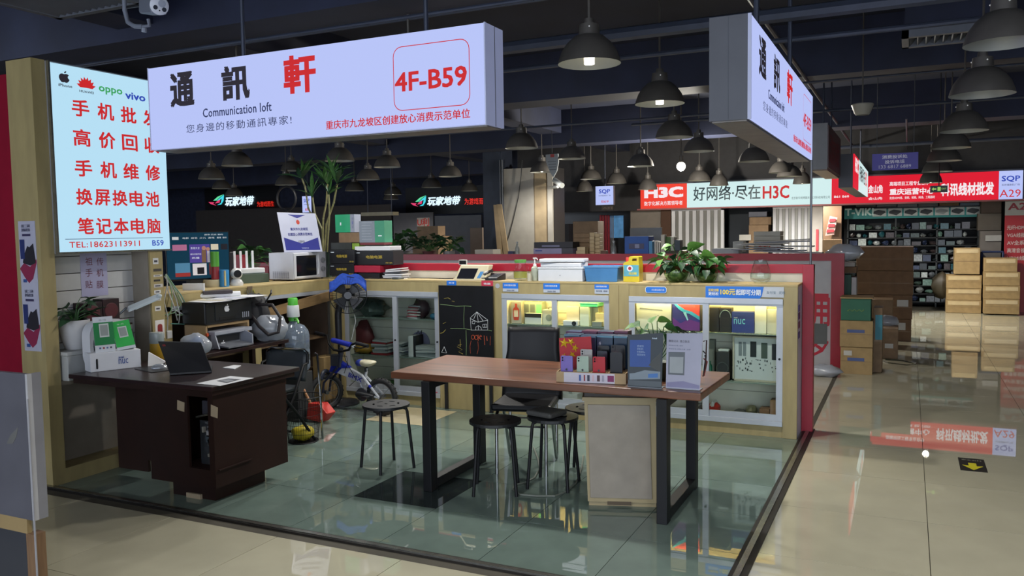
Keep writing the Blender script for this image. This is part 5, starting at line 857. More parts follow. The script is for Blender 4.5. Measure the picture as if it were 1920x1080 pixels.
# middle cabinet, top shelf
ML = [('toy_box', 'box with a red bottle picture in the camera cabinet', 958, 977, 565, 'a09a90', 6.74, .08), ('camera_box', 'grey gadget box with two windows in the camera cabinet', 981, 1016, 566, '8a9484', 6.80, .1), ('black_white_box', 'long white box with black top in the camera cabinet', 984, 1015, 588, 'c8ccc8', 6.735, .06), ('lens_box', 'white camera box with a round lens print and handle', 1017, 1037, 581, 'b4b8b0', 6.75, .1), ('projector_box', 'white box picturing a projector in the camera cabinet', 1062, 1086, 574, 'c4c0b4', 6.78, .09), ('white_tower_box', 'tall white phone box under the mint tray', 1087, 1104, 576, 'c0ccc6', 6.75, .08), ('cream_box', 'cream carton at the end of the camera shelf', 1116, 1137, 587, 'd0c8a0', 6.78, .1), ('pale_box', 'pale carton behind the white tower box', 1104, 1122, 576, 'cfc8a8', 6.84, .08)]
for nm, lb, x0, x1, yt, c_, Y, dp in ML:
    o, e = onshelf(nm, lb, 'box', x0, x1, yt, S1M, plain(c_, .5), Y, dp); w_, h_ = e[1]-e[0], e[3]-e[2]
    if nm == 'toy_box': shape([[(.2, 0), (.8, 0), (.9, .2), (.9, .6), (.65, .72), (.65, .9), (.35, .9), (.35, .72), (.1, .6), (.1, .2)]], Vector((e[0]+.02, Y-.0015, e[2]+.03)), EX, EZ, w_-.04, h_*.75, plain('b84030'), o, 'print'); part('print', B().box((e[0]+.03, Y-.003, e[2]+.06), (e[1]-.03, Y-.002, e[2]+.12)), plain('d8c8b0'), o)
    if nm == 'camera_box':
        for k in range(2): part('print', B().box((e[0]+.01+k*w_*.32, Y-.002, e[2]+h_*.5), (e[0]+w_*.3+k*w_*.32, Y-.001, e[2]+h_*.88)), plain('5c625c'), o)
        part('print', B().box((e[0]+w_*.7, Y-.002, e[2]+.02), (e[1]-.005, Y-.001, e[3]-.02)), plain('6ac080'), o); part('print', B().box((e[0]+.05, Y-.002, e[2]+h_*.36), (e[1]-.06, Y-.001, e[2]+h_*.46)), plain('7a2a28'), o)
    if nm == 'black_white_box': part('print', B().box((e[0], Y-.0015, e[3]-.035), (e[1], Y-.0005, e[3])), plain('22221e'), o)
    if nm == 'lens_box': part('print', B().lathe([(.03, 0), (.001, .0008)], Vector(((e[0]+e[1])/2+.01, Y-.001, e[2]+.06)), 16, axis=(0, -1, 0), caps=False), plain('7a8480'), o); part('handle', B().tube([Vector((e[0]+.04, Y+.05, e[3])), Vector((e[0]+.045, Y+.05, e[3]+.02)), Vector((e[0]+.08, Y+.05, e[3]+.02)), Vector((e[0]+.085, Y+.05, e[3]))], .004, 6), BLKP, o)
t = thing('projector', 'small white projector with a black lens on the camera shelf', 'projector'); a = PY(1057, 604, 6.74); c = PY(1085, 597, 6.74); part('body', B().box((a.x, 6.72, S1M+.001), (c.x, 6.78, S1M+.045)), WPL, t, bev=.004); part('lens', B().lathe([(.02, 0), (.02, .006), (.012, .008), (.001, .004)], Vector((c.x-.035, 6.72, S1M+.023)), 16, axis=(0, -1, 0), caps=False), plain('26282c', .2), t, smooth=True)
t = thing('mint_tray', 'mint green tray on the white phone boxes', 'tray'); a = PY(1087, 571, 6.76); c = PY(1120, 564, 6.76); zt_ = PY(1095, 576, 6.75).z; part('tray', B().box((a.x, 6.76, zt_+.002), (c.x, 6.92, zt_+.035)), plain('48b890', .4), t, bev=.006); part('rim', B().box((a.x-.005, 6.755, zt_+.03), (c.x+.005, 6.925, zt_+.037)), plain('62c8a0', .4), t)
onshelf('flat_disc_case', 'thin case lying at the end of the camera shelf', 'case', 1110, 1128, 603.5, S1M, plain('8a9088', .3), 6.72, .05)
# middle cabinet lower
t = thing('camera_bag', 'black camera bag on the lower shelf behind the chair', 'bag'); a = PY(958, 690, 6.80); c = PY(985, 616, 6.80); part('body', B().box((a.x, 6.78, S2M+.001), (c.x, 6.9, c.z)), plain('1c1e22', .7), t, bev=.02); part('flap', B().box((a.x-.005, 6.775, c.z-.12), (c.x+.005, 6.79, c.z-.02)), plain('26282c', .6), t, bev=.004)
o, e = ybox('laptop_carton', 'white carton with a grey fruit mark on the floor of the camera cabinet', 'box', 1049, 1083, 738, 6.75, .117, .15, plain('b9bdbc', .5)); shape(APPLE, Vector((e[0]+.08, 6.7485, e[2]+.10)), EX, EZ, .05, .055, plain('6a7074'), o)
for k in range(3): ybox('dark_box', ('dark red box in the stack on the lower camera shelf', 'black box in the stack on the lower camera shelf', 'grey box in the stack on the lower camera shelf')[k], 'box', 1124, 1140, 640-6*k, 6.80, S2M+.002+.05*k, .1, plain(('5a2028', '1c1c20', '4a4c50')[k], .5), yb=646-6*k) if False else None
# left cabinet: paper stacks and bags
def paperstack(label, x0, x1, z0, n, dz, cols, Y=6.76, dep=.14, seed=0):
    t = thing('paper_stack', label, 'paper'); a = PY(x0, 600, Y).x; c = PY(x1, 600, Y).x; rng = random.Random(seed)
    for k in range(n): o_ = rng.uniform(-.02, .02); s_ = rng.uniform(.8, 1); an = rng.uniform(-.12, .12); part('sheaf', B().slab(Vector(((a+c)/2+o_, Y+dep/2, z0+.001+dz*(k+.5))), (cos(an)*(c-a)/2*s_, sin(an)*.02, rng.uniform(-.004, .004)), (0, dep/2, 0), (0, 0, dz*.45)), plain(cols[k % len(cols)], .6), t)
GP = ('b0b6b8', '8a9296', '6a7478', 'c4c8ca', '9aa0a4')
paperstack('tall paper stack on the middle shelf beside the cabinet door lock', 696, 726, S2L, 8, .018, ('9a2a34', 'a8aeb0', '8a9296', 'c0c4c4', '788084', 'b0b6b8'), seed=1); paperstack('leaning paper stack next to the black binder', 773, 822, S2L, 7, .016, GP, seed=2); paperstack('paper stack seen through the door overlap', 738, 752, S2L, 9, .014, GP, seed=3)
paperstack('stack of red and white magazines on the top shelf of the paper cabinet', 764, 786, S1L, 9, .014, ('b0b4b6', 'a05058', 'c0bcb8', '8a3a40'), seed=4)
ybox('box_file', 'black box file with white spine in the paper cabinet', 'folder', 765, 774, 630, 6.75, S2L+.001, .15, plain('d0d2d4', .4)); ybox('box_file', 'plain black box file in the paper cabinet', 'folder', 774.5, 778, 630, 6.752, S2L+.001, .15, BLKC)
t = thing('lilac_card', 'lilac card with a dark drawing propped at the back of the paper cabinet', 'card'); p = PY(785, 640, 6.9); part('card', B().cyl(Vector((p.x, 6.93, S2L+.12)), Vector((p.x, 6.925, S2L+.12)), .11, n=20), plain('8f8aa8', .6), t); part('drawing', B().tube([PY(x, y, 6.92) for x, y in ((780, 628), (784, 620), (787, 627), (791, 619), (790, 628))], .003, 5), BLKP, t)
single('yellow_bag', lumpy(Vector((PY(683, 655, 6.8).x, 6.80, S2L+.05)), 1, (.12, .08, .05), 4, 12), plain('a07a28', .5), 'yellow packet on the middle shelf behind the handlebar', 'packet', smooth=60)
single('red_bag', lumpy(Vector((PY(680, 620, 6.86).x, 6.86, S2L+.16)), 1, (.13, .07, .16), 6, 12), plain('5a2026', .6), 'dark red cloth bundle behind the bike handlebar in the cabinet', 'bag', smooth=60)
single('dark_bag', lumpy(Vector((PY(790, 580, 6.83).x, 6.83, S1L+.09)), 1, (.09, .07, .09), 7, 12), plain('3a2028', .5), 'dark maroon pouch beside the magazines on the top shelf', 'bag', smooth=60)
single('plastic_bundle', lumpy(Vector((PY(700, 578, 6.82).x, 6.82, S1L+.085)), 1, (.17, .08, .085), 9, 16, .3), mat('grey_wrap', '4a5854', .3, 0, .3, 20), 'grey plastic wrapped bundle on the top shelf behind the fan', 'bag', smooth=40)
single('blue_packet', lumpy(Vector((PY(816, 588, 6.78).x, 6.78, S1L+.03)), 1, (.05, .05, .03), 3, 10), plain('2a6a8a', .4), 'small blue packet on the top shelf near the chalkboard', 'packet', smooth=60)
ybox('red_tray', 'stack tray of red and white notices on the cabinet floor', 'tray', 764, 830, 730, 6.75, .117, .15, plain('8a8078', .5)); ybox('green_mat', 'folded green mat on the floor of the paper cabinet', 'mat', 690, 728, 716, 6.76, .117, .14, plain('2f5a2c', .7))
t = thing('pink_dish', 'pink dish on the cabinet floor next to the tan panel', 'dish'); p = PY(822, 739, 6.70); part('body', B().lathe([(.04, 0), (.06, .02), (.062, .03), (.001, .028)], Vector((p.x-.02, 6.72, .116)), 18, caps=False), plain('c05a6a', .4), t, smooth=True)
# ================================================================ stools and chairs
SEAT = mat('black_stool_plastic', '16181c', .45, 0, .1)
def stool_proto(label):
    t = thing('stool', label, 'stool', 'round black stools', loc=(0, 0, 0)); R_ = .165
    loops = [ell(0, 0, R_, R_, 36)]
    for k in range(6): a = k*pi/3; c, s = cos(a)*.085, sin(a)*.085; loops.append([(c+.026*cos(u)*cos(a+pi/2)-.009*sin(u)*sin(a+pi/2), s+.026*cos(u)*sin(a+pi/2)+.009*sin(u)*cos(a+pi/2)) for u in [i*2*pi/10 for i in range(10)]])
    loops.append(ell(0, 0, .02, .008, 10)); vs, fs = shape_mesh(loops, .009); b = B(); b.add([Vector((v.x, v.y, v.z+.445)) for v in vs], fs); part('seat', b, SEAT, t)
    for k in range(4):
        a = pi/4+k*pi/2; c, s = cos(a), sin(a); part('leg', B().tube([(c*.05, s*.05, .428), (c*.12, s*.12, .428), (c*.143, s*.143, .42), (c*.15, s*.15, .40), (c*.19, s*.19, 0)], .0105, 10), BLK, t, smooth=True)
    part('ring', B().tube([(.10*cos(k*pi/10), .10*sin(k*pi/10), .425) for k in range(20)], .007, 6, closed=True), BLK, t); return t
st = stool_proto('round black stool standing alone beside the table'); st.location = (-3.28, 4.79, 0); st.rotation_euler = (0, 0, -.44)
copy_tree(st, (-2.345, 4.63, 0), .40, 'round black stool under the table edge, nearest the viewer'); copy_tree(st, (-2.05, 4.87, 0), .1, 'round black stool under the table with a grey cushion on it'); copy_tree(st, (-1.92, 5.2, 0), .2, 'round black stool mostly hidden behind the pale cabinet')
t = thing('seat_pad', 'dark grey pad lying on a stool under the table', 'cushion'); p = Vector((-2.09, 4.86, .455)); part('pad', B().slab(p+EZ*.02, (.10, -.03, 0), (.025, .085, 0), (0, 0, .018)), plain('4a4a48', .7), t, bev=.015)
LEA = mat('black_leather', '0e0f13', .42, 0, .15, 8, spec=.3); CHR = mat('chrome', 'a8aaac', .12, 1., .03)
t = thing('leather_chair', 'black leather chair with chrome legs pushed in behind the table', 'chair', loc=(-2.38, 5.19, 0), rz=radians(13))
sp = [(-.21, -.22), (.21, -.22), (.20, .2), (-.20, .2)]
part('seat', B().prism([(x, y, .43) for x, y in sp], (0, 0, .05)), LEA, t, bev=.02)
def bk(u, v):
    x = (u-.5)*(.43 if v < .35 else .43-.06*min(1, (v-.35)*3)); yy = .17+.09*v+.03*(1-abs(u-.5)*2)*(.5-v)*0; z = .45+.50*v; return Vector((x, yy+.03*cos((u-.5)*pi)-.06*max(0, .25-v), z))
b = B(); b.grid(bk, 10, 12); part('backrest', b, LEA, t, smooth=True, solid=.035, bev=0)
for s in (-1, 1):
    part('leg', B().tube([(s*.17, -.15, .43), (s*.17, -.20, .40), (s*.17, -.21, 0.0)], .012, 10), CHR, t, smooth=True); part('leg', B().tube([(s*.17, .0, .43), (s*.17, .19, .04), (s*.17, .21, .012), (s*.17, .225, .05), (s*.17, .22, .43)], .012, 10), CHR, t, smooth=True)
for z in (.39, .33): part('cross_bar', B().cyl((-.17, -.2, z), (.17, -.2, z), .006, n=8), CHR, t)
# folding chair behind the desk
t = thing('folding_chair', 'dark padded folding chair with black and chrome tubes behind the desk', 'chair')
Yb = 5.12; xl, xr = PY(494, 670, Yb).x, PY(566, 670, Yb).x; z1, z0 = PY(530, 656, Yb).z, PY(530, 712, Yb).z; VIN = mat('dark_vinyl', '2a3036', .45, 0, .1)
b = B(); b.grid(lambda u, v: Vector((xl+(xr-xl)*u, Yb+.03*sin(pi*u)-.0+.05*v, z0+(z1-z0)*v-.03*(abs(u-.5)*2)**4*v)), 10, 6); part('backrest', b, VIN, t, smooth=True, solid=.03)
part('seat', B().box((xl+.01, Yb-.40, .43), (xr-.01, Yb-.02, .465)), VIN, t, bev=.015)
for x in (xl-.012, xr+.012):
    part('back_tube', B().tube([(x, Yb+.06, z1-.03), (x, Yb+.05, z1-.1), (x, Yb-.0, .62), (x, Yb-.12, .40), (x, Yb-.42, .0)], .012, 10), BLK, t, smooth=True); part('leg_tube', B().tube([(x+.015, Yb-.30, .46), (x+.015, Yb-.1, .25), (x+.015, Yb+.10, 0)], .012, 10), BLK, t, smooth=True)
part('cross_tube', B().cyl((xl, Yb+.055, .06), (xr, Yb+.055, .06), .01, n=8), BLK, t); part('top_tube', B().tube([(xl-.012, Yb+.06, z1-.03), (xl+.03, Yb+.062, z1), (xr-.03, Yb+.062, z1), (xr+.012, Yb+.06, z1-.03)], .012, 8), CHR, t, smooth=True); part('chrome_tube', B().tube([(xr+.03, Yb+.12, .70), (xr+.045, Yb+.13, .69), (xr+.05, Yb+.15, .4), (xr+.05, Yb+.16, 0)], .009, 8), CHR, t, smooth=True)
# waste basket, dustpan
t = thing('waste_basket', 'black wire waste basket with yellow rubbish beside the desk', 'basket'); p = PZ(566, 828, 0); p = Vector((p.x, p.y+.02, 0)); rt, rb, hb = .155, .115, .36
for k in range(6): u = k/5; part('ring', B().tube([p+Vector(((rb+(rt-rb)*u)*cos(a), (rb+(rt-rb)*u)*sin(a), .004+hb*u)) for a in [i*pi/14 for i in range(28)]], .005 if k in (0, 5) else .0018, 5, closed=True), BLK, t)
b = B()
for k in range(44):
    a = 2*pi*k/44; b.tube([p+Vector((rb*cos(a), rb*sin(a), .004)), p+Vector((rt*cos(a), rt*sin(a), hb))], .0013, 3)
part('wire_mesh', b, BLK, t); part('bottom', B().cyl(p+EZ*.001, p+EZ*.006, rb, n=24), BLK, t)
single('yellow_rubbish', lumpy(p+EZ*.068, .1, (.95, .95, .6), 4, 14, .15), plain('a8981c', .6), 'yellow crumpled rubbish at the bottom of the wire basket', 'rubbish', smooth=50)
t = thing('dustpan', 'red dustpan with a wooden handle standing behind the basket', 'dustpan'); p = PY(590, 790, 5.7); RD = mat('red_plastic', 'c0342c', .4, 0, .08); a = [PY(x, y, 5.7) for x, y in ((574, 786), (600, 792), (613, 776), (598, 757), (577, 756))]
part('pan', B().prism(a, (.02, .10, .0)), RD, t, bev=.006); h0, h1 = PY(583, 758, 5.72), PY(562, 715, 5.76); part('handle', B().cyl(h0, h1, .012, n=10), plain('a07048', .5), t)
# water bottle on a carton
ybox('bottle_stand', 'dark low stand under the water bottle', 'stand', 518, 558, 700, 5.66, 0, .2, plain('2e3032', .6)); ybox('carton', 'open brown carton beside the water bottle, behind the handlebar', 'box', 586, 607, 670, 6.38, 0, .2, CARD2)
t = thing('water_bottle', 'large clear water bottle with a white and green pump', 'bottle'); zc = PY(543, 700, 5.62).z; p = PY(553, 690, 5.78); p.z = zc+.001; WB = glassmat('blue_clear_plastic', 'c8d4e2', .05, tint=.10, frost=('a8b8cc', .28)); r = .135
prof = [(r*.9, 0), (r, .02), (r, .08), (r*.97, .09), (r, .10), (r, .18), (r*.97, .19), (r, .2), (r, .31), (r*.93, .35), (r*.7, .395), (.04, .42), (.033, .43), (.033, .47)]
part('body', B().lathe(prof, p, 28), WB, t, smooth=40); part('water', B().lathe([(r*.88, .006), (r*.96, .025), (r*.96, .15), (.001, .151)], p, 24, caps=False), glassmat('water', 'c4d2e0', .0, tint=.05), t, smooth=True)
part('pump_collar', B().cyl(p+EZ*.44, p+EZ*.475, .042, n=18), plain('4aa83c', .4), t); part('pump_body', B().lathe([(.054, .475), (.056, .48), (.052, .575), (.048, .58)], p, 20), plain('c4c8cc', .35), t, smooth=True); part('pump_button', B().lathe([(.043, .58), (.043, .635), (.036, .645), (.001, .647)], p, 18, caps=False), plain('52b83c', .4), t, smooth=True); part('spout', B().tube([p+Vector((.03, -.02, .455)), p+Vector((.09, -.06, .465)), p+Vector((.12, -.08, .45)), p+Vector((.13, -.09, .43))], .009, 8), plain('58a838', .4), t, smooth=True)
single('yellow_packet', lumpy(Vector((PY(543, 690, 5.66).x+.0, 5.66, PY(543, 700, 5.62).z+.04)), 1, (.06, .05, .04), 5, 10), plain('b8b47a', .5), 'pale yellow packet between the plastic bag and the water bottle', 'packet', smooth=50)
# ================================================================ standing fan
t = thing('standing_fan', 'black standing fan with a blue cloth over its head', 'fan'); p = PZ(633, 759, 0); p = Vector((p.x, p.y+.05, 0)); part('base', B().lathe([(.18, 0), (.18, .015), (.165, .03), (.04, .045), (.03, .06)], p, 32), BLKP, t, smooth=40)
Yf = p.y; hc = PY(653, 553, Yf); part('pole', B().cyl(p+EZ*.05, Vector((p.x, Yf, .62)), .013, n=12), BLK, t, smooth=True); zz1 = PY(633, 590, Yf).z; part('column', B().tube([Vector((p.x, Yf, .60)), Vector((p.x, Yf, zz1)), Vector((p.x+.03, Yf, hc.z-.05))], .032, 12), BLKP, t, smooth=True)
fd = Vector((.55, -.83, 0)).normalized(); fs_ = Vector((-fd.y, fd.x, 0)); R_ = .175; part('motor', B().lathe([(.05, -.12), (.06, -.1), (.06, .0), (.03, .02)], hc, 18, axis=fd), BLKP, t, smooth=True)
b = B()
for k in range(40):
    a = 2*pi*k/40; e = fs_*cos(a)+EZ*sin(a); b.tube([hc+e*.03+fd*.075, hc+e*(R_*.7)+fd*.07, hc+e*R_+fd*.03, hc+e*(R_*.75)-fd*.02, hc+e*.05-fd*.03], .0013, 3, caps=False)
part('cage_mesh', b, BLK, t)
for o_, rr in ((.03, R_), (.068, R_*.62)): part('cage_ring', B().tube([hc+(fs_*cos(k*pi/20)+EZ*sin(k*pi/20))*rr+fd*o_ for k in range(40)], .004, 6, closed=True), BLK, t)
for k in range(4):
    a = k*pi/2+.3; e1, e2 = fs_*cos(a)+EZ*sin(a), fs_*cos(a+1.)+EZ*sin(a+1.); part('blade', B().prism([hc+e1*.03+fd*.03, hc+e1*.15+fd*.045, hc+e2*.15+fd*.015, hc+e2*.03+fd*.02], fd*.002), plain('2a2c34', .35), t)
part('badge', B().cyl(hc+fd*.07, hc+fd*.08, .035, n=18), plain('3a3c44', .3), t); part('cord', B().tube([Vector((p.x+.12, Yf+.1, hc.z-.2)), Vector((p.x+.13, Yf+.1, .8)), Vector((p.x+.09, Yf+.08, .62))], .004, 6), plain('b0b4b4'), t)
def cl(u, v):
    x = (u-.5)*.34; y = (v-.5)*.25; z = .19-.35*x*x*6-abs(y)*abs(y)*5.5-.012*sin(u*14)-.012*cos(v*12+u*5); return hc+fs_*x+fd*(y*.55)+EZ*(z if abs(y) < .18 else z)
b = B(); b.grid(cl, 14, 14); single('blue_cloth', b, mat('blue_towel', '2348a8', .9, 0, .2, 40, bump=.4), 'bright blue cloth draped over the fan head', 'cloth', smooth=True, solid=.006)
# ================================================================ child's bicycle
t = thing('kids_bicycle', 'small blue and white child bicycle parked before the paper cabinet', 'bicycle'); Yk = 6.16
q = lambda x, y, dy=0: PY(x, y, Yk+dy)
TYR = mat('rubber_tyre', '1a1b1e', .7, 0, .15, 30); BLU = mat('bike_blue', '22309a', .3, 0, .06); BWH = mat('bike_white', 'b8bcc4', .3, 0, .04)
def wheel(c, r, ax, name):
    ax = Vector(ax).normalized(); X = ax.orthogonal().normalized(); Y_ = ax.cross(X); w = part(name, B().tube([c+(X*cos(k*pi/18)+Y_*sin(k*pi/18))*(r-.022) for k in range(36)], .024, 10, closed=True), TYR, t, smooth=True)
    part('rim', B().lathe([(r-.048, -.014), (r-.042, -.014), (r-.042, .014), (r-.048, .014), (r-.048, -.014)], c, 32, axis=ax, caps=False), plain('7a7e84', .3, .5), w); part('hub', B().cyl(c-ax*.04, c+ax*.04, .018, n=12), plain('5a5e64', .3, .6), w)
    for k in range(10): a = 2*pi*k/10; part('spoke', B().cyl(c+ax*.015*(1 if k % 2 else -1), c+(X*cos(a)+Y_*sin(a))*(r-.046), .0018, n=4), plain('6a6e74', .3, .6), w)
    for k in range(26): a = 2*pi*k/26; e = X*cos(a)+Y_*sin(a); f_ = -X*sin(a)+Y_*cos(a); part('tread_block', B().slab(c+e*(r+.001), f_*.006, ax*.014*(1 if k % 2 else .8), e*.004), TYR, w)
rc = q(716, 745); r_ = rc.z if .12 < rc.z < .2 else .16; rc.z = r_+.004; fc = q(611, 728, .0); fc.z = r_+.004
wheel(rc, r_, (.05, 1, 0), 'rear_wheel'); wheel(fc, r_, (.80, -.45, 0), 'front_wheel')
hd, hb_ = q(640, 652), q(637, 688); bb = q(684, 738); sc = q(681, 703)
part('main_frame', B().prism([q(626, 697), q(632, 681), q(650, 688), q(682, 706), q(679, 722), q(655, 710)], (0, .04, 0)), BWH, t, bev=.006); part('head_cover', B().prism([q(616, 697, -.005), q(622, 680, -.005), q(636, 677, -.005), q(655, 690, -.005), q(640, 691, -.005), q(630, 701, -.005)], (0, .05, 0)), BLU, t, bev=.006)
# BMX print along the frame
e0, e1 = q(653, 706, -.002), q(678, 717, -.002); Rv = (e1-e0).normalized(); Uv = (q(655, 698, -.002)-q(653, 706, -.002)).normalized(); text('BMX', e0+Vector((0, -.003, 0)), Rv, Uv, (e1-e0).length, (q(655, 698)-q(653, 706)).length, BLU, t, bold=.02)
part('head_tube', B().cyl(hb_, hd, .02, n=12), plain('24283a', .4), t); part('stem_cover', B().box(tuple(q(620, 686, -.03)), tuple(q(640, 664, .03))), plain('2a2c34', .5), t)
for s in (-1, 1): part('fork', B().tube([hb_+Vector((0, .035*s, -.0)), fc+Vector((.02, .05*s, .10)), fc+Vector((0, .05*s, 0))], .011, 8), plain('24283a', .4), t)
part('fender', B().tube([fc+Vector((cos(a)*.0-.0, -(r_+.03)*cos(a)*.45, (r_+.03)*sin(a)))+Vector(((r_+.03)*cos(a)*-.0, 0, 0)) for a in [radians(40+12*k) for k in range(9)]], .02, 8), plain('2a3040', .4), t)
part('seat_tube', B().cyl(q(683, 722), q(688, 690), .013, n=10), BWH, t, smooth=True); part('seat_clamp', B().box(tuple(q(683, 697, -.02)), tuple(q(691, 689, .02))), plain('30343a'), t)
b = B(); b.ball((0, 0, 0), 1, 16); cS = q(687, 681)
sd = part('saddle', (lambda bb_: (setattr(bb_, 'v', [cS+Vector((v.x*.10, v.y*(.055+.02*v.x), v.z*.032+.012*v.x*v.x)) for v in bb_.v]), bb_)[1])(b), plain('b8b49a', .4), t, smooth=True); part('saddle_nose', B().ball(cS+Vector((-.065, 0, .0)), 1, 14, (.048, .045, .034)), plain('2a3a8a', .4), sd, smooth=True)
for s in (-1, 1):
    part('chain_stay', B().tube([bb+Vector((0, .03*s, 0)), rc+Vector((0, .045*s, 0))], .012, 8), BWH, t, smooth=True); part('seat_stay', B().tube([sc+Vector((0, .02*s, 0)), rc+Vector((0, .045*s, 0))], .012, 8), BWH, t, smooth=True)
part('blue_band', B().tube([sc*.55+rc*.45+Vector((0, -.038, 0)), sc*.45+rc*.55+Vector((0, -.038, 0))], .014, 8), BLU, t)
part('chain_guard', B().tube([bb+Vector((-.05, -.045, .0)), bb+Vector((.0, -.05, .0)), rc+Vector((-.05, -.05, 0))], .03, 10), plain('1c1e22', .4), t, smooth=True); part('crank_wheel', B().lathe([(.06, -.006), (.062, 0), (.06, .006)], bb+Vector((0, -.045, 0)), 24, axis=(0, 1, 0)), plain('30343a', .4), t); part('crank_arm', B().cyl(bb+Vector((0, -.06, 0)), bb+Vector((.08, -.06, -.01)), .009, n=8), BWH, t); part('pedal', B().box(tuple(bb+Vector((.05, -.13, -.02))), tuple(bb+Vector((.11, -.06, 0)))), BLKP, t, bev=.004); part('down_tube', B().cyl(q(676, 720), bb, .014, n=10), BWH, t, smooth=True)
G = [q(606, 627, .12), q(614, 629, .10), q(617, 645, .04), q(626, 656, 0), q(640, 659, -.02), q(654, 656, -.06), q(660, 646, -.10), q(668, 643, -.12), q(688, 648, -.16)]
part('handlebar', B().tube(G, .011, 10), BLK, t, smooth=True); part('grip', B().cyl(q(668, 643, -.12), q(690, 649, -.165), .016, n=10), BLKP, t, smooth=True); part('grip', B().cyl(q(592, 624, .15), q(608, 628, .115), .018, n=10), BLKP, t, smooth=True); part('pad', B().cyl(q(624, 638, .02), q(658, 647, -.07), .024, n=14), BLU, t, smooth=True); part('brake_lever', B().tube([q(664, 650, -.11), q(676, 653, -.13), q(688, 650, -.15)], .006, 6), BLKP, t); part('clamp', B().ball(q(662, 649, -.09), .02, 10), plain('b0b4b8', .3, .5), t)
part('basket_wire', B().tube([q(612, 666, -.08), q(650, 668, -.08), q(652, 682, -.06), q(645, 700, -.06)], .003, 5), BLK, t); part('cable', B().tube([q(640, 650, -.05), q(650, 680, -.07), q(668, 712, -.03), q(655, 724, 0)], .003, 5), BLK, t); part('seat_post', B().cyl(q(688, 692), q(687, 684), .011, n=10), CHR, t)
# ================================================================ things on the table
TZ = .75
a, c = PZ(1043.4, 716, TZ+.001), PZ(1173.8, 721, TZ+.001); c = Vector((c.x, a.y+(c.y-a.y), a.z)); hT = .062; dp = .23; d_ = (c-a).normalized(); nb = Vector((-d_.y, d_.x, 0)); L_ = (c-a).length
PLY = mat('light_ply', 'a88e66', .5, 0, .06, 20)
t = thing('phone_tray', 'light wooden slotted tray holding display phones on the table', 'tray'); part('front_board', B().obox(a, c, .007, hT), PLY, t); part('back_board', B().obox(a+nb*(dp-.007), c+nb*(dp-.007), .007, hT), PLY, t); part('end_board', B().obox(a+nb*.007, a+d_*.007+nb*.007, dp-.014, hT), PLY, t); part('end_board', B().obox(c-d_*.007+nb*.007, c+nb*.007, dp-.014, hT), PLY, t); part('bottom', B().obox(a+nb*.007+d_*.007, c+nb*.007-d_*.007, dp-.014, .006), PLY, t)
for k in range(1, 4): part('divider', B().obox(a+d_*(L_*k/4-.002)+nb*.007, a+d_*(L_*k/4+.002)+nb*.007, dp-.014, hT-.002), PLY, t)
for k in range(1, 10): s0 = a+d_*.008+nb*(dp*k/10)+EZ*.006; part('slot_bar', B().obox(s0+EZ*.036, s0+d_*(L_-.016)+EZ*.036, .004, .016), PLY, t)
fr = a-nb*.0015
part('label_strip', B().obox(fr+d_*L_*.11+EZ*.001, fr+d_*L_*.84+EZ*.001, .001, hT-.004), plain('c4c0cc', .5), t)
for u, w_, c_ in ((.33, .03, '3a5a9a'), (.40, .02, '8a2a38'), (.45, .035, '2a3048'), (.52, .03, 'c8b0b8'), (.59, .04, '4a3038'), (.66, .03, '9a98a8'), (.74, .09, '7a2258')): part('label_print', B().obox(fr-nb*.0012+d_*L_*u+EZ*.012, fr-nb*.0012+d_*L_*(u+w_)+EZ*.012, .0006, hT-.026), plain(c_, .5), t)
def phone(label, x0, x1, yt, k, colr, cams=2, h=.145, apple=False):
    A = a+(c-a)*(((x0+x1)/2-1043)/131)+nb*(dp*(k+.45)/10)+EZ*.03; pL, pR = PY(x0, 690, A.y), PY(x1, 690, A.y); zt_ = PY((x0+x1)/2, yt, A.y).z; t = thing('display_phone', label, 'phone'); m = plain(colr, .25); z0 = TZ+.012
    vs, fs = shape_mesh([rrect(pR.x-pL.x, zt_-z0, .009, 4)], .004); b = B(); b.add([Vector((pL.x+v.x, A.y+v.z, z0+v.y)) for v in vs], fs); part('body', b, m, t)
    yy = A.y-.0048; w_ = pR.x-pL.x
    if cams:
        part('camera_island', B().box((pL.x+.005, yy-.001, zt_-.035), (pL.x+.028, yy+.001, zt_-.005)), m, t, bev=.002)
        for i in range(cams): part('camera_lens', B().cyl((pL.x+.013, yy-.0025, zt_-.013-.014*i), (pL.x+.013, yy-.001, zt_-.013-.014*i), .0052, n=10), plain('14141a', .1), t)
    if apple: shape(APPLE, Vector((pL.x+w_*.4, yy-.0005, z0+(zt_-z0)*.38)), EX, EZ, .014, .016, plain('30303a', .3), t)
    return t
phone('purple phone in the slotted tray', 1052, 1074, 667, 1, '7a6ab8', apple=True); phone('pale green phone in the slotted tray', 1082, 1104, 668, 1, 'a4b8a8', apple=True); phone('red phone in the slotted tray', 1112, 1135, 669, 1, 'b0202c', apple=True); phone('black phone in the front row of the slotted tray', 1144.5, 1167, 661, 1, '181a22', 0)
phone('silver phone behind the green phone', 1089, 1111, 655, 4, 'a8a6a4', 2); phone('navy phone behind the red phone', 1120, 1139, 658, 5, '1c2434', 0); phone('black phone at the back of the tray near the blue boxes', 1121, 1143, 648, 7, '12141a', 0); phone('black phone behind the front black phone', 1146, 1172, 647, 6, '14161e', 1)
t = thing('flag_card', 'red card with five yellow paper stars behind the purple phone', 'flag'); Yq = (a+(c-a)*.3+nb*(dp*.66)).y; P = [PY(x, y, Yq) for x, y in ((1051, 690), (1113, 690), (1108, 631), (1048, 634))]; 
for p in P[:2]: p.z = TZ+.02
n = Vector((0, -1, 0)); part('card', B().prism(P, (0, .003, 0)), mat('flag_red', 'b0202c', .5, 0, .05), t)
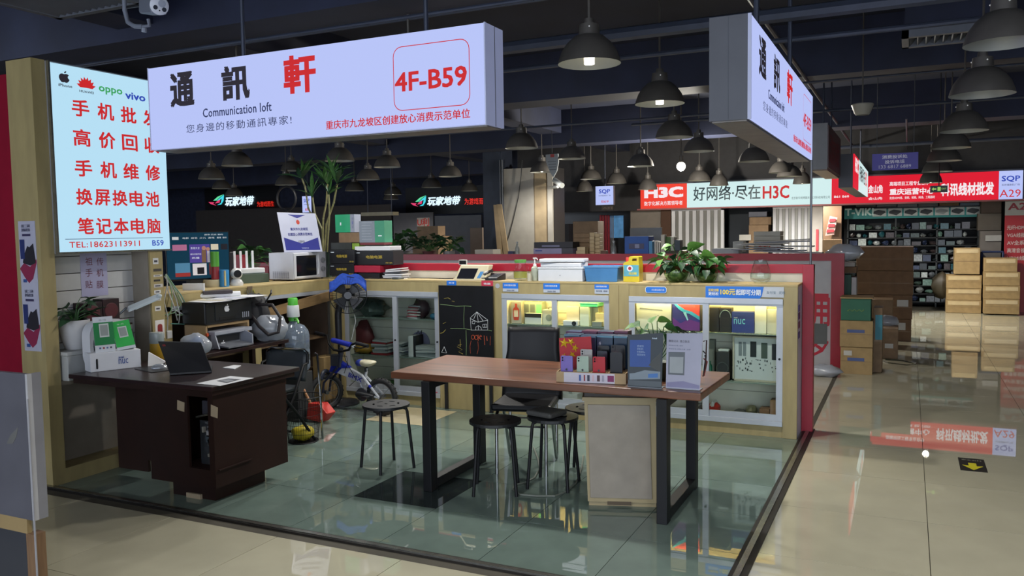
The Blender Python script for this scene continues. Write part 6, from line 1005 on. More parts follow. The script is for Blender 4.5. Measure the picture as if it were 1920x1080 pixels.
for (x, y, r_, rot) in ((1057.5, 643, .033, .1), (1070.5, 641, .025, .5), (1078, 652.5, .026, .3), (1073, 665, .024, .7), (1058, 668, .02, .2)):
    c0 = PY(x, y, Yq-.004); b = B(); ring = [c0+Vector((sin(rot+k*pi/5)*r_*(1 if k % 2 == 0 else .42), 0, cos(rot+k*pi/5)*r_*(1 if k % 2 == 0 else .42))) for k in range(10)]; b.add(ring+[c0-EY*.012], [(k, (k+1) % 10, 10) for k in range(10)]); part('star', b, plain('d8b428', .5), t)
# blue boxes behind the tray
BOXB = mat('blue_cpu_box', '1d3e5c', .35, 0, .25, 6)
for k, (x0, x1, yt, Y, c_, lb) in enumerate(((1058, 1087, 627, .26, BOXB, 'first blue processor box behind the flag card'), (1088.5, 1117, 629, .26, BOXB, 'second blue processor box behind the flag card'), (1118.5, 1149, 629, .25, BOXB, 'blue processor box with pale lettering in the middle of the row'), (1150.5, 1176, 630, .255, BOXB, 'last blue processor box beside the acrylic stand'), (1061, 1089, 621.5, .36, plain('24385e', .4), 'navy box at the back of the processor row, nearest the chair'), (1090.5, 1119, 620.5, .36, plain('5a1c3c', .4), 'maroon topped box at the back of the processor row'), (1120.5, 1150, 621.5, .36, plain('20344e', .4), 'dark blue box at the back of the processor row'), (1151.5, 1177, 620.5, .36, plain('541c34', .4), 'maroon box at the back beside the acrylic stand'))):
    Y_ = a.y+Y; o, e = ybox('processor_box', lb, 'box', x0, x1, yt, Y_, TZ+.001, .085, c_, group='processor boxes on the table')
    part('top_band', B().box((e[0], Y_-.0012, e[3]-.012), (e[1], Y_, e[3]-.002)), plain('5a90a8' if k < 4 else '6a3050', .4), o)
    if k == 2: printed(o, e, 'i5', .15, .78, .12, .06, PW, Y_); printed(o, e, '11th Gen', .15, .7, .3, .05, PW, Y_)
# acrylic stands
ACR = glassmat('acrylic', 'f4f8fa', .0, tint=.0)
def stand(label, BL, BR, TL, TR, m, yoff=0):
    t = thing('acrylic_sign_stand', label, 'sign'); p0, p1 = PZ(*BL, TZ+.004), PZ(*BR, TZ+.004); p1 = Vector((p1.x, p0.y, p0.z)); p2, p3 = PY(*TR, p0.y+.03), PY(*TL, p0.y+.03); n = (p1-p0).cross(p3-p0).normalized()
    part('insert', B().prism([p0, p1, p2, p3], -n*.002), m, t); part('acrylic_front', B().quad(*[p+n*.004 for p in (p0, p1, p2, p3)]), ACR, t); part('foot', B().prism([p0+n*.004-EZ*.003, p1+n*.004-EZ*.003, p1+Vector((0, .07, -.003)), p0+Vector((0, .07, -.003))], EZ*.003), plain('9aa0a8', .2), t)
    q = lambda u, v, k=1: p0+(p1-p0)*u+((p3-p0)*(1-u)+(p2-p1)*u)*v+n*(.0004*k); return t, q, (p1-p0), (p3-p0)
t, q, W_, H_ = stand('acrylic stand with a dark and blue advert beside the phone tray', (1177, 724), (1245, 725.5), (1177, 628), (1243.5, 624), mat('advert_dark', '262b30', .4, 0, .2, 5))
SB2 = mat('advert_blue', '1c4694', .4, 0, .08); part('print', B().quad(q(.06, .38), q(.66, .38), q(.66, .88), q(.06, .90)), SB2, t); part('print', B().quad(q(.6, .4), q(.95, .3), q(.95, .65), q(.7, .5)), plain('4a4844'), t); part('print', B().quad(q(.05, .13), q(.95, .17), q(.95, .30), q(.5, .32), q(.2, .26), q(.05, .25)), plain('8a929a'), t); part('print', B().quad(q(.6, .18, 2), q(.88, .19, 2), q(.88, .27, 2), q(.6, .25, 2)), plain('4a78b8'), t); part('print', B().quad(q(.02, .02), q(.98, .02), q(.98, .12), q(.02, .12)), plain('5c6064'), t)
for k in range(4): text(('感谢您', '选择英特尔', '处理器电脑', '祝您愉快')[k], q(.27, .76-.055*k, 2), W_.normalized(), H_.normalized(), (.2, .25, .25, .25)[k]*W_.length, .04*H_.length, plain('a8b8d0'), t)
text('intel', q(.7, .90, 2), W_.normalized(), H_.normalized(), .14*W_.length, .03*H_.length, PW, t, bold=.02)
t, q, W_, H_ = stand('acrylic stand with a pale notice and grey blank square at the table end', (1248.5, 727), (1318, 727), (1250, 625), (1318, 624.6), mat('notice_lilac', 'b0aabb', .4, 0, .05))
text('微信公众  建立联系', q(.06, .84), W_.normalized(), H_.normalized(), .62*W_.length, .045*H_.length, plain('6a6670'), t, bold=.01); text('使用微信扫描二维码', q(.06, .77), W_.normalized(), H_.normalized(), .42*W_.length, .024*H_.length, PD, t); text('添加好友,领取优惠  进群', q(.06, .705), W_.normalized(), H_.normalized(), .65*W_.length, .026*H_.length, PD, t); part('print', B().quad(q(.06, .245), q(.53, .245), q(.53, .66), q(.06, .66)), plain('6a6c70'), t); part('blank_square', B().quad(q(.1, .28, 2), q(.49, .28, 2), q(.49, .57, 2), q(.1, .57, 2)), plain('a8a8a8'), t)
part('print', B().quad(q(.02, .02), q(.98, .02), q(.98, .08), q(.5, .14), q(.02, .1)), plain('9088a8'), t)
t = thing('desk_plant', 'leafy pothos behind the two acrylic stands', 'plant'); p = PZ(1240, 704, TZ+.001); p = Vector((p.x, a.y+.34, TZ+.001)); part('pot', B().lathe([(.05, 0), (.07, .09), (.072, .1), (.06, .1), (.001, .095)], p, 20, caps=False), plain('3a4a3a', .4), t, smooth=True); rng = random.Random(12)
for (x, y, k, az, el, s) in ((1200, 612, 'a', 2.8, .1, .10), (1190, 612, 'c', 3.0, -.2, .09), (1222, 606, 'c', 1.5, .6, .10), (1232, 602, 'c', .3, .1, .09), (1245, 612, 'a', .1, -.2, .10), (1262, 618, 'b', 0, -.1, .09), (1215, 616, 'a', 2.4, -.1, .10), (1275, 622, 'b', .1, 0, .07), (1295, 624, 'b', .2, .1, .05), (1238, 620, 'b', -1., .1, .09), (1210, 622, 'a', -1.5, .2, .08), (1252, 628, 'a', -1.2, -.4, .10)):
    q_ = PY(x, y, p.y-.02); put_leaf(t, k, q_, az, el, s, rng.uniform(-.9, -.2)); part('stem', B().tube([p+EZ*.09, (p+q_)/2+EZ*.06, q_], .003, 5, caps=False), LG, t)
t = thing('cable_bundle', 'thin dark cables behind the pale notice at the table end', 'cable'); yC = a.y+.2
for k, l in enumerate(((1318, 640), (1324, 655), (1320, 668)),) if False else enumerate((((1319, 640), (1325, 638), (1323, 690), (1318, 706)), ((1318, 658), (1324, 664), (1319, 704)), ((1319, 672), (1326, 678), (1320, 705)))): part('cable', B().tube([PY(x, y, yC) for x, y in l], .004, 6), plain(('3a1c1c', '1c1c20', '7a3030')[k]), t)
# pale cabinet under the table
t = thing('pale_cabinet', 'scuffed pale cabinet leaning under the table', 'cabinet'); a0, a1 = PZ(1101, 949, 0), PZ(1234, 953, 0); a1 = Vector((a1.x, a1.y, 0)); d_ = (a1-a0).normalized(); nb = Vector((-d_.y, d_.x, 0)); L0 = (a1-a0).length; hC = .645; PC = mat('scuffed_pale_board', '8c8478', .5, 0, .10, 9); PE = mat('cabinet_edge_beige', '9a8c6a', .5, 0, .06); lean = d_*-.012
part('carcass', B().add([a0+EZ*.03+d_*.004, a1+EZ*.03-d_*.004, a1+nb*.4+EZ*.03, a0+nb*.4+EZ*.03, a0+lean+EZ*hC, a1+lean+EZ*hC, a1+nb*.4+lean+EZ*hC, a0+nb*.4+lean+EZ*hC], [(0, 3, 2, 1), (4, 5, 6, 7), (0, 1, 5, 4), (1, 2, 6, 5), (2, 3, 7, 6), (3, 0, 4, 7)]), PE, t)
part('door', B().prism([a0+d_*.02+EZ*.055, a1-d_*.035+EZ*.055, a1-d_*.035+lean+EZ*(hC-.03), a0+d_*.02+lean+EZ*(hC-.03)], -nb*.008), PC, t, bev=.002); part('top_ledge', B().obox(a0+lean-d_*.012-nb*.012+EZ*(hC-.008), a1+lean+d_*.006-nb*.012+EZ*(hC-.008), .42, .022), PE, t); part('dark_top', B().obox(a0+lean+nb*.01+EZ*(hC+.015), a1+lean+nb*.01+EZ*(hC+.015), .38, .04), plain('2c2420', .5), t); part('plinth', B().obox(a0+nb*.02+d_*.01, a1+nb*.02-d_*.01, .36, .03), PE, t); part('scuff', B().obox(a0+d_*.12-nb*.0005+EZ*.012, a0+d_*.26-nb*.0005+EZ*.012, .001, .022), plain('4a3c28'), t)
t = thing('floor_cable', 'grey cable looped on the floor under the table', 'cable'); part('cord', B().tube([PZ(x, y, .006) for x, y in ((1000, 838), (1008, 858), (1012, 878), (1002, 896), (984, 905), (966, 909), (962, 918), (975, 927), (1005, 930), (1040, 930), (1062, 922), (1080, 905), (1090, 880), (1094, 855))], .006, 8), plain('6a7068', .5), t, smooth=True)
# ================================================================ ceiling camera, floor arrow, counter in the foreground
t = thing('ceiling_camera', 'grey bullet security camera on a bent pipe above the menu sign', 'camera'); c0 = PZ(276, 12, 2.95); c1 = c0+Vector((.20, -.10, -.045)); ax = (c1-c0).normalized(); GY = plain('7c8290', .4, .2)
b = B(); X = ax.cross(EZ).normalized(); Z_ = X.cross(ax); bx = B().slab((c0+c1)/2, ax*.125, X*.045, Z_*.045); part('housing', bx, GY, t, bev=.015); part('sun_shield', B().slab((c0+c1)/2+ax*.03+Z_*.05, ax*.13, X*.052, Z_*.004), plain('5a606c', .4), t, bev=.003); part('face_plate', B().lathe([(.05, 0), (.05, .006), (.044, .01), (.001, .01)], c1+ax*.012, 20, axis=ax, caps=False), plain('c8ccd8', .3), t, smooth=True)
for u, v, r_, c_ in ((.012, .012, .02, '9aa0b0'), (-.022, -.012, .012, '30343e'), (.024, -.018, .012, '30343e'), (0, -.026, .004, '101014')): o_ = c1+ax*.0225+X*-u+Z_*v; part('lens', B().cyl(o_-ax*.002, o_+ax*.001, r_, n=14), plain(c_, .2), t)
j = PY(268, 50, c0.y); part('arm', B().tube([Vector((PY(233, 0, c0.y).x, c0.y, 3.76)), PY(234, 20, c0.y), PY(240, 42, c0.y), PY(252, 49, c0.y), j], .013, 10), GY, t, smooth=True); part('hinge', B().tube([j, PY(280, 48, c0.y), PY(278, 36, c0.y)], .01, 8), GY, t); part('base_clip', B().cyl(PY(270, 60, c0.y), PY(270, 53, c0.y), .015, n=10), GY, t); part('cable', B().tube([c0, c0+Vector((-.05, .02, .02)), PY(238, 14, c0.y)], .008, 6), BLKP, t)
t = thing('floor_arrow', 'black floor sticker with a yellow exit arrow in the aisle', 'sticker'); o_ = Vector((.345, 6.225, .0)); part('patch', B().box((.34, 6.22, 0), (.50, 6.56, .0012)), plain('161612', .6), t); q = lambda u, v: Vector((.34+.16*u, 6.22+.34*v, .0018)); part('arrow', B().quad(q(.5, .08), q(.9, .42), q(.65, .40), q(.65, .62), q(.35, .62), q(.35, .40), q(.1, .42)), plain('c8c020', .5), t); text('安全出口', q(.12, .80), EX, EY, .12, .03, plain('9a9a8a'), t)
t = thing('grey_counter', 'grey panelled counter with a wooden base cut by the picture edge', 'counter'); p = PZ(50, 702, 1.1); GCM = mat('grey_scuffed_panel', '4c4c54', .5, 0, .12, 5); zb = .5
part('front_panel', B().box((p.x-1.3, p.y, zb), (p.x-.012, p.y+.02, 1.1)), GCM, t); part('side_panel', B().box((p.x-.012, p.y, zb), (p.x, p.y+.02, 1.1)), plain('a0a0a2', .4), t); part('back_panel', B().box((p.x-1.3, p.y+.05, zb), (p.x-.014, p.y+.06, 1.09)), GCM, t); part('end_panel', B().box((p.x-.012, p.y+.02, zb), (p.x, p.y+.06, 1.1)), plain('77777c', .4), t); part('inner_floor', B().box((p.x-1.3, p.y+.02, 1.05), (p.x-.014, p.y+.05, 1.06)), plain('34343a', .6), t)
WD = woodmat('old_wood', '5e4630', '7c6044', .6, 4, 2, 0); part('rail', B().box((p.x-1.3, p.y, zb-.06), (p.x-.05, p.y+.02, zb)), plain('8a7650', .6), t)
for x in (p.x-.06, p.x-1.28): part('leg', B().box((x, p.y+.0, 0), (x+.05, p.y+.05, zb-.06)), WD, t)
part('lower_panel', B().box((p.x-1.25, p.y+.03, .02), (p.x-.08, p.y+.045, zb-.07)), plain('2e3036', .6), t); part('edge_strip', B().box((p.x-.004, p.y-.004, 0), (p.x+.004, p.y, 1.0)), plain('8c8c90', .4), t); part('stain', B().prism([PY(x, y, p.y-.001) for x, y in ((12, 832), (20, 815), (30, 805), (34, 800), (31, 818), (24, 832))], (0, .0005, 0)), plain('5a5a58'), t)
# ================================================================ far sign row
YS = 17.4
def sgn(px, py, Y=YS): return PY(px, py, Y)
t = thing('far_lightbox_row', 'long row of lit red and white shop signs at the far end of the aisle', 'sign'); zT0, zB0 = 2.60, 2.09
def panel(x0, x1, m, nm='lit_panel'):
    a, c = sgn(x0, 380).x, sgn(x1, 380).x; part(nm, B().box((a, YS, zB0), (c, YS+.12, zT0)), m, t); return a, c
def tx(s, x0, x1, y0, y1, m, bold=.02, shear=0, k=1, sp=1.):
    p0, p1 = sgn(x0, y1), sgn(x1, y0); text(s, Vector((p0.x, YS-.003*k, p0.z)), EX, EZ, p1.x-p0.x, sgn(x0, y0).z-p0.z, m, t, bold=bold, shear=shear, space=sp)
panel(1201, 1288, ORLIT); panel(1288, 1559, LITN); panel(1559, 1872, REDLIT); panel(1872, 1917, LITB); TEALI = mat('dark_teal_vinyl', '24404c', .5, 0, 0, emit=.05, ecol='2a4858')
tx('H3C', 1208, 1281, 352, 372, WHV, .05); tx('数字化解决方案领导者', 1208, 1280, 378, 386, WHV, .01); tx('好网络·尽在', 1300, 1426, 350, 377, TEALI, .012); tx('H3C', 1430, 1480, 349, 373, REDV, .02); tx('北京新华网博重庆分公司科技有限公司', 1484, 1556, 369, 374, TEALI, 0)
tx('金山角', 1628, 1655, 347, 363, WHV, .03); tx('B61 B60', 1564, 1592, 367, 371, WHV, .02); tx('金山角', 1628, 1654, 370, 375, WHV, .01); tx('高端项目工程专业合作', 1668, 1742, 341, 349, WHV, .015); tx('重庆运营中心', 1668, 1752, 354, 366, WHV, .03); tx('批发HDMI线、音频、视频、网线、工程器材', 1668, 1753, 369, 374, WHV, .01); tx('科讯线材批发', 1764, 1864, 344, 368, WHV, .035)
tx('SQP', 1878, 1913, 330, 342, BLUV, .02); tx('石桥铺数码广场', 1878, 1912, 345, 349, NAVY, 0); tx('A29', 1874, 1914, 356, 370, REDV, .0)
part('lower_rail', B().box((sgn(1195, 390).x, YS-.02, zB0-.03), (sgn(1920, 380).x, YS+.12, zB0)), plain('9a5a5c', .5), t); part('upper_case', B().box((sgn(1201, 390).x, YS+.02, zT0), (sgn(1917, 380).x, YS+.14, zT0+.03)), CASE, t)
DF = mat('dark_fascia', '2c2b2e', .7, 0, .15)
struct('wall_back_shops', B().box((-8.2, 17.55, 2.06), (3.2, 17.7, 3.75)), DF)
struct('wall_back_fascia', B().box((sgn(1040, 390).x, 17.42, 2.06), (sgn(1200, 390).x, 17.54, 2.62)), DF)
# small lit square signs
def sq_sign(label, x0, x1, y0, y1, Y, no):
    t = thing('square_lightbox', label, 'sign'); a, c = PY(x0, y1, Y), PY(x1, y0, Y); w_, h_ = c.x-a.x, c.z-a.z; part('case', B().box((a.x, Y+.01, a.z), (c.x, Y+.1, c.z)), CASE, t); part('lit_panel', B().box((a.x+.005, Y, a.z+.005), (c.x-.005, Y+.01, c.z-.005)), LITB, t)
    text('SQP', Vector((a.x+.2*w_, Y-.003, a.z+.58*h_)), EX, EZ, .62*w_, .25*h_, BLUV, t, bold=.02); text('石桥铺数码广场', Vector((a.x+.18*w_, Y-.003, a.z+.46*h_)), EX, EZ, .66*w_, .07*h_, NAVY, t); text(no, Vector((a.x+.35*w_, Y-.003, a.z+.12*h_)), EX, EZ, .38*w_, .13*h_, REDV, t); part('hanger', B().cyl((a.x+w_/2, Y+.05, c.z), (a.x+w_/2, Y+.05, 3.76), .012, n=6), COND, t); return t
sq_sign('small square lit sign reading B69 beside the red far sign', 1116.5, 1150, 348, 385, 16.0, 'B69'); sq_sign('narrow lit sign glimpsed behind the bamboo stems', 567, 583, 367, 399, 15.0, 'B')
for x0, x1, y0, y1 in ((1094, 1112, 380, 384.5),): pass
t = thing('number_plate', 'dark plate reading A31 under the small square lit sign', 'sign'); a, c = PY(1128, 394, 17.4), PY(1150, 386, 17.4); part('plate', B().box((a.x, 17.4, a.z), (c.x, 17.42, c.z)), plain('4a4440'), t); text('A31', Vector((a.x+.03, 17.397, a.z+.02)), EX, EZ, c.x-a.x-.06, c.z-a.z-.04, plain('7a6a64'), t)
# game logos
def game(label, lx0, lx1, ly0, ly1, tx0, tx1, ty0, ty1, rx0, rx1, ry0, ry1, rs):
    Y = 22.44; t = thing('glowing_game_sign', label, 'sign'); q = lambda x, y: PY(x, y, Y); a, c = q(lx0, ly1), q(lx1, ly0); w_, h_ = c.x-a.x, c.z-a.z; C1, C2, C3 = glow('40d0e0', 1.1), glow('e04070', 1.), glow('60e0a0', 1.)
    part('backing', B().box((a.x-.2, Y+.03, a.z-.25), (q(rx1, ry1).x+.2, Y+.06, c.z+.25)), plain('0e0f14', .5), t)
    for lp, m in (([(0, .35), (.15, .15), (.5, .0), (.3, .18), (.38, .3)], C2), ([(.3, .45), (.6, .8), (1, 1), (.72, .72), (.5, .45)], C3), ([(.5, .4), (.8, .75), (1, .95), (.95, .4), (.8, .08), (.55, .05), (.78, .22), (.85, .6), (.7, .5)], C1), ([(.42, .2), (.55, .4), (.75, .55), (.7, .25)], C2)): part('logo_stroke', B().quad(*[Vector((a.x+u*w_, Y, a.z+v*h_)) for u, v in lp]), m, t)
    text('玩家地带', q(tx0, ty1), EX, EZ, q(tx1, ty1).x-q(tx0, ty1).x, q(tx0, ty0).z-q(tx0, ty1).z, glow('d8f0ff', 1.2), t, bold=.035, shear=.25); text(rs, q(rx0, ry1), EX, EZ, q(rx1, ry1).x-q(rx0, ry1).x, q(rx0, ry0).z-q(rx0, ry1).z, glow('ff3020', .8), t, bold=.01)
game('glowing game zone sign seen beside the menu sign', 391, 420, 364, 386, 422, 477, 369, 387, 482, 514, 378, 388, '为游戏而生'); game('glowing game zone sign seen beside the navy column', 770, 799, 366, 388, 801, 864, 369, 386, 871, 906, 372, 384, '为游戏而')
# ================================================================ far facades
SHW = mat('white_shutter', 'b4b4b8', .4, .2, .03); SHG = mat('grey_shutter', '8f8f8c', .4, .2, .03)
def shutter(label, x0, x1, yt, Y, n):
    t = thing('folding_shutter', label, 'shutter'); a, c = PY(x0, yt, Y).x, PY(x1, yt, Y).x; z1 = 2.03
    for k in range(n): u0, u1 = a+(c-a)*k/n, a+(c-a)*(k+1)/n; part('slat', B().prism([(u0+.003, Y+(.03 if k % 2 else 0), .02), (u1-.003, Y+(.0 if k % 2 else .03), .02), (u1-.003, Y+.02+(.0 if k % 2 else .03), .02), (u0+.003, Y+.02+(.03 if k % 2 else 0), .02)], (0, 0, z1-.02)), SHG if k % 2 else SHW, t)
    part('top_rail', B().box((a, Y-.02, z1), (c, Y+.06, z1+.04)), SHW, t); part('jamb', B().box((c, Y-.02, .01), (c+.06, Y+.06, z1)), SHW, t)
shutter('pale striped folding shutter under the middle of the white far sign', 1259, 1352, 395, 17.6, 14); shutter('pale striped folding shutter beside the thin pole', 1449, 1520, 393, 17.6, 12)
def fac(name, x0, x1, yt, yb, Y, c_, rough=.7): a, c = PY(x0, yt, Y), PY(x1, yb, Y); struct(name, B().box((a.x, Y, max(.0, c.z) if c.z > .3 else 0), (c.x, Y+.05, a.z)), plain(c_, rough))
fac('wall_shop_dark', 1366, 1448, 390, 560, 18.3, '1a222c'); fac('wall_shop_beige', 1182, 1240, 392, 560, 17.7, '7c746c'); fac('wall_shop_brown', 1239, 1258, 392, 560, 17.62, '4a3020'); fac('wall_shop_glass', 1042, 1182, 392, 560, 18.5, '191a1e', .3); fac('wall_shop_grey', 815, 905, 405, 560, 14.5, '55565c'); fac('wall_shop_pale', 737, 815, 400, 560, 18.8, '4c4c52'); fac('wall_shop_tan', 367, 737, 395, 560, 20.5, '433d3b'); fac('wall_shop_side', 1521, 1541, 385, 560, 17.5, '8f8a84')
def fbox(name, label, cat, x0, x1, yt, yb, Y, c_, dep=.25, group=None, z0=None):
    if yb is None: return ybox(name, label, cat, x0, x1, yt, Y, 0, dep, c_ if not isinstance(c_, str) else plain(c_, .6), group=group, bev=.004)
    return ybox(name, label, cat, x0, x1, yt, Y, 0, dep, c_ if not isinstance(c_, str) else plain(c_, .6), yb=yb, group=group, bev=.004)
p = PY(1152, 425, 18.46); t = thing('far_window', 'bright narrow window with white blinds in the far shop', 'window'); a, c = PY(1137, 446, 18.46), PY(1168, 404, 18.46); part('screen', B().box((a.x, 18.46, a.z), (c.x, 18.5, c.z)), mat('far_bright_pane', '4a80b0', .3, 0, .5, 6, emit=.35, ecol='5a90c0'), t)
for k in range(7): part('blind_slat', B().box((a.x+(c.x-a.x)*(k*.07), 18.44, a.z-.6), (a.x+(c.x-a.x)*(k*.07+.03), 18.46, c.z)), plain('8a8a90', .5), t)
for k in range(4): fbox('red_tube', '%s of the rolled red banners standing in the far shop' % ('leftmost', 'second', 'third', 'rightmost')[k], 'banner', 1124+5*k, 1127.5+5*k, 403, None, 18.2, '8a2030', .05)
fbox('server_rack', 'dark server rack with tiny lights in the far shop', 'rack', 1043, 1066, 420, None, 17.0, '20222a', .5)
t = thing('leaning_poster', 'white poster with red characters on the far grey wall', 'poster'); a, c = PY(782, 425, 18.78), PY(805, 408, 18.78); part('sheet', B().box((a.x, 18.78, a.z), (c.x, 18.80, c.z)), plain('9a928a'), t); text('U利', Vector((a.x+.01, 18.777, a.z+.01)), EX, EZ, c.x-a.x-.02, c.z-a.z-.02, plain('a83028'), t, bold=.03)
# columns
t = thing('navy_column', 'dark navy column with pipes in the middle of the hall', 'column'); a, c = PY(905, 300, 14.2), PY(939, 300, 14.2); part('shaft', B().box((a.x, 14.2, 0), (c.x, 14.7, 3.75)), mat('navy_paint', '1c2433', .6, 0, .15), t)
for x in (937, 941): p = PY(x, 300, 14.18); part('pipe', B().cyl((p.x, 14.18, 0), (p.x, 14.18, 3.0), .015, n=8), plain('4a4e56'), t)
t = thing('boarded_pillar', 'pale boarded pillar with a dangling black wire', 'column'); a, c, e = PY(944, 317, 14.3), PY(1000, 317, 14.3), PY(1039, 317, 14.4); PIL = mat('pale_pillar_board', '98948c', .7, 0, .06); zt_ = a.z
part('front_board', B().box((a.x, 14.3, 0), (c.x, 14.35, zt_)), PIL, t); part('side_board', B().box((c.x, 14.32, 0), (e.x-.12, 14.37, zt_-.05)), mat('raw_wood_board', '8a7a62', .7, 0, .15, 6), t); part('edge_board', B().box((e.x-.1, 14.3, 0), (e.x, 14.35, zt_)), PIL, t); part('core', B().box((a.x, 14.4, 0), (e.x, 14.9, zt_)), plain('2e2c2c'), t); part('trim_board', B().box((c.x+.02, 14.3, .9), (e.x-.13, 14.32, zt_-.05)), mat('raw_wood_trim', '97866a', .7, 0, .15, 6), t)
part('hanging_wire', B().tube([PY(x, y, 14.26) for x, y in ((979, 300), (977, 330), (972, 370), (963, 410), (955, 440), (949, 458))], .008, 5), BLKP, t)
for k, pts in enumerate((((930, 384), (938, 480)), ((936, 383), (950, 480)), ((942, 430), (946, 480)))): t = thing('leaning_plank', ('raw plank leaning on the navy column, leftmost of three', 'middle raw plank leaning on the navy column', 'short raw plank leaning low beside the pillar')[k], 'plank'); p0, p1 = PY(*pts[0], 14.1), PY(*pts[1], 13.8); p1.z = max(p1.z, 1.2); p1 = p0+(p1-p0)*((p0.z-.02)/max(.1, p0.z-p1.z)); part('board', B().slab((p0+p1)/2, (p1-p0)/2, (.05, 0, 0), (0, .012, 0)), mat('raw_plank_wood', '857358', .7, 0, .15, 6), t)
t = thing('curved_sign', 'white curved hanging sign with faint print above the pillar', 'sign'); Yc = 13.2; P = [PY(x, y, Yc) for x, y in ((1037, 333), (1030, 320), (1024, 305), (1023, 290), (1046, 288), (1047, 303), (1044, 320))]; part('sheet', B().prism(P, (0, .03, 0)), plain('8c9296', .5), t); part('red_print', B().box(tuple(PY(1032, 295, Yc-.01)), tuple(PY(1039, 289, Yc-.005))), plain('a03028'), t); 
for k in range(4): part('text_line', B().box(tuple(PY(1027+k, 304+5*k, Yc-.01)), tuple(PY(1043, 302+5*k, Yc-.005))), plain('5a6068'), t)
part('wire', B().cyl(PY(1035, 289, Yc), Vector((PY(1035, 289, Yc).x, Yc, 3.76)), .006, n=5), BLKP, t)
t = thing('wall_camera', 'white bullet camera fixed to the boarded pillar', 'camera'); p0, p1 = PY(1040, 338, 14.2), PY(1054, 348, 14.0); part('body', B().cyl(p0, p1, .05, n=12), plain('a8acac', .4), t, smooth=True); part('mount', B().cyl(PY(1038, 351, 14.3), PY(1046, 350, 14.2), .03, n=8), plain('a8acac', .4), t)
t = thing('light_trough', 'pale boxed ceiling light over the far shops behind the green cartons', 'light'); a, c = PY(677, 405, 14.0), PY(737, 397, 14.0); part('box', B().box((a.x, 14.0, a.z), (c.x, 14.2, c.z)), plain('a09880', .6), t)
for x in (a.x+.1, c.x-.1): part('hanger', B().cyl((x, 14.1, c.z), (x, 14.1, 3.76), .008, n=5), COND, t)
# ================================================================ counter behind the partition
YQ = 10.45; QZ = 1.191
def fb(name, label, cat, x0, x1, yt, yb, c_, Y=YQ, dep=.25, group=None): return fbox(name, label, cat, x0, x1, yt, yb, Y, c_, dep, group)
for k, (x, yb, w_, c_, pc_, lb) in enumerate(((757, 489, 26, 'b', '6a6c70', 'bushy plant in a grey pot behind the red rail'), (805, 486, 22, 'b', '5a2a2e', 'bushy plant in a dark red pot behind the red rail'), (842, 483, 20, 'b', '8a8c90', 'small bushy plant in a pale pot behind the red rail'))):
    t = thing('counter_plant', lb, 'plant'); p = PY(x, yb, YQ+.2); p.z = QZ; r = .11-.01*k; part('pot', B().lathe([(r*.7, 0), (r, .16), (r*1.03, .18), (r*.9, .18), (.001, .17)], p, 18, caps=False), plain(pc_, .5), t, smooth=True); bushy(t, p+EZ*.17, 46-8*k, .30-.03*k, .34-.04*k, .16, 'bbwa', .9, True, random.Random(k))
fb('carton', 'upper brown carton behind the counter plants', 'box', 782, 821, 424, 444, CARD, 12.4); fb('carton', 'lower brown carton behind the counter plants', 'box', 773, 821, 443, None, CARD, 12.4, .5); fb('tan_board', 'upright tan board beside the navy column', 'board', 881, 904, 427, None, '6b5a4c', 12.0, .05); fb('cream_box', 'low cream box behind the first counter plant', 'box', 735, 786, 476, 488, '8a8070')
fb('white_box', 'low white box beside the navy column', 'box', 890, 924, 468, 483, 'a8a498'); fb('navy_cup', 'navy paper cup before the boarded pillar', 'cup', 952, 961, 471, 485, '2a3458', YQ, .08)
for x, lb in ((970, 'clear water bottle before the boarded pillar'), (1151, 'clear crumpled bottle beside the blue carton')): t = thing('water_bottle', lb, 'bottle'); p = PY(x, 480, YQ+.1); p.z = QZ; part('body', B().lathe([(.03, 0), (.034, .02), (.034, .2), (.02, .25), (.014, .26), (.014, .29)], p, 14), glassmat('bottle_plastic', 'd8dee0', .05, tint=.12, frost=('b0b8ba', .25)), t, smooth=True); part('cap', B().cyl(p+EZ*.29, p+EZ*.31, .016, n=10), plain('8a9094'), t)
o, e = fb('printer_carton', 'white and lilac printer carton below a black one', 'box', 1000, 1074, 465.5, 484, '8a86a4'); part('print', B().box((e[0]+.03, YQ-.003, e[3]-.04), (e[0]+.13, YQ, e[3]-.025)), plain('3a4a8a'), o); part('dark_end', B().box((e[0]+(e[1]-e[0])*.72, YQ-.003, e[2]), (e[1], YQ, e[3])), plain('3a3a44'), o)
o, e = fb('black_printer_carton', 'black printer carton on the lilac carton', 'box', 1001, 1074, 454, 465, '22232c'); part('print', B().box((e[0]+.12, YQ-.003, e[2]+.015), (e[0]+.38, YQ, e[2]+.04)), plain('6a6c88'), o)
fb('carton', 'wide brown carton at the back of the far carton pile', 'box', 1074, 1121, 415, None, CARD, 11.0); 
for k in range(5): fb('carton', ('bottom flat brown carton of the far pile', 'second flat brown carton of the far pile', 'third flat brown carton of the far pile', 'fourth flat brown carton of the far pile', 'top flat brown carton of the far pile')[k], 'box', 1076, 1105, 437.5+9*(4-k), 446+9*(4-k), CARD, 10.7)
for k in range(6):
    for j in range(2): fb('small_box', 'small cream box, %s from the top in the %s column beside the flat cartons' % (('first', 'second', 'third', 'fourth', 'fifth', 'last')[k], ('near', 'far')[j]), 'box', 1105.5+10*j, 1114.5+10*j, 436+7.2*k+2*j, 442.6+7.2*k+2*j, 'b09c78', 10.65, .12, 'small cream boxes on the far counter')
for k in range(2): fb('small_box', ('lower small cream box before the flat brown cartons', 'upper small cream box before the flat brown cartons')[k], 'box', 1080+2*k, 1097, 470-7*k, 477-7*k, 'b8a684', 10.5, .12)
fb('brown_packet', 'brown flat packet beside the small cream boxes', 'box', 1126, 1136, 470, 483, '5a4030', 10.5, .1)
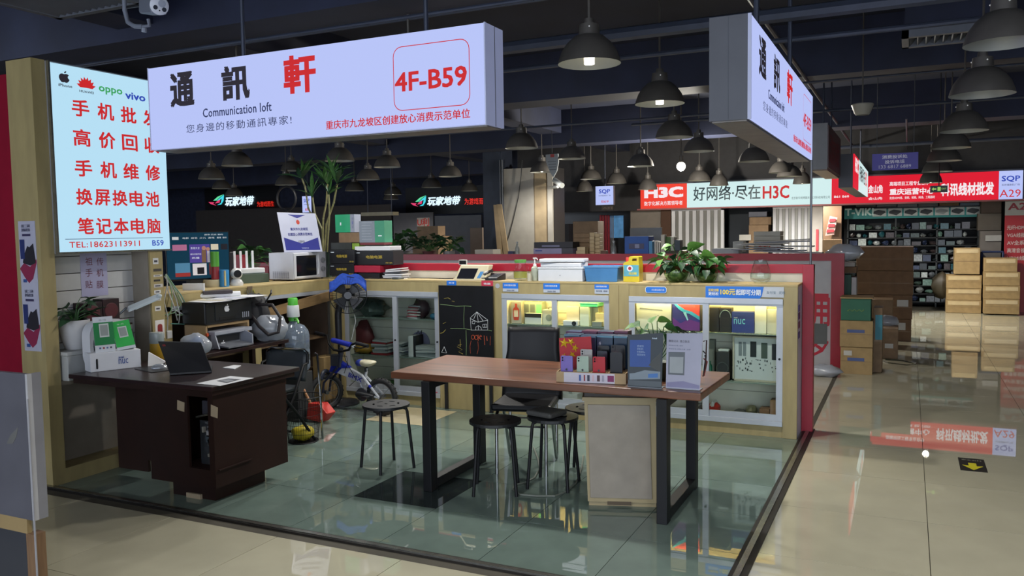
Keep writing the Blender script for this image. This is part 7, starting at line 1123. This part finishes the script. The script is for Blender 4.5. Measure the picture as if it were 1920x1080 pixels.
o, e = fb('blue_carton', 'bright blue carton with dark print on the far counter', 'box', 1171, 1216, 443, 484, '1e4c94'); part('print', B().box((e[0]+.06, YQ-.003, e[2]+.12), (e[1]-.06, YQ, e[2]+.19)), plain('3a3c5c'), o); part('print', B().box((e[0]+.14, YQ-.005, e[2]+.13), (e[0]+.2, YQ-.003, e[2]+.18)), plain('7a80a0'), o)
o, e = fb('blue_pack', 'pale blue water pack beside the blue carton', 'box', 1216.5, 1223, 452, 482, '4a86b4', YQ, .15); fb('grey_board', 'large grey board with a red strip behind the blue carton', 'board', 1181, 1240, 427, None, '7e8288', 11.6, .05)
for k in range(3): fb('white_book', ('first upright white folder on the far counter', 'second upright white folder on the far counter', 'third upright white folder on the far counter')[k], 'folder', 1227+4*k, 1230+4*k, 452+k, 482, 'b8b4ac', YQ, .18)
fb('white_card', 'tall white card between the folders and the green books', 'card', 1239, 1246, 440, 482, 'b4b0a4', YQ, .1); fb('green_book', 'green upright book on the far counter', 'book', 1248, 1257, 444, 470, '4a6a34', YQ+.05, .15); fb('pale_book', 'pale upright book next to the green book', 'book', 1257.5, 1264, 444, 470, 'a8a89c', YQ+.05, .15); fb('dark_book', 'dark upright book next to the big pothos', 'book', 1264.5, 1275, 450, 470, '3a4650', YQ+.05, .15); fb('dark_box', 'dark low box under the upright books', 'box', 1245, 1282, 470.5, 484, '3a3230', YQ, .25)
fb('long_white_box', 'long white box beyond the small pothos', 'box', 1335, 1385, 466, 484, '9aa0a6'); fb('white_cube', 'small white cube carton on the far counter', 'box', 1374, 1394, 453, 472, 'a4a6a4', 10.8, .2); 
for k in range(4):
    o, e = fb('white_carton', ('bottom white carton with red characters in the stack', 'second white carton in the stack by the striped shutter', 'third white carton in the stack by the striped shutter', 'top white carton in the stack by the striped shutter')[k], 'box', 1413, 1463, 434+8.6*(3-k), 442.2+8.6*(3-k), 'b8b4a8', 11.0, .3)
    if k == 0: text('红印', Vector((e[0]+.05, 10.997, e[2]+.005)), EX, EZ, .26, e[3]-e[2]-.01, plain('b02a24'), o, bold=.03)
t = thing('magazine_pile', 'untidy pile of grey magazines on the dark red rail', 'magazines'); rng = random.Random(2); p = PY(1440, 488, 10.27); 
for k in range(9): s_ = rng.uniform(.18, .34); part('magazine', B().slab(Vector((p.x+rng.uniform(-.25, .3), 10.42, 1.345+.018*k)), (s_, .02*rng.uniform(-1, 1), .012*rng.uniform(-1, 1)), (0, .13, 0), (0, 0, .006)), plain(rng.choice(('7a7e8a', '9a9ca0', '6a6e7c', '8c8a88')), .5), t)
# ================================================================ cartons beside the aisle
def cart(label, x0, x1, yt, yb, Y, m=CARD, dep=.45, lab=None, stripe=None):
    o, e = fbox('carton', label, 'box', x0, x1, yt, yb, Y, m, dep); w_, h_ = e[1]-e[0], e[3]-e[2]
    part('tape', B().box((e[0]+w_*.02, Y-.002, e[3]-h_*.52), (e[1]-w_*.02, Y-.0005, e[3]-h_*.50)), plain('7a6242', .4), o)
    if lab: part('label', B().box((e[0]+w_*lab[0], Y-.003, e[2]+h_*lab[1]), (e[0]+w_*lab[2], Y-.001, e[2]+h_*lab[3])), plain('b0aea8'), o)
    if stripe: part('print', B().box((e[0]+w_*.22, Y-.003, e[2]+h_*stripe), (e[0]+w_*.75, Y-.001, e[2]+h_*(stripe+.12))), plain('3a4a7a'), o)
    return o, e
CARDD = mat('dark_cardboard', '6b5138', .75, 0, .12, 12)  # darker brown cardboard for some of the cartons
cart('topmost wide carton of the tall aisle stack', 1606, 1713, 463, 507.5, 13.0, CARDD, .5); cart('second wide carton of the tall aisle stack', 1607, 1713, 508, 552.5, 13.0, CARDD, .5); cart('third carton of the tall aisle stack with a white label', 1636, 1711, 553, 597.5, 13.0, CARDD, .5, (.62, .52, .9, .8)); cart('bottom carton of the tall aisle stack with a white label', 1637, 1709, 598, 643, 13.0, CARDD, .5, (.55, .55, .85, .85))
cart('carton standing before the third wide carton', 1634, 1674, 562, None, 12.2, CARD, .4); cart('carton with a printed roll mark before the tall stack', 1649, 1684, 616, None, 11.2, CARD, .4, (.3, .35, .75, .5))
o, e = fbox('green_carton', 'dark green carton on top of the brown cartons beside the aisle', 'box', 1577, 1633, 560, 601, 9.95, '1f5a44', .35); part('top_flap', B().box((e[0]-.01, 9.93, e[3]), (e[1]+.02, 10.3, e[3]+.015)), CARD2, o); part('print', B().tube([Vector((e[0]+(e[1]-e[0])*(.22+.08*k), 9.948, e[2]+(e[3]-e[2])*(.45+(.05 if k % 2 else -.03)))) for k in range(8)], .006, 4), plain('6a8a58'), o)
cart('middle brown carton with a blue stripe beside the aisle', 1575, 1637, 602, 651, 9.9, CARD2, .38, None, .55); cart('lowest brown carton with blue stripe and white label beside the aisle', 1576, 1636, 652, 702, 9.9, CARD2, .38, (.1, .7, .36, .88), .5)
o, e = cart('narrow carton with teal tape beside the green carton', 1638, 1655, 577, None, 10.1, CARD, .3); part('teal_tape', B().box((e[0]+.02, 10.097, e[3]-.36), (e[1], 10.099, e[3]-.08)), plain('2a7a8a'), o)
t = thing('plastic_wrap', 'crumpled clear plastic on the floor beside the partition end', 'bag'); p = PZ(1545, 705, 0); part('wrap', lumpy(p+EZ*.06, .16, (1.1, .7, .42), 6, 16, .25), PLAST, t, smooth=180)
single('plastic_wrap', lumpy(PY(1660, 603, 11.6), .14, (1.2, .8, .6), 11, 14, .2), PLAST, 'clear plastic bag stuffed between the aisle cartons', 'bag', smooth=180)
t = thing('floor_wire', 'thin wire curled on the aisle floor beside the cartons', 'cable'); part('cord', B().tube([PZ(x, y, .006) for x, y in ((1645, 672), (1665, 680), (1700, 684), (1718, 682), (1695, 676), (1660, 674))], .006, 6), plain('4a4a3a'), t)
# shelf clutter beyond the partition
fb('white_tray', 'white socket tray on the carton beside the partition post', 'tray', 1580, 1603, 492, 500, '9a968e', 10.5, .2); fb('carton', 'grey brown carton under the white socket tray', 'box', 1578, 1606, 500.5, 512, CARDD, 10.5, .3); fb('green_crate', 'dark green crate beside the partition post', 'crate', 1580, 1596, 515, 556, '1c4438', 10.4, .3); fb('white_sack', 'white sack hanging beside the green crate', 'bag', 1596.5, 1606, 520, 556, '9a989a', 10.4, .2)
single('plastic_bag', lumpy(PY(1585, 473, 10.6), .15, (1.3, .8, .65), 13, 16, .2), PLAST, 'clear bag lying on top near the thin pole', 'bag', smooth=180)
t = thing('display_rack', 'brown board with a small red and white sign leaning on it', 'board'); a, c = PY(1543, 448, 16.5), PY(1578, 386, 16.5); part('board', B().box((a.x, 16.5, 0), (c.x, 16.55, c.z)), plain('5e4632'), t); P = [PY(x, y, 16.4) for x, y in ((1547, 442), (1564, 440), (1570, 408), (1556, 405))]; part('red_white_sign', B().prism(P, (0, .02, 0)), plain('a07a74'), t); 
for k in range(3): part('sign_stripe', B().prism([PY(x, y, 16.385) for x, y in ((1549+2.5*k, 436-10*k), (1563+1.5*k, 435-10*k), (1564+1.5*k, 430-10*k), (1551+2.5*k, 430-10*k))], (0, .005, 0)), plain('9a2028'), t)
fb('carton', 'brown carton below the leaning red and white sign', 'box', 1542, 1577, 449, None, CARD, 15.8)
fb('red_post', 'red strip on the pale wall beyond the thin pole', 'strip', 1530, 1535, 430, 470, '9a2430', 17.47, .03)
# ================================================================ cable shop at the end of the aisle
struct('wall_shop_cables', B().box((PY(1583, 400, 19.2).x, 19.2, 0), (PY(1885, 400, 19.2).x, 19.25, 2.4)), plain('15181c', .6))
t = thing('product_banner', 'teal banner with white lettering and black device pictures over the cable shelves', 'banner'); Yt = 18.6; a, c = PY(1583, 411, Yt), PY(1840, 388, Yt); part('sheet', B().box((a.x, Yt, a.z), (c.x, Yt+.03, c.z)), mat('teal_banner', '1f7c7c', .5, 0, .05), t); text('T-VIKI', PY(1584, 405, Yt-.004), EX, EZ, .55, .15, plain('b8d4d0'), t, bold=.03)
for k in range(7):
    x0 = 1636+29.3*k; p0, p1 = PY(x0, 406-k*.6, Yt-.003), PY(x0+26, 391-k*.6, Yt-.003); part('picture_card', B().box((p0.x, Yt-.004, p0.z), (p1.x, Yt-.001, p1.z)), plain('a4aaaa'), t); w_, h_ = p1.x-p0.x, p1.z-p0.z; part('device_print', B().quad(*[Vector((p0.x+u*w_, Yt-.006, p0.z+v*h_)) for u, v in ((.05, .35), (.6, .1), (.95, .5), (.9, .7), (.4, .85), (.08, .65))]), plain('1e2226' if k != 4 else '7a8284'), t)
for k in range(6): fbox('storage_carton', ('first pale carton above the teal banner', 'second pale carton above the teal banner', 'third pale carton above the teal banner', 'fourth pale carton above the teal banner', 'tan carton above the teal banner', 'last pale carton above the teal banner')[k], 'box', 1605+39*k, 1642+39*k, 380, 387.8, 18.8, ('8a8478', '9a9890', 'a4a09a', '908a80', '9a7040', '94a0a8')[k], .3)
t = thing('cable_shelf', 'dark shelf unit crammed with packaged cables at the end of the aisle', 'shelf'); Yz = 18.65; xa, xb = PY(1588, 450, Yz).x, PY(1836, 450, Yz).x; zs_ = [PY(1710, y, Yz).z for y in (430, 445, 460, 475, 490, 505, 520, 535, 550, 565)]
part('top_board', B().box((xa, Yz, PY(1710, 387.3, 18.8).z-.03), (xb+.3, Yz+.5, PY(1710, 387.3, 18.8).z-.008)), plain('1c2022'), t)
for z in zs_: part('shelf_board', B().box((xa, Yz, z-.02), (xb, Yz+.4, z)), plain('1c2022'), t)
for x in (xa, (xa+xb)/2-.3, (xa+xb)/2+.45, xb-.03): part('upright', B().box((x, Yz, 0), (x+.03, Yz+.4, PY(1710, 387.3, 18.8).z-.03)), plain('2a3034'), t)
ORD = 'first second third fourth fifth sixth seventh eighth ninth tenth eleventh twelfth thirteenth fourteenth fifteenth sixteenth seventeenth eighteenth nineteenth twentieth'.split(); ORD += ['twenty-'+w for w in ORD[:9]]+['thirtieth']+['thirty-'+w for w in ORD[:9]]; rng = random.Random(21); PAL = ('2a3036', '8a9092', '3a4a44', '1e2428', 'a8b0b0', '22505a', '5a6066', '3c3436', '6a8a80', '26304a')
lab = [('package', 'packaged cable on the crowded shelves of the cable shop', 'cable packs on the crowded shelves')]
for i, z in enumerate(zs_):
    x = xa+.05; cnt = 0
    while x < xb-.25:
        w_ = rng.uniform(.09, .17); h_ = rng.uniform(.07, .14)
        c_ = rng.choice(PAL); bb = B().slab(Vector((x+w_/2, Yz+.02+.03*rng.random(), z+.001+h_/2)), (w_/2, 0, 0), (0, .05, 0), (0, 0, h_/2)) if rng.random() < .55 else lumpy(Vector((x+w_/2, Yz+.05, z+h_/2)), 1, (w_/2, .06, h_/2), rng.randint(0, 30), 8, .15)
        single('cable_pack', bb, mat('pack_%s' % c_, c_, .25, 0, .3, 25), '%s cable pack from the pole side on the %s shelf of the cable shop' % (ORD[cnt], ORD[i]), 'package', lab[0][2]); x += w_+rng.uniform(.0, .03); cnt += 1
for k, (x0, x1, yt, yb, c_, lb) in enumerate(((1834, 1878, 400, 432, '5e564c', 'large grey brown carton at the top beside the red poster'), (1840, 1878, 378, 399.5, '4c3c2e', 'dark brown carton near the end of the red sign'), (1838, 1878, 433, None, '6e6862', 'lower grey carton with papers beside the red poster'), (1848, 1878, 441, 452, 'a8a8a4', 'stack of white paper before the grey carton'))): fbox('shop_carton', lb, 'box', x0, x1, yt, yb, 18.2-.05*k, c_, .3)
for k, (x0, x1, yt, yb, c_, lb) in enumerate(((1774, 1840, 563, 587, CARD2, 'lowest taped carton of the stack at the end of the aisle'), (1775, 1840, 541, 562.5, CARD2, 'second taped carton of the stack at the end of the aisle'), (1775, 1841, 516, 540.5, CARD2, 'third taped carton of the stack at the end of the aisle'), (1790, 1838, 465, 514, CARD2, 'tall tilted carton on the taped cartons at the end of the aisle'), (1845, 1912, 561, 589, CARD2, 'lowest taped carton of the stack before the red poster'), (1845, 1913, 536, 560.5, CARD2, 'second taped carton of the stack before the red poster'), (1845, 1913, 510, 535.5, CARD2, 'third taped carton of the stack before the red poster'), (1846, 1908, 484, 509.5, CARD2, 'top taped carton of the stack before the red poster'))):
    o, e = cart(lb, x0, x1, yt, yb, 17.5 if k < 4 else 17.3, c_, .45); part('clear_tape', B().box((e[0]+.03, (17.5 if k < 4 else 17.3)-.004, e[3]-.09), (e[1]-.03, (17.5 if k < 4 else 17.3)-.002, e[3]-.02)), plain('b09a6c', .2), o)
single('dark_bundle', lumpy(PY(1766, 535, 17.9), .2, (1, .8, 1.2), 17, 12), plain('3a3428'), 'brown sack beside the taped cartons', 'bag', smooth=50)
t = thing('metal_cart', 'blue metal cart frame behind the right taped cartons', 'cart'); p0, p1 = PY(1841, 480, 17.8), PY(1881, 472, 17.8)
for x in (p0.x, p1.x): part('upright', B().cyl((x, 17.8, 0), (x, 17.8, p1.z), .02, n=6), plain('24345a'), t)
part('top_bar', B().cyl((p0.x, 17.8, p1.z), (p1.x, 17.8, p1.z), .02, n=6), plain('24345a'), t)
t = thing('shop_poster_board', 'tall red price board with a white A29 header beside the cartons', 'poster'); Yp = 17.9; a, c = PY(1885, 375, Yp), PY(1945, 403, Yp); part('header', B().box((a.x, Yp, c.z), (c.x, Yp+.04, a.z)), plain('b0aea8'), t); part('board', B().box((a.x, Yp, 0), (c.x, Yp+.04, c.z)), mat('poster_red', 'a8202a', .5, 0, .05), t); text('A29', PY(1890, 394, Yp-.004), EX, EZ, .42, .13, plain('8a1c28'), t, bold=.02)
for k, s in enumerate(('光纤HDMI线', 'VGA线批发', 'AV全系列', '高清音视频', 'HDMI线材')): text(s, PY(1888, 431+14.3*k, Yp-.004), EX, EZ, .36, .085, plain('d0b4b0'), t, bold=.02)
# ================================================================ hanging signs over the aisle
t = thing('complaint_sign', 'purple hanging sign with white characters and a phone number', 'sign'); Yv = 9.5; a, c = PY(1635, 320, Yv), PY(1722, 285, Yv); part('board', B().box((a.x, Yv, a.z), (c.x, Yv+.02, c.z)), mat('violet_sign_glow', '2a1d86', .4, 0, .05, emit=.05, ecol='2a1d86'), t); w_, h_ = c.x-a.x, c.z-a.z; q = lambda u, v: Vector((a.x+u*w_, Yv-.002, a.z+v*h_)); SW = plain('d0cce0')  # board is not a lit sign; a faint glow is put into its colour
text('消费投诉处', q(.22, .68), EX, EZ, .55*w_, .22*h_, SW, t, bold=.025); text('投诉电话', q(.28, .38), EX, EZ, .43*w_, .22*h_, SW, t, bold=.025); text('133 6817 6889', q(.15, .1), EX, EZ, .70*w_, .2*h_, SW, t)
for u in (.1, .9): part('wire', B().cyl(q(u, 1)+EY*.01, Vector((q(u, 1).x, Yv+.01, 3.76)), .004, n=5), BLKP, t)
t = thing('exit_sign', 'green and black emergency exit sign hanging before the red far sign', 'sign'); Ye = 13.0; a, c = PY(1744, 361, Ye), PY(1777, 347.5, Ye); part('board', B().box((a.x, Ye, a.z), (c.x, Ye+.03, c.z)), plain('10180c', .4), t); GE = glow('a0d060', .8); w_, h_ = c.x-a.x, c.z-a.z; q = lambda u, v: Vector((a.x+u*w_, Ye-.004, a.z+v*h_))
part('arrow', B().quad(q(.08, .5), q(.2, .75), q(.2, .6), q(.35, .6), q(.35, .4), q(.2, .4), q(.2, .25)), GE, t); part('figure', B().quad(q(.42, .2), q(.6, .2), q(.6, .8), q(.42, .8)), GE, t); text('EXIT', q(.66, .4), EX, EZ, .26*w_, .22*h_, GE, t); part('stem', B().cyl(Vector((a.x+w_/2, Ye+.015, c.z)), Vector((a.x+w_/2, Ye+.015, 3.76)), .008, n=6), BLKP, t)
t = thing('unlit_box_sign', 'unlit grey box sign with brown characters behind the steep aisle sign', 'sign'); Yx = 10.2; a, c = PY(1524, 318, Yx), PY(1552, 230, Yx); part('case', B().box((a.x-.02, Yx, a.z), (c.x, Yx+1.9, c.z)), plain('74767c', .5), t); part('face', B().box((c.x, Yx+.02, a.z+.02), (c.x+.01, Yx+1.88, c.z-.02)), plain('5a4448', .5), t); part('underside', B().box((a.x-.02, Yx+.02, a.z-.015), (c.x, Yx+1.85, a.z)), plain('6e5c50'), t); text('游戏', Vector((c.x+.013, Yx+.1, a.z+.08)), EY, EZ, 1.5, .34, plain('7c3038'), t, bold=.02)
for yy in (.4, 1.5): part('hanger', B().cyl((c.x-.08, Yx+yy, c.z), (c.x-.08, Yx+yy, 3.76), .012, n=6), COND, t)
t = thing('lit_box_sign', 'small lit red and white box sign angled along the aisle', 'sign'); Yx = 12.1; a, c = PY(1572, 352, Yx), PY(1602, 288, Yx); part('case', B().box((a.x, Yx, a.z), (c.x-.015, Yx+4.2, c.z)), plain('4c4e58', .5), t); part('lit_panel_red', B().box((c.x-.015, Yx, a.z), (c.x, Yx+1.1, c.z)), REDLIT, t); part('lit_panel_white', B().box((c.x-.015, Yx+1.1, a.z), (c.x, Yx+4.2, c.z)), LITN, t); text('H3C', Vector((c.x+.003, Yx+.15, a.z+.22)), EY, EZ, .8, .2, WHV, t, bold=.04); text('好网络·尽在', Vector((c.x+.003, Yx+1.3, a.z+.15)), EY, EZ, 1.6, .25, TEALI, t, bold=.02); text('H3C', Vector((c.x+.003, Yx+3.0, a.z+.15)), EY, EZ, .7, .25, REDV, t, bold=.02)
for yy in (.6, 3.2): part('hanger', B().cyl((c.x-.08, Yx+yy, c.z), (c.x-.08, Yx+yy, 3.76), .012, n=6), COND, t)
t = thing('ceiling_speaker', 'small round cream ceiling speaker above the aisle', 'speaker'); p = PY(1617, 216, 9.0); part('cone', B().lathe([(.06, 0), (.075, .02), (.105, .1), (.10, .11), (.001, .112)], p, 20, caps=False), plain('8c8a82', .4), t, smooth=True); part('rod', B().cyl(p+EZ*.11, Vector((p.x, p.y, 3.76)), .008, n=6), PSH, t)

fbox('shop_carton', 'upper brown carton inside the dark far shop between the striped shutters', 'box', 1405, 1446, 407, 421.5, 17.9, CARD, .3); fbox('shop_carton', 'lower brown carton inside the dark far shop between the striped shutters', 'box', 1404, 1441, 422, None, 17.9, CARD, .35); fbox('shop_carton', 'grey device box on top of the cartons in the dark far shop', 'box', 1404, 1438, 397, 406.5, 17.95, '5a5c68', .25)
fbox('paper_notice', 'small white notice hanging in the dark far shop', 'paper', 1386, 1408, 440, 451, 17.85, 'a8a6a0', .01); t = bpy.data.objects.get('paper_notice')
# ================================================================ place every origin at the base of its thing
def finish():
    done = set()
    def meshes(o, off):
        out = []
        if o.type == 'MESH' and o.location.length < 1e-9: out += [(v.co) for v in o.data.vertices]
        for c in o.children: out += meshes(c, off)
        return out
    def shift(o, off, root=False):
        if not root and (o.location.length > 1e-9): o.location = o.location-off; return
        if o.type == 'MESH' and o.data.name not in done: o.data.transform(Matrix.Translation(-off)); done.add(o.data.name)
        for c in list(o.children): shift(c, off)
    for r in ROOTS:
        vs = meshes(r, None)
        if not vs: continue
        lo = Vector([min(v[i] for v in vs) for i in range(3)]); hi = Vector([max(v[i] for v in vs) for i in range(3)])
        off = Vector(((lo.x+hi.x)/2, (lo.y+hi.y)/2, lo.z)); shift(r, off, True); r.location = off
finish()
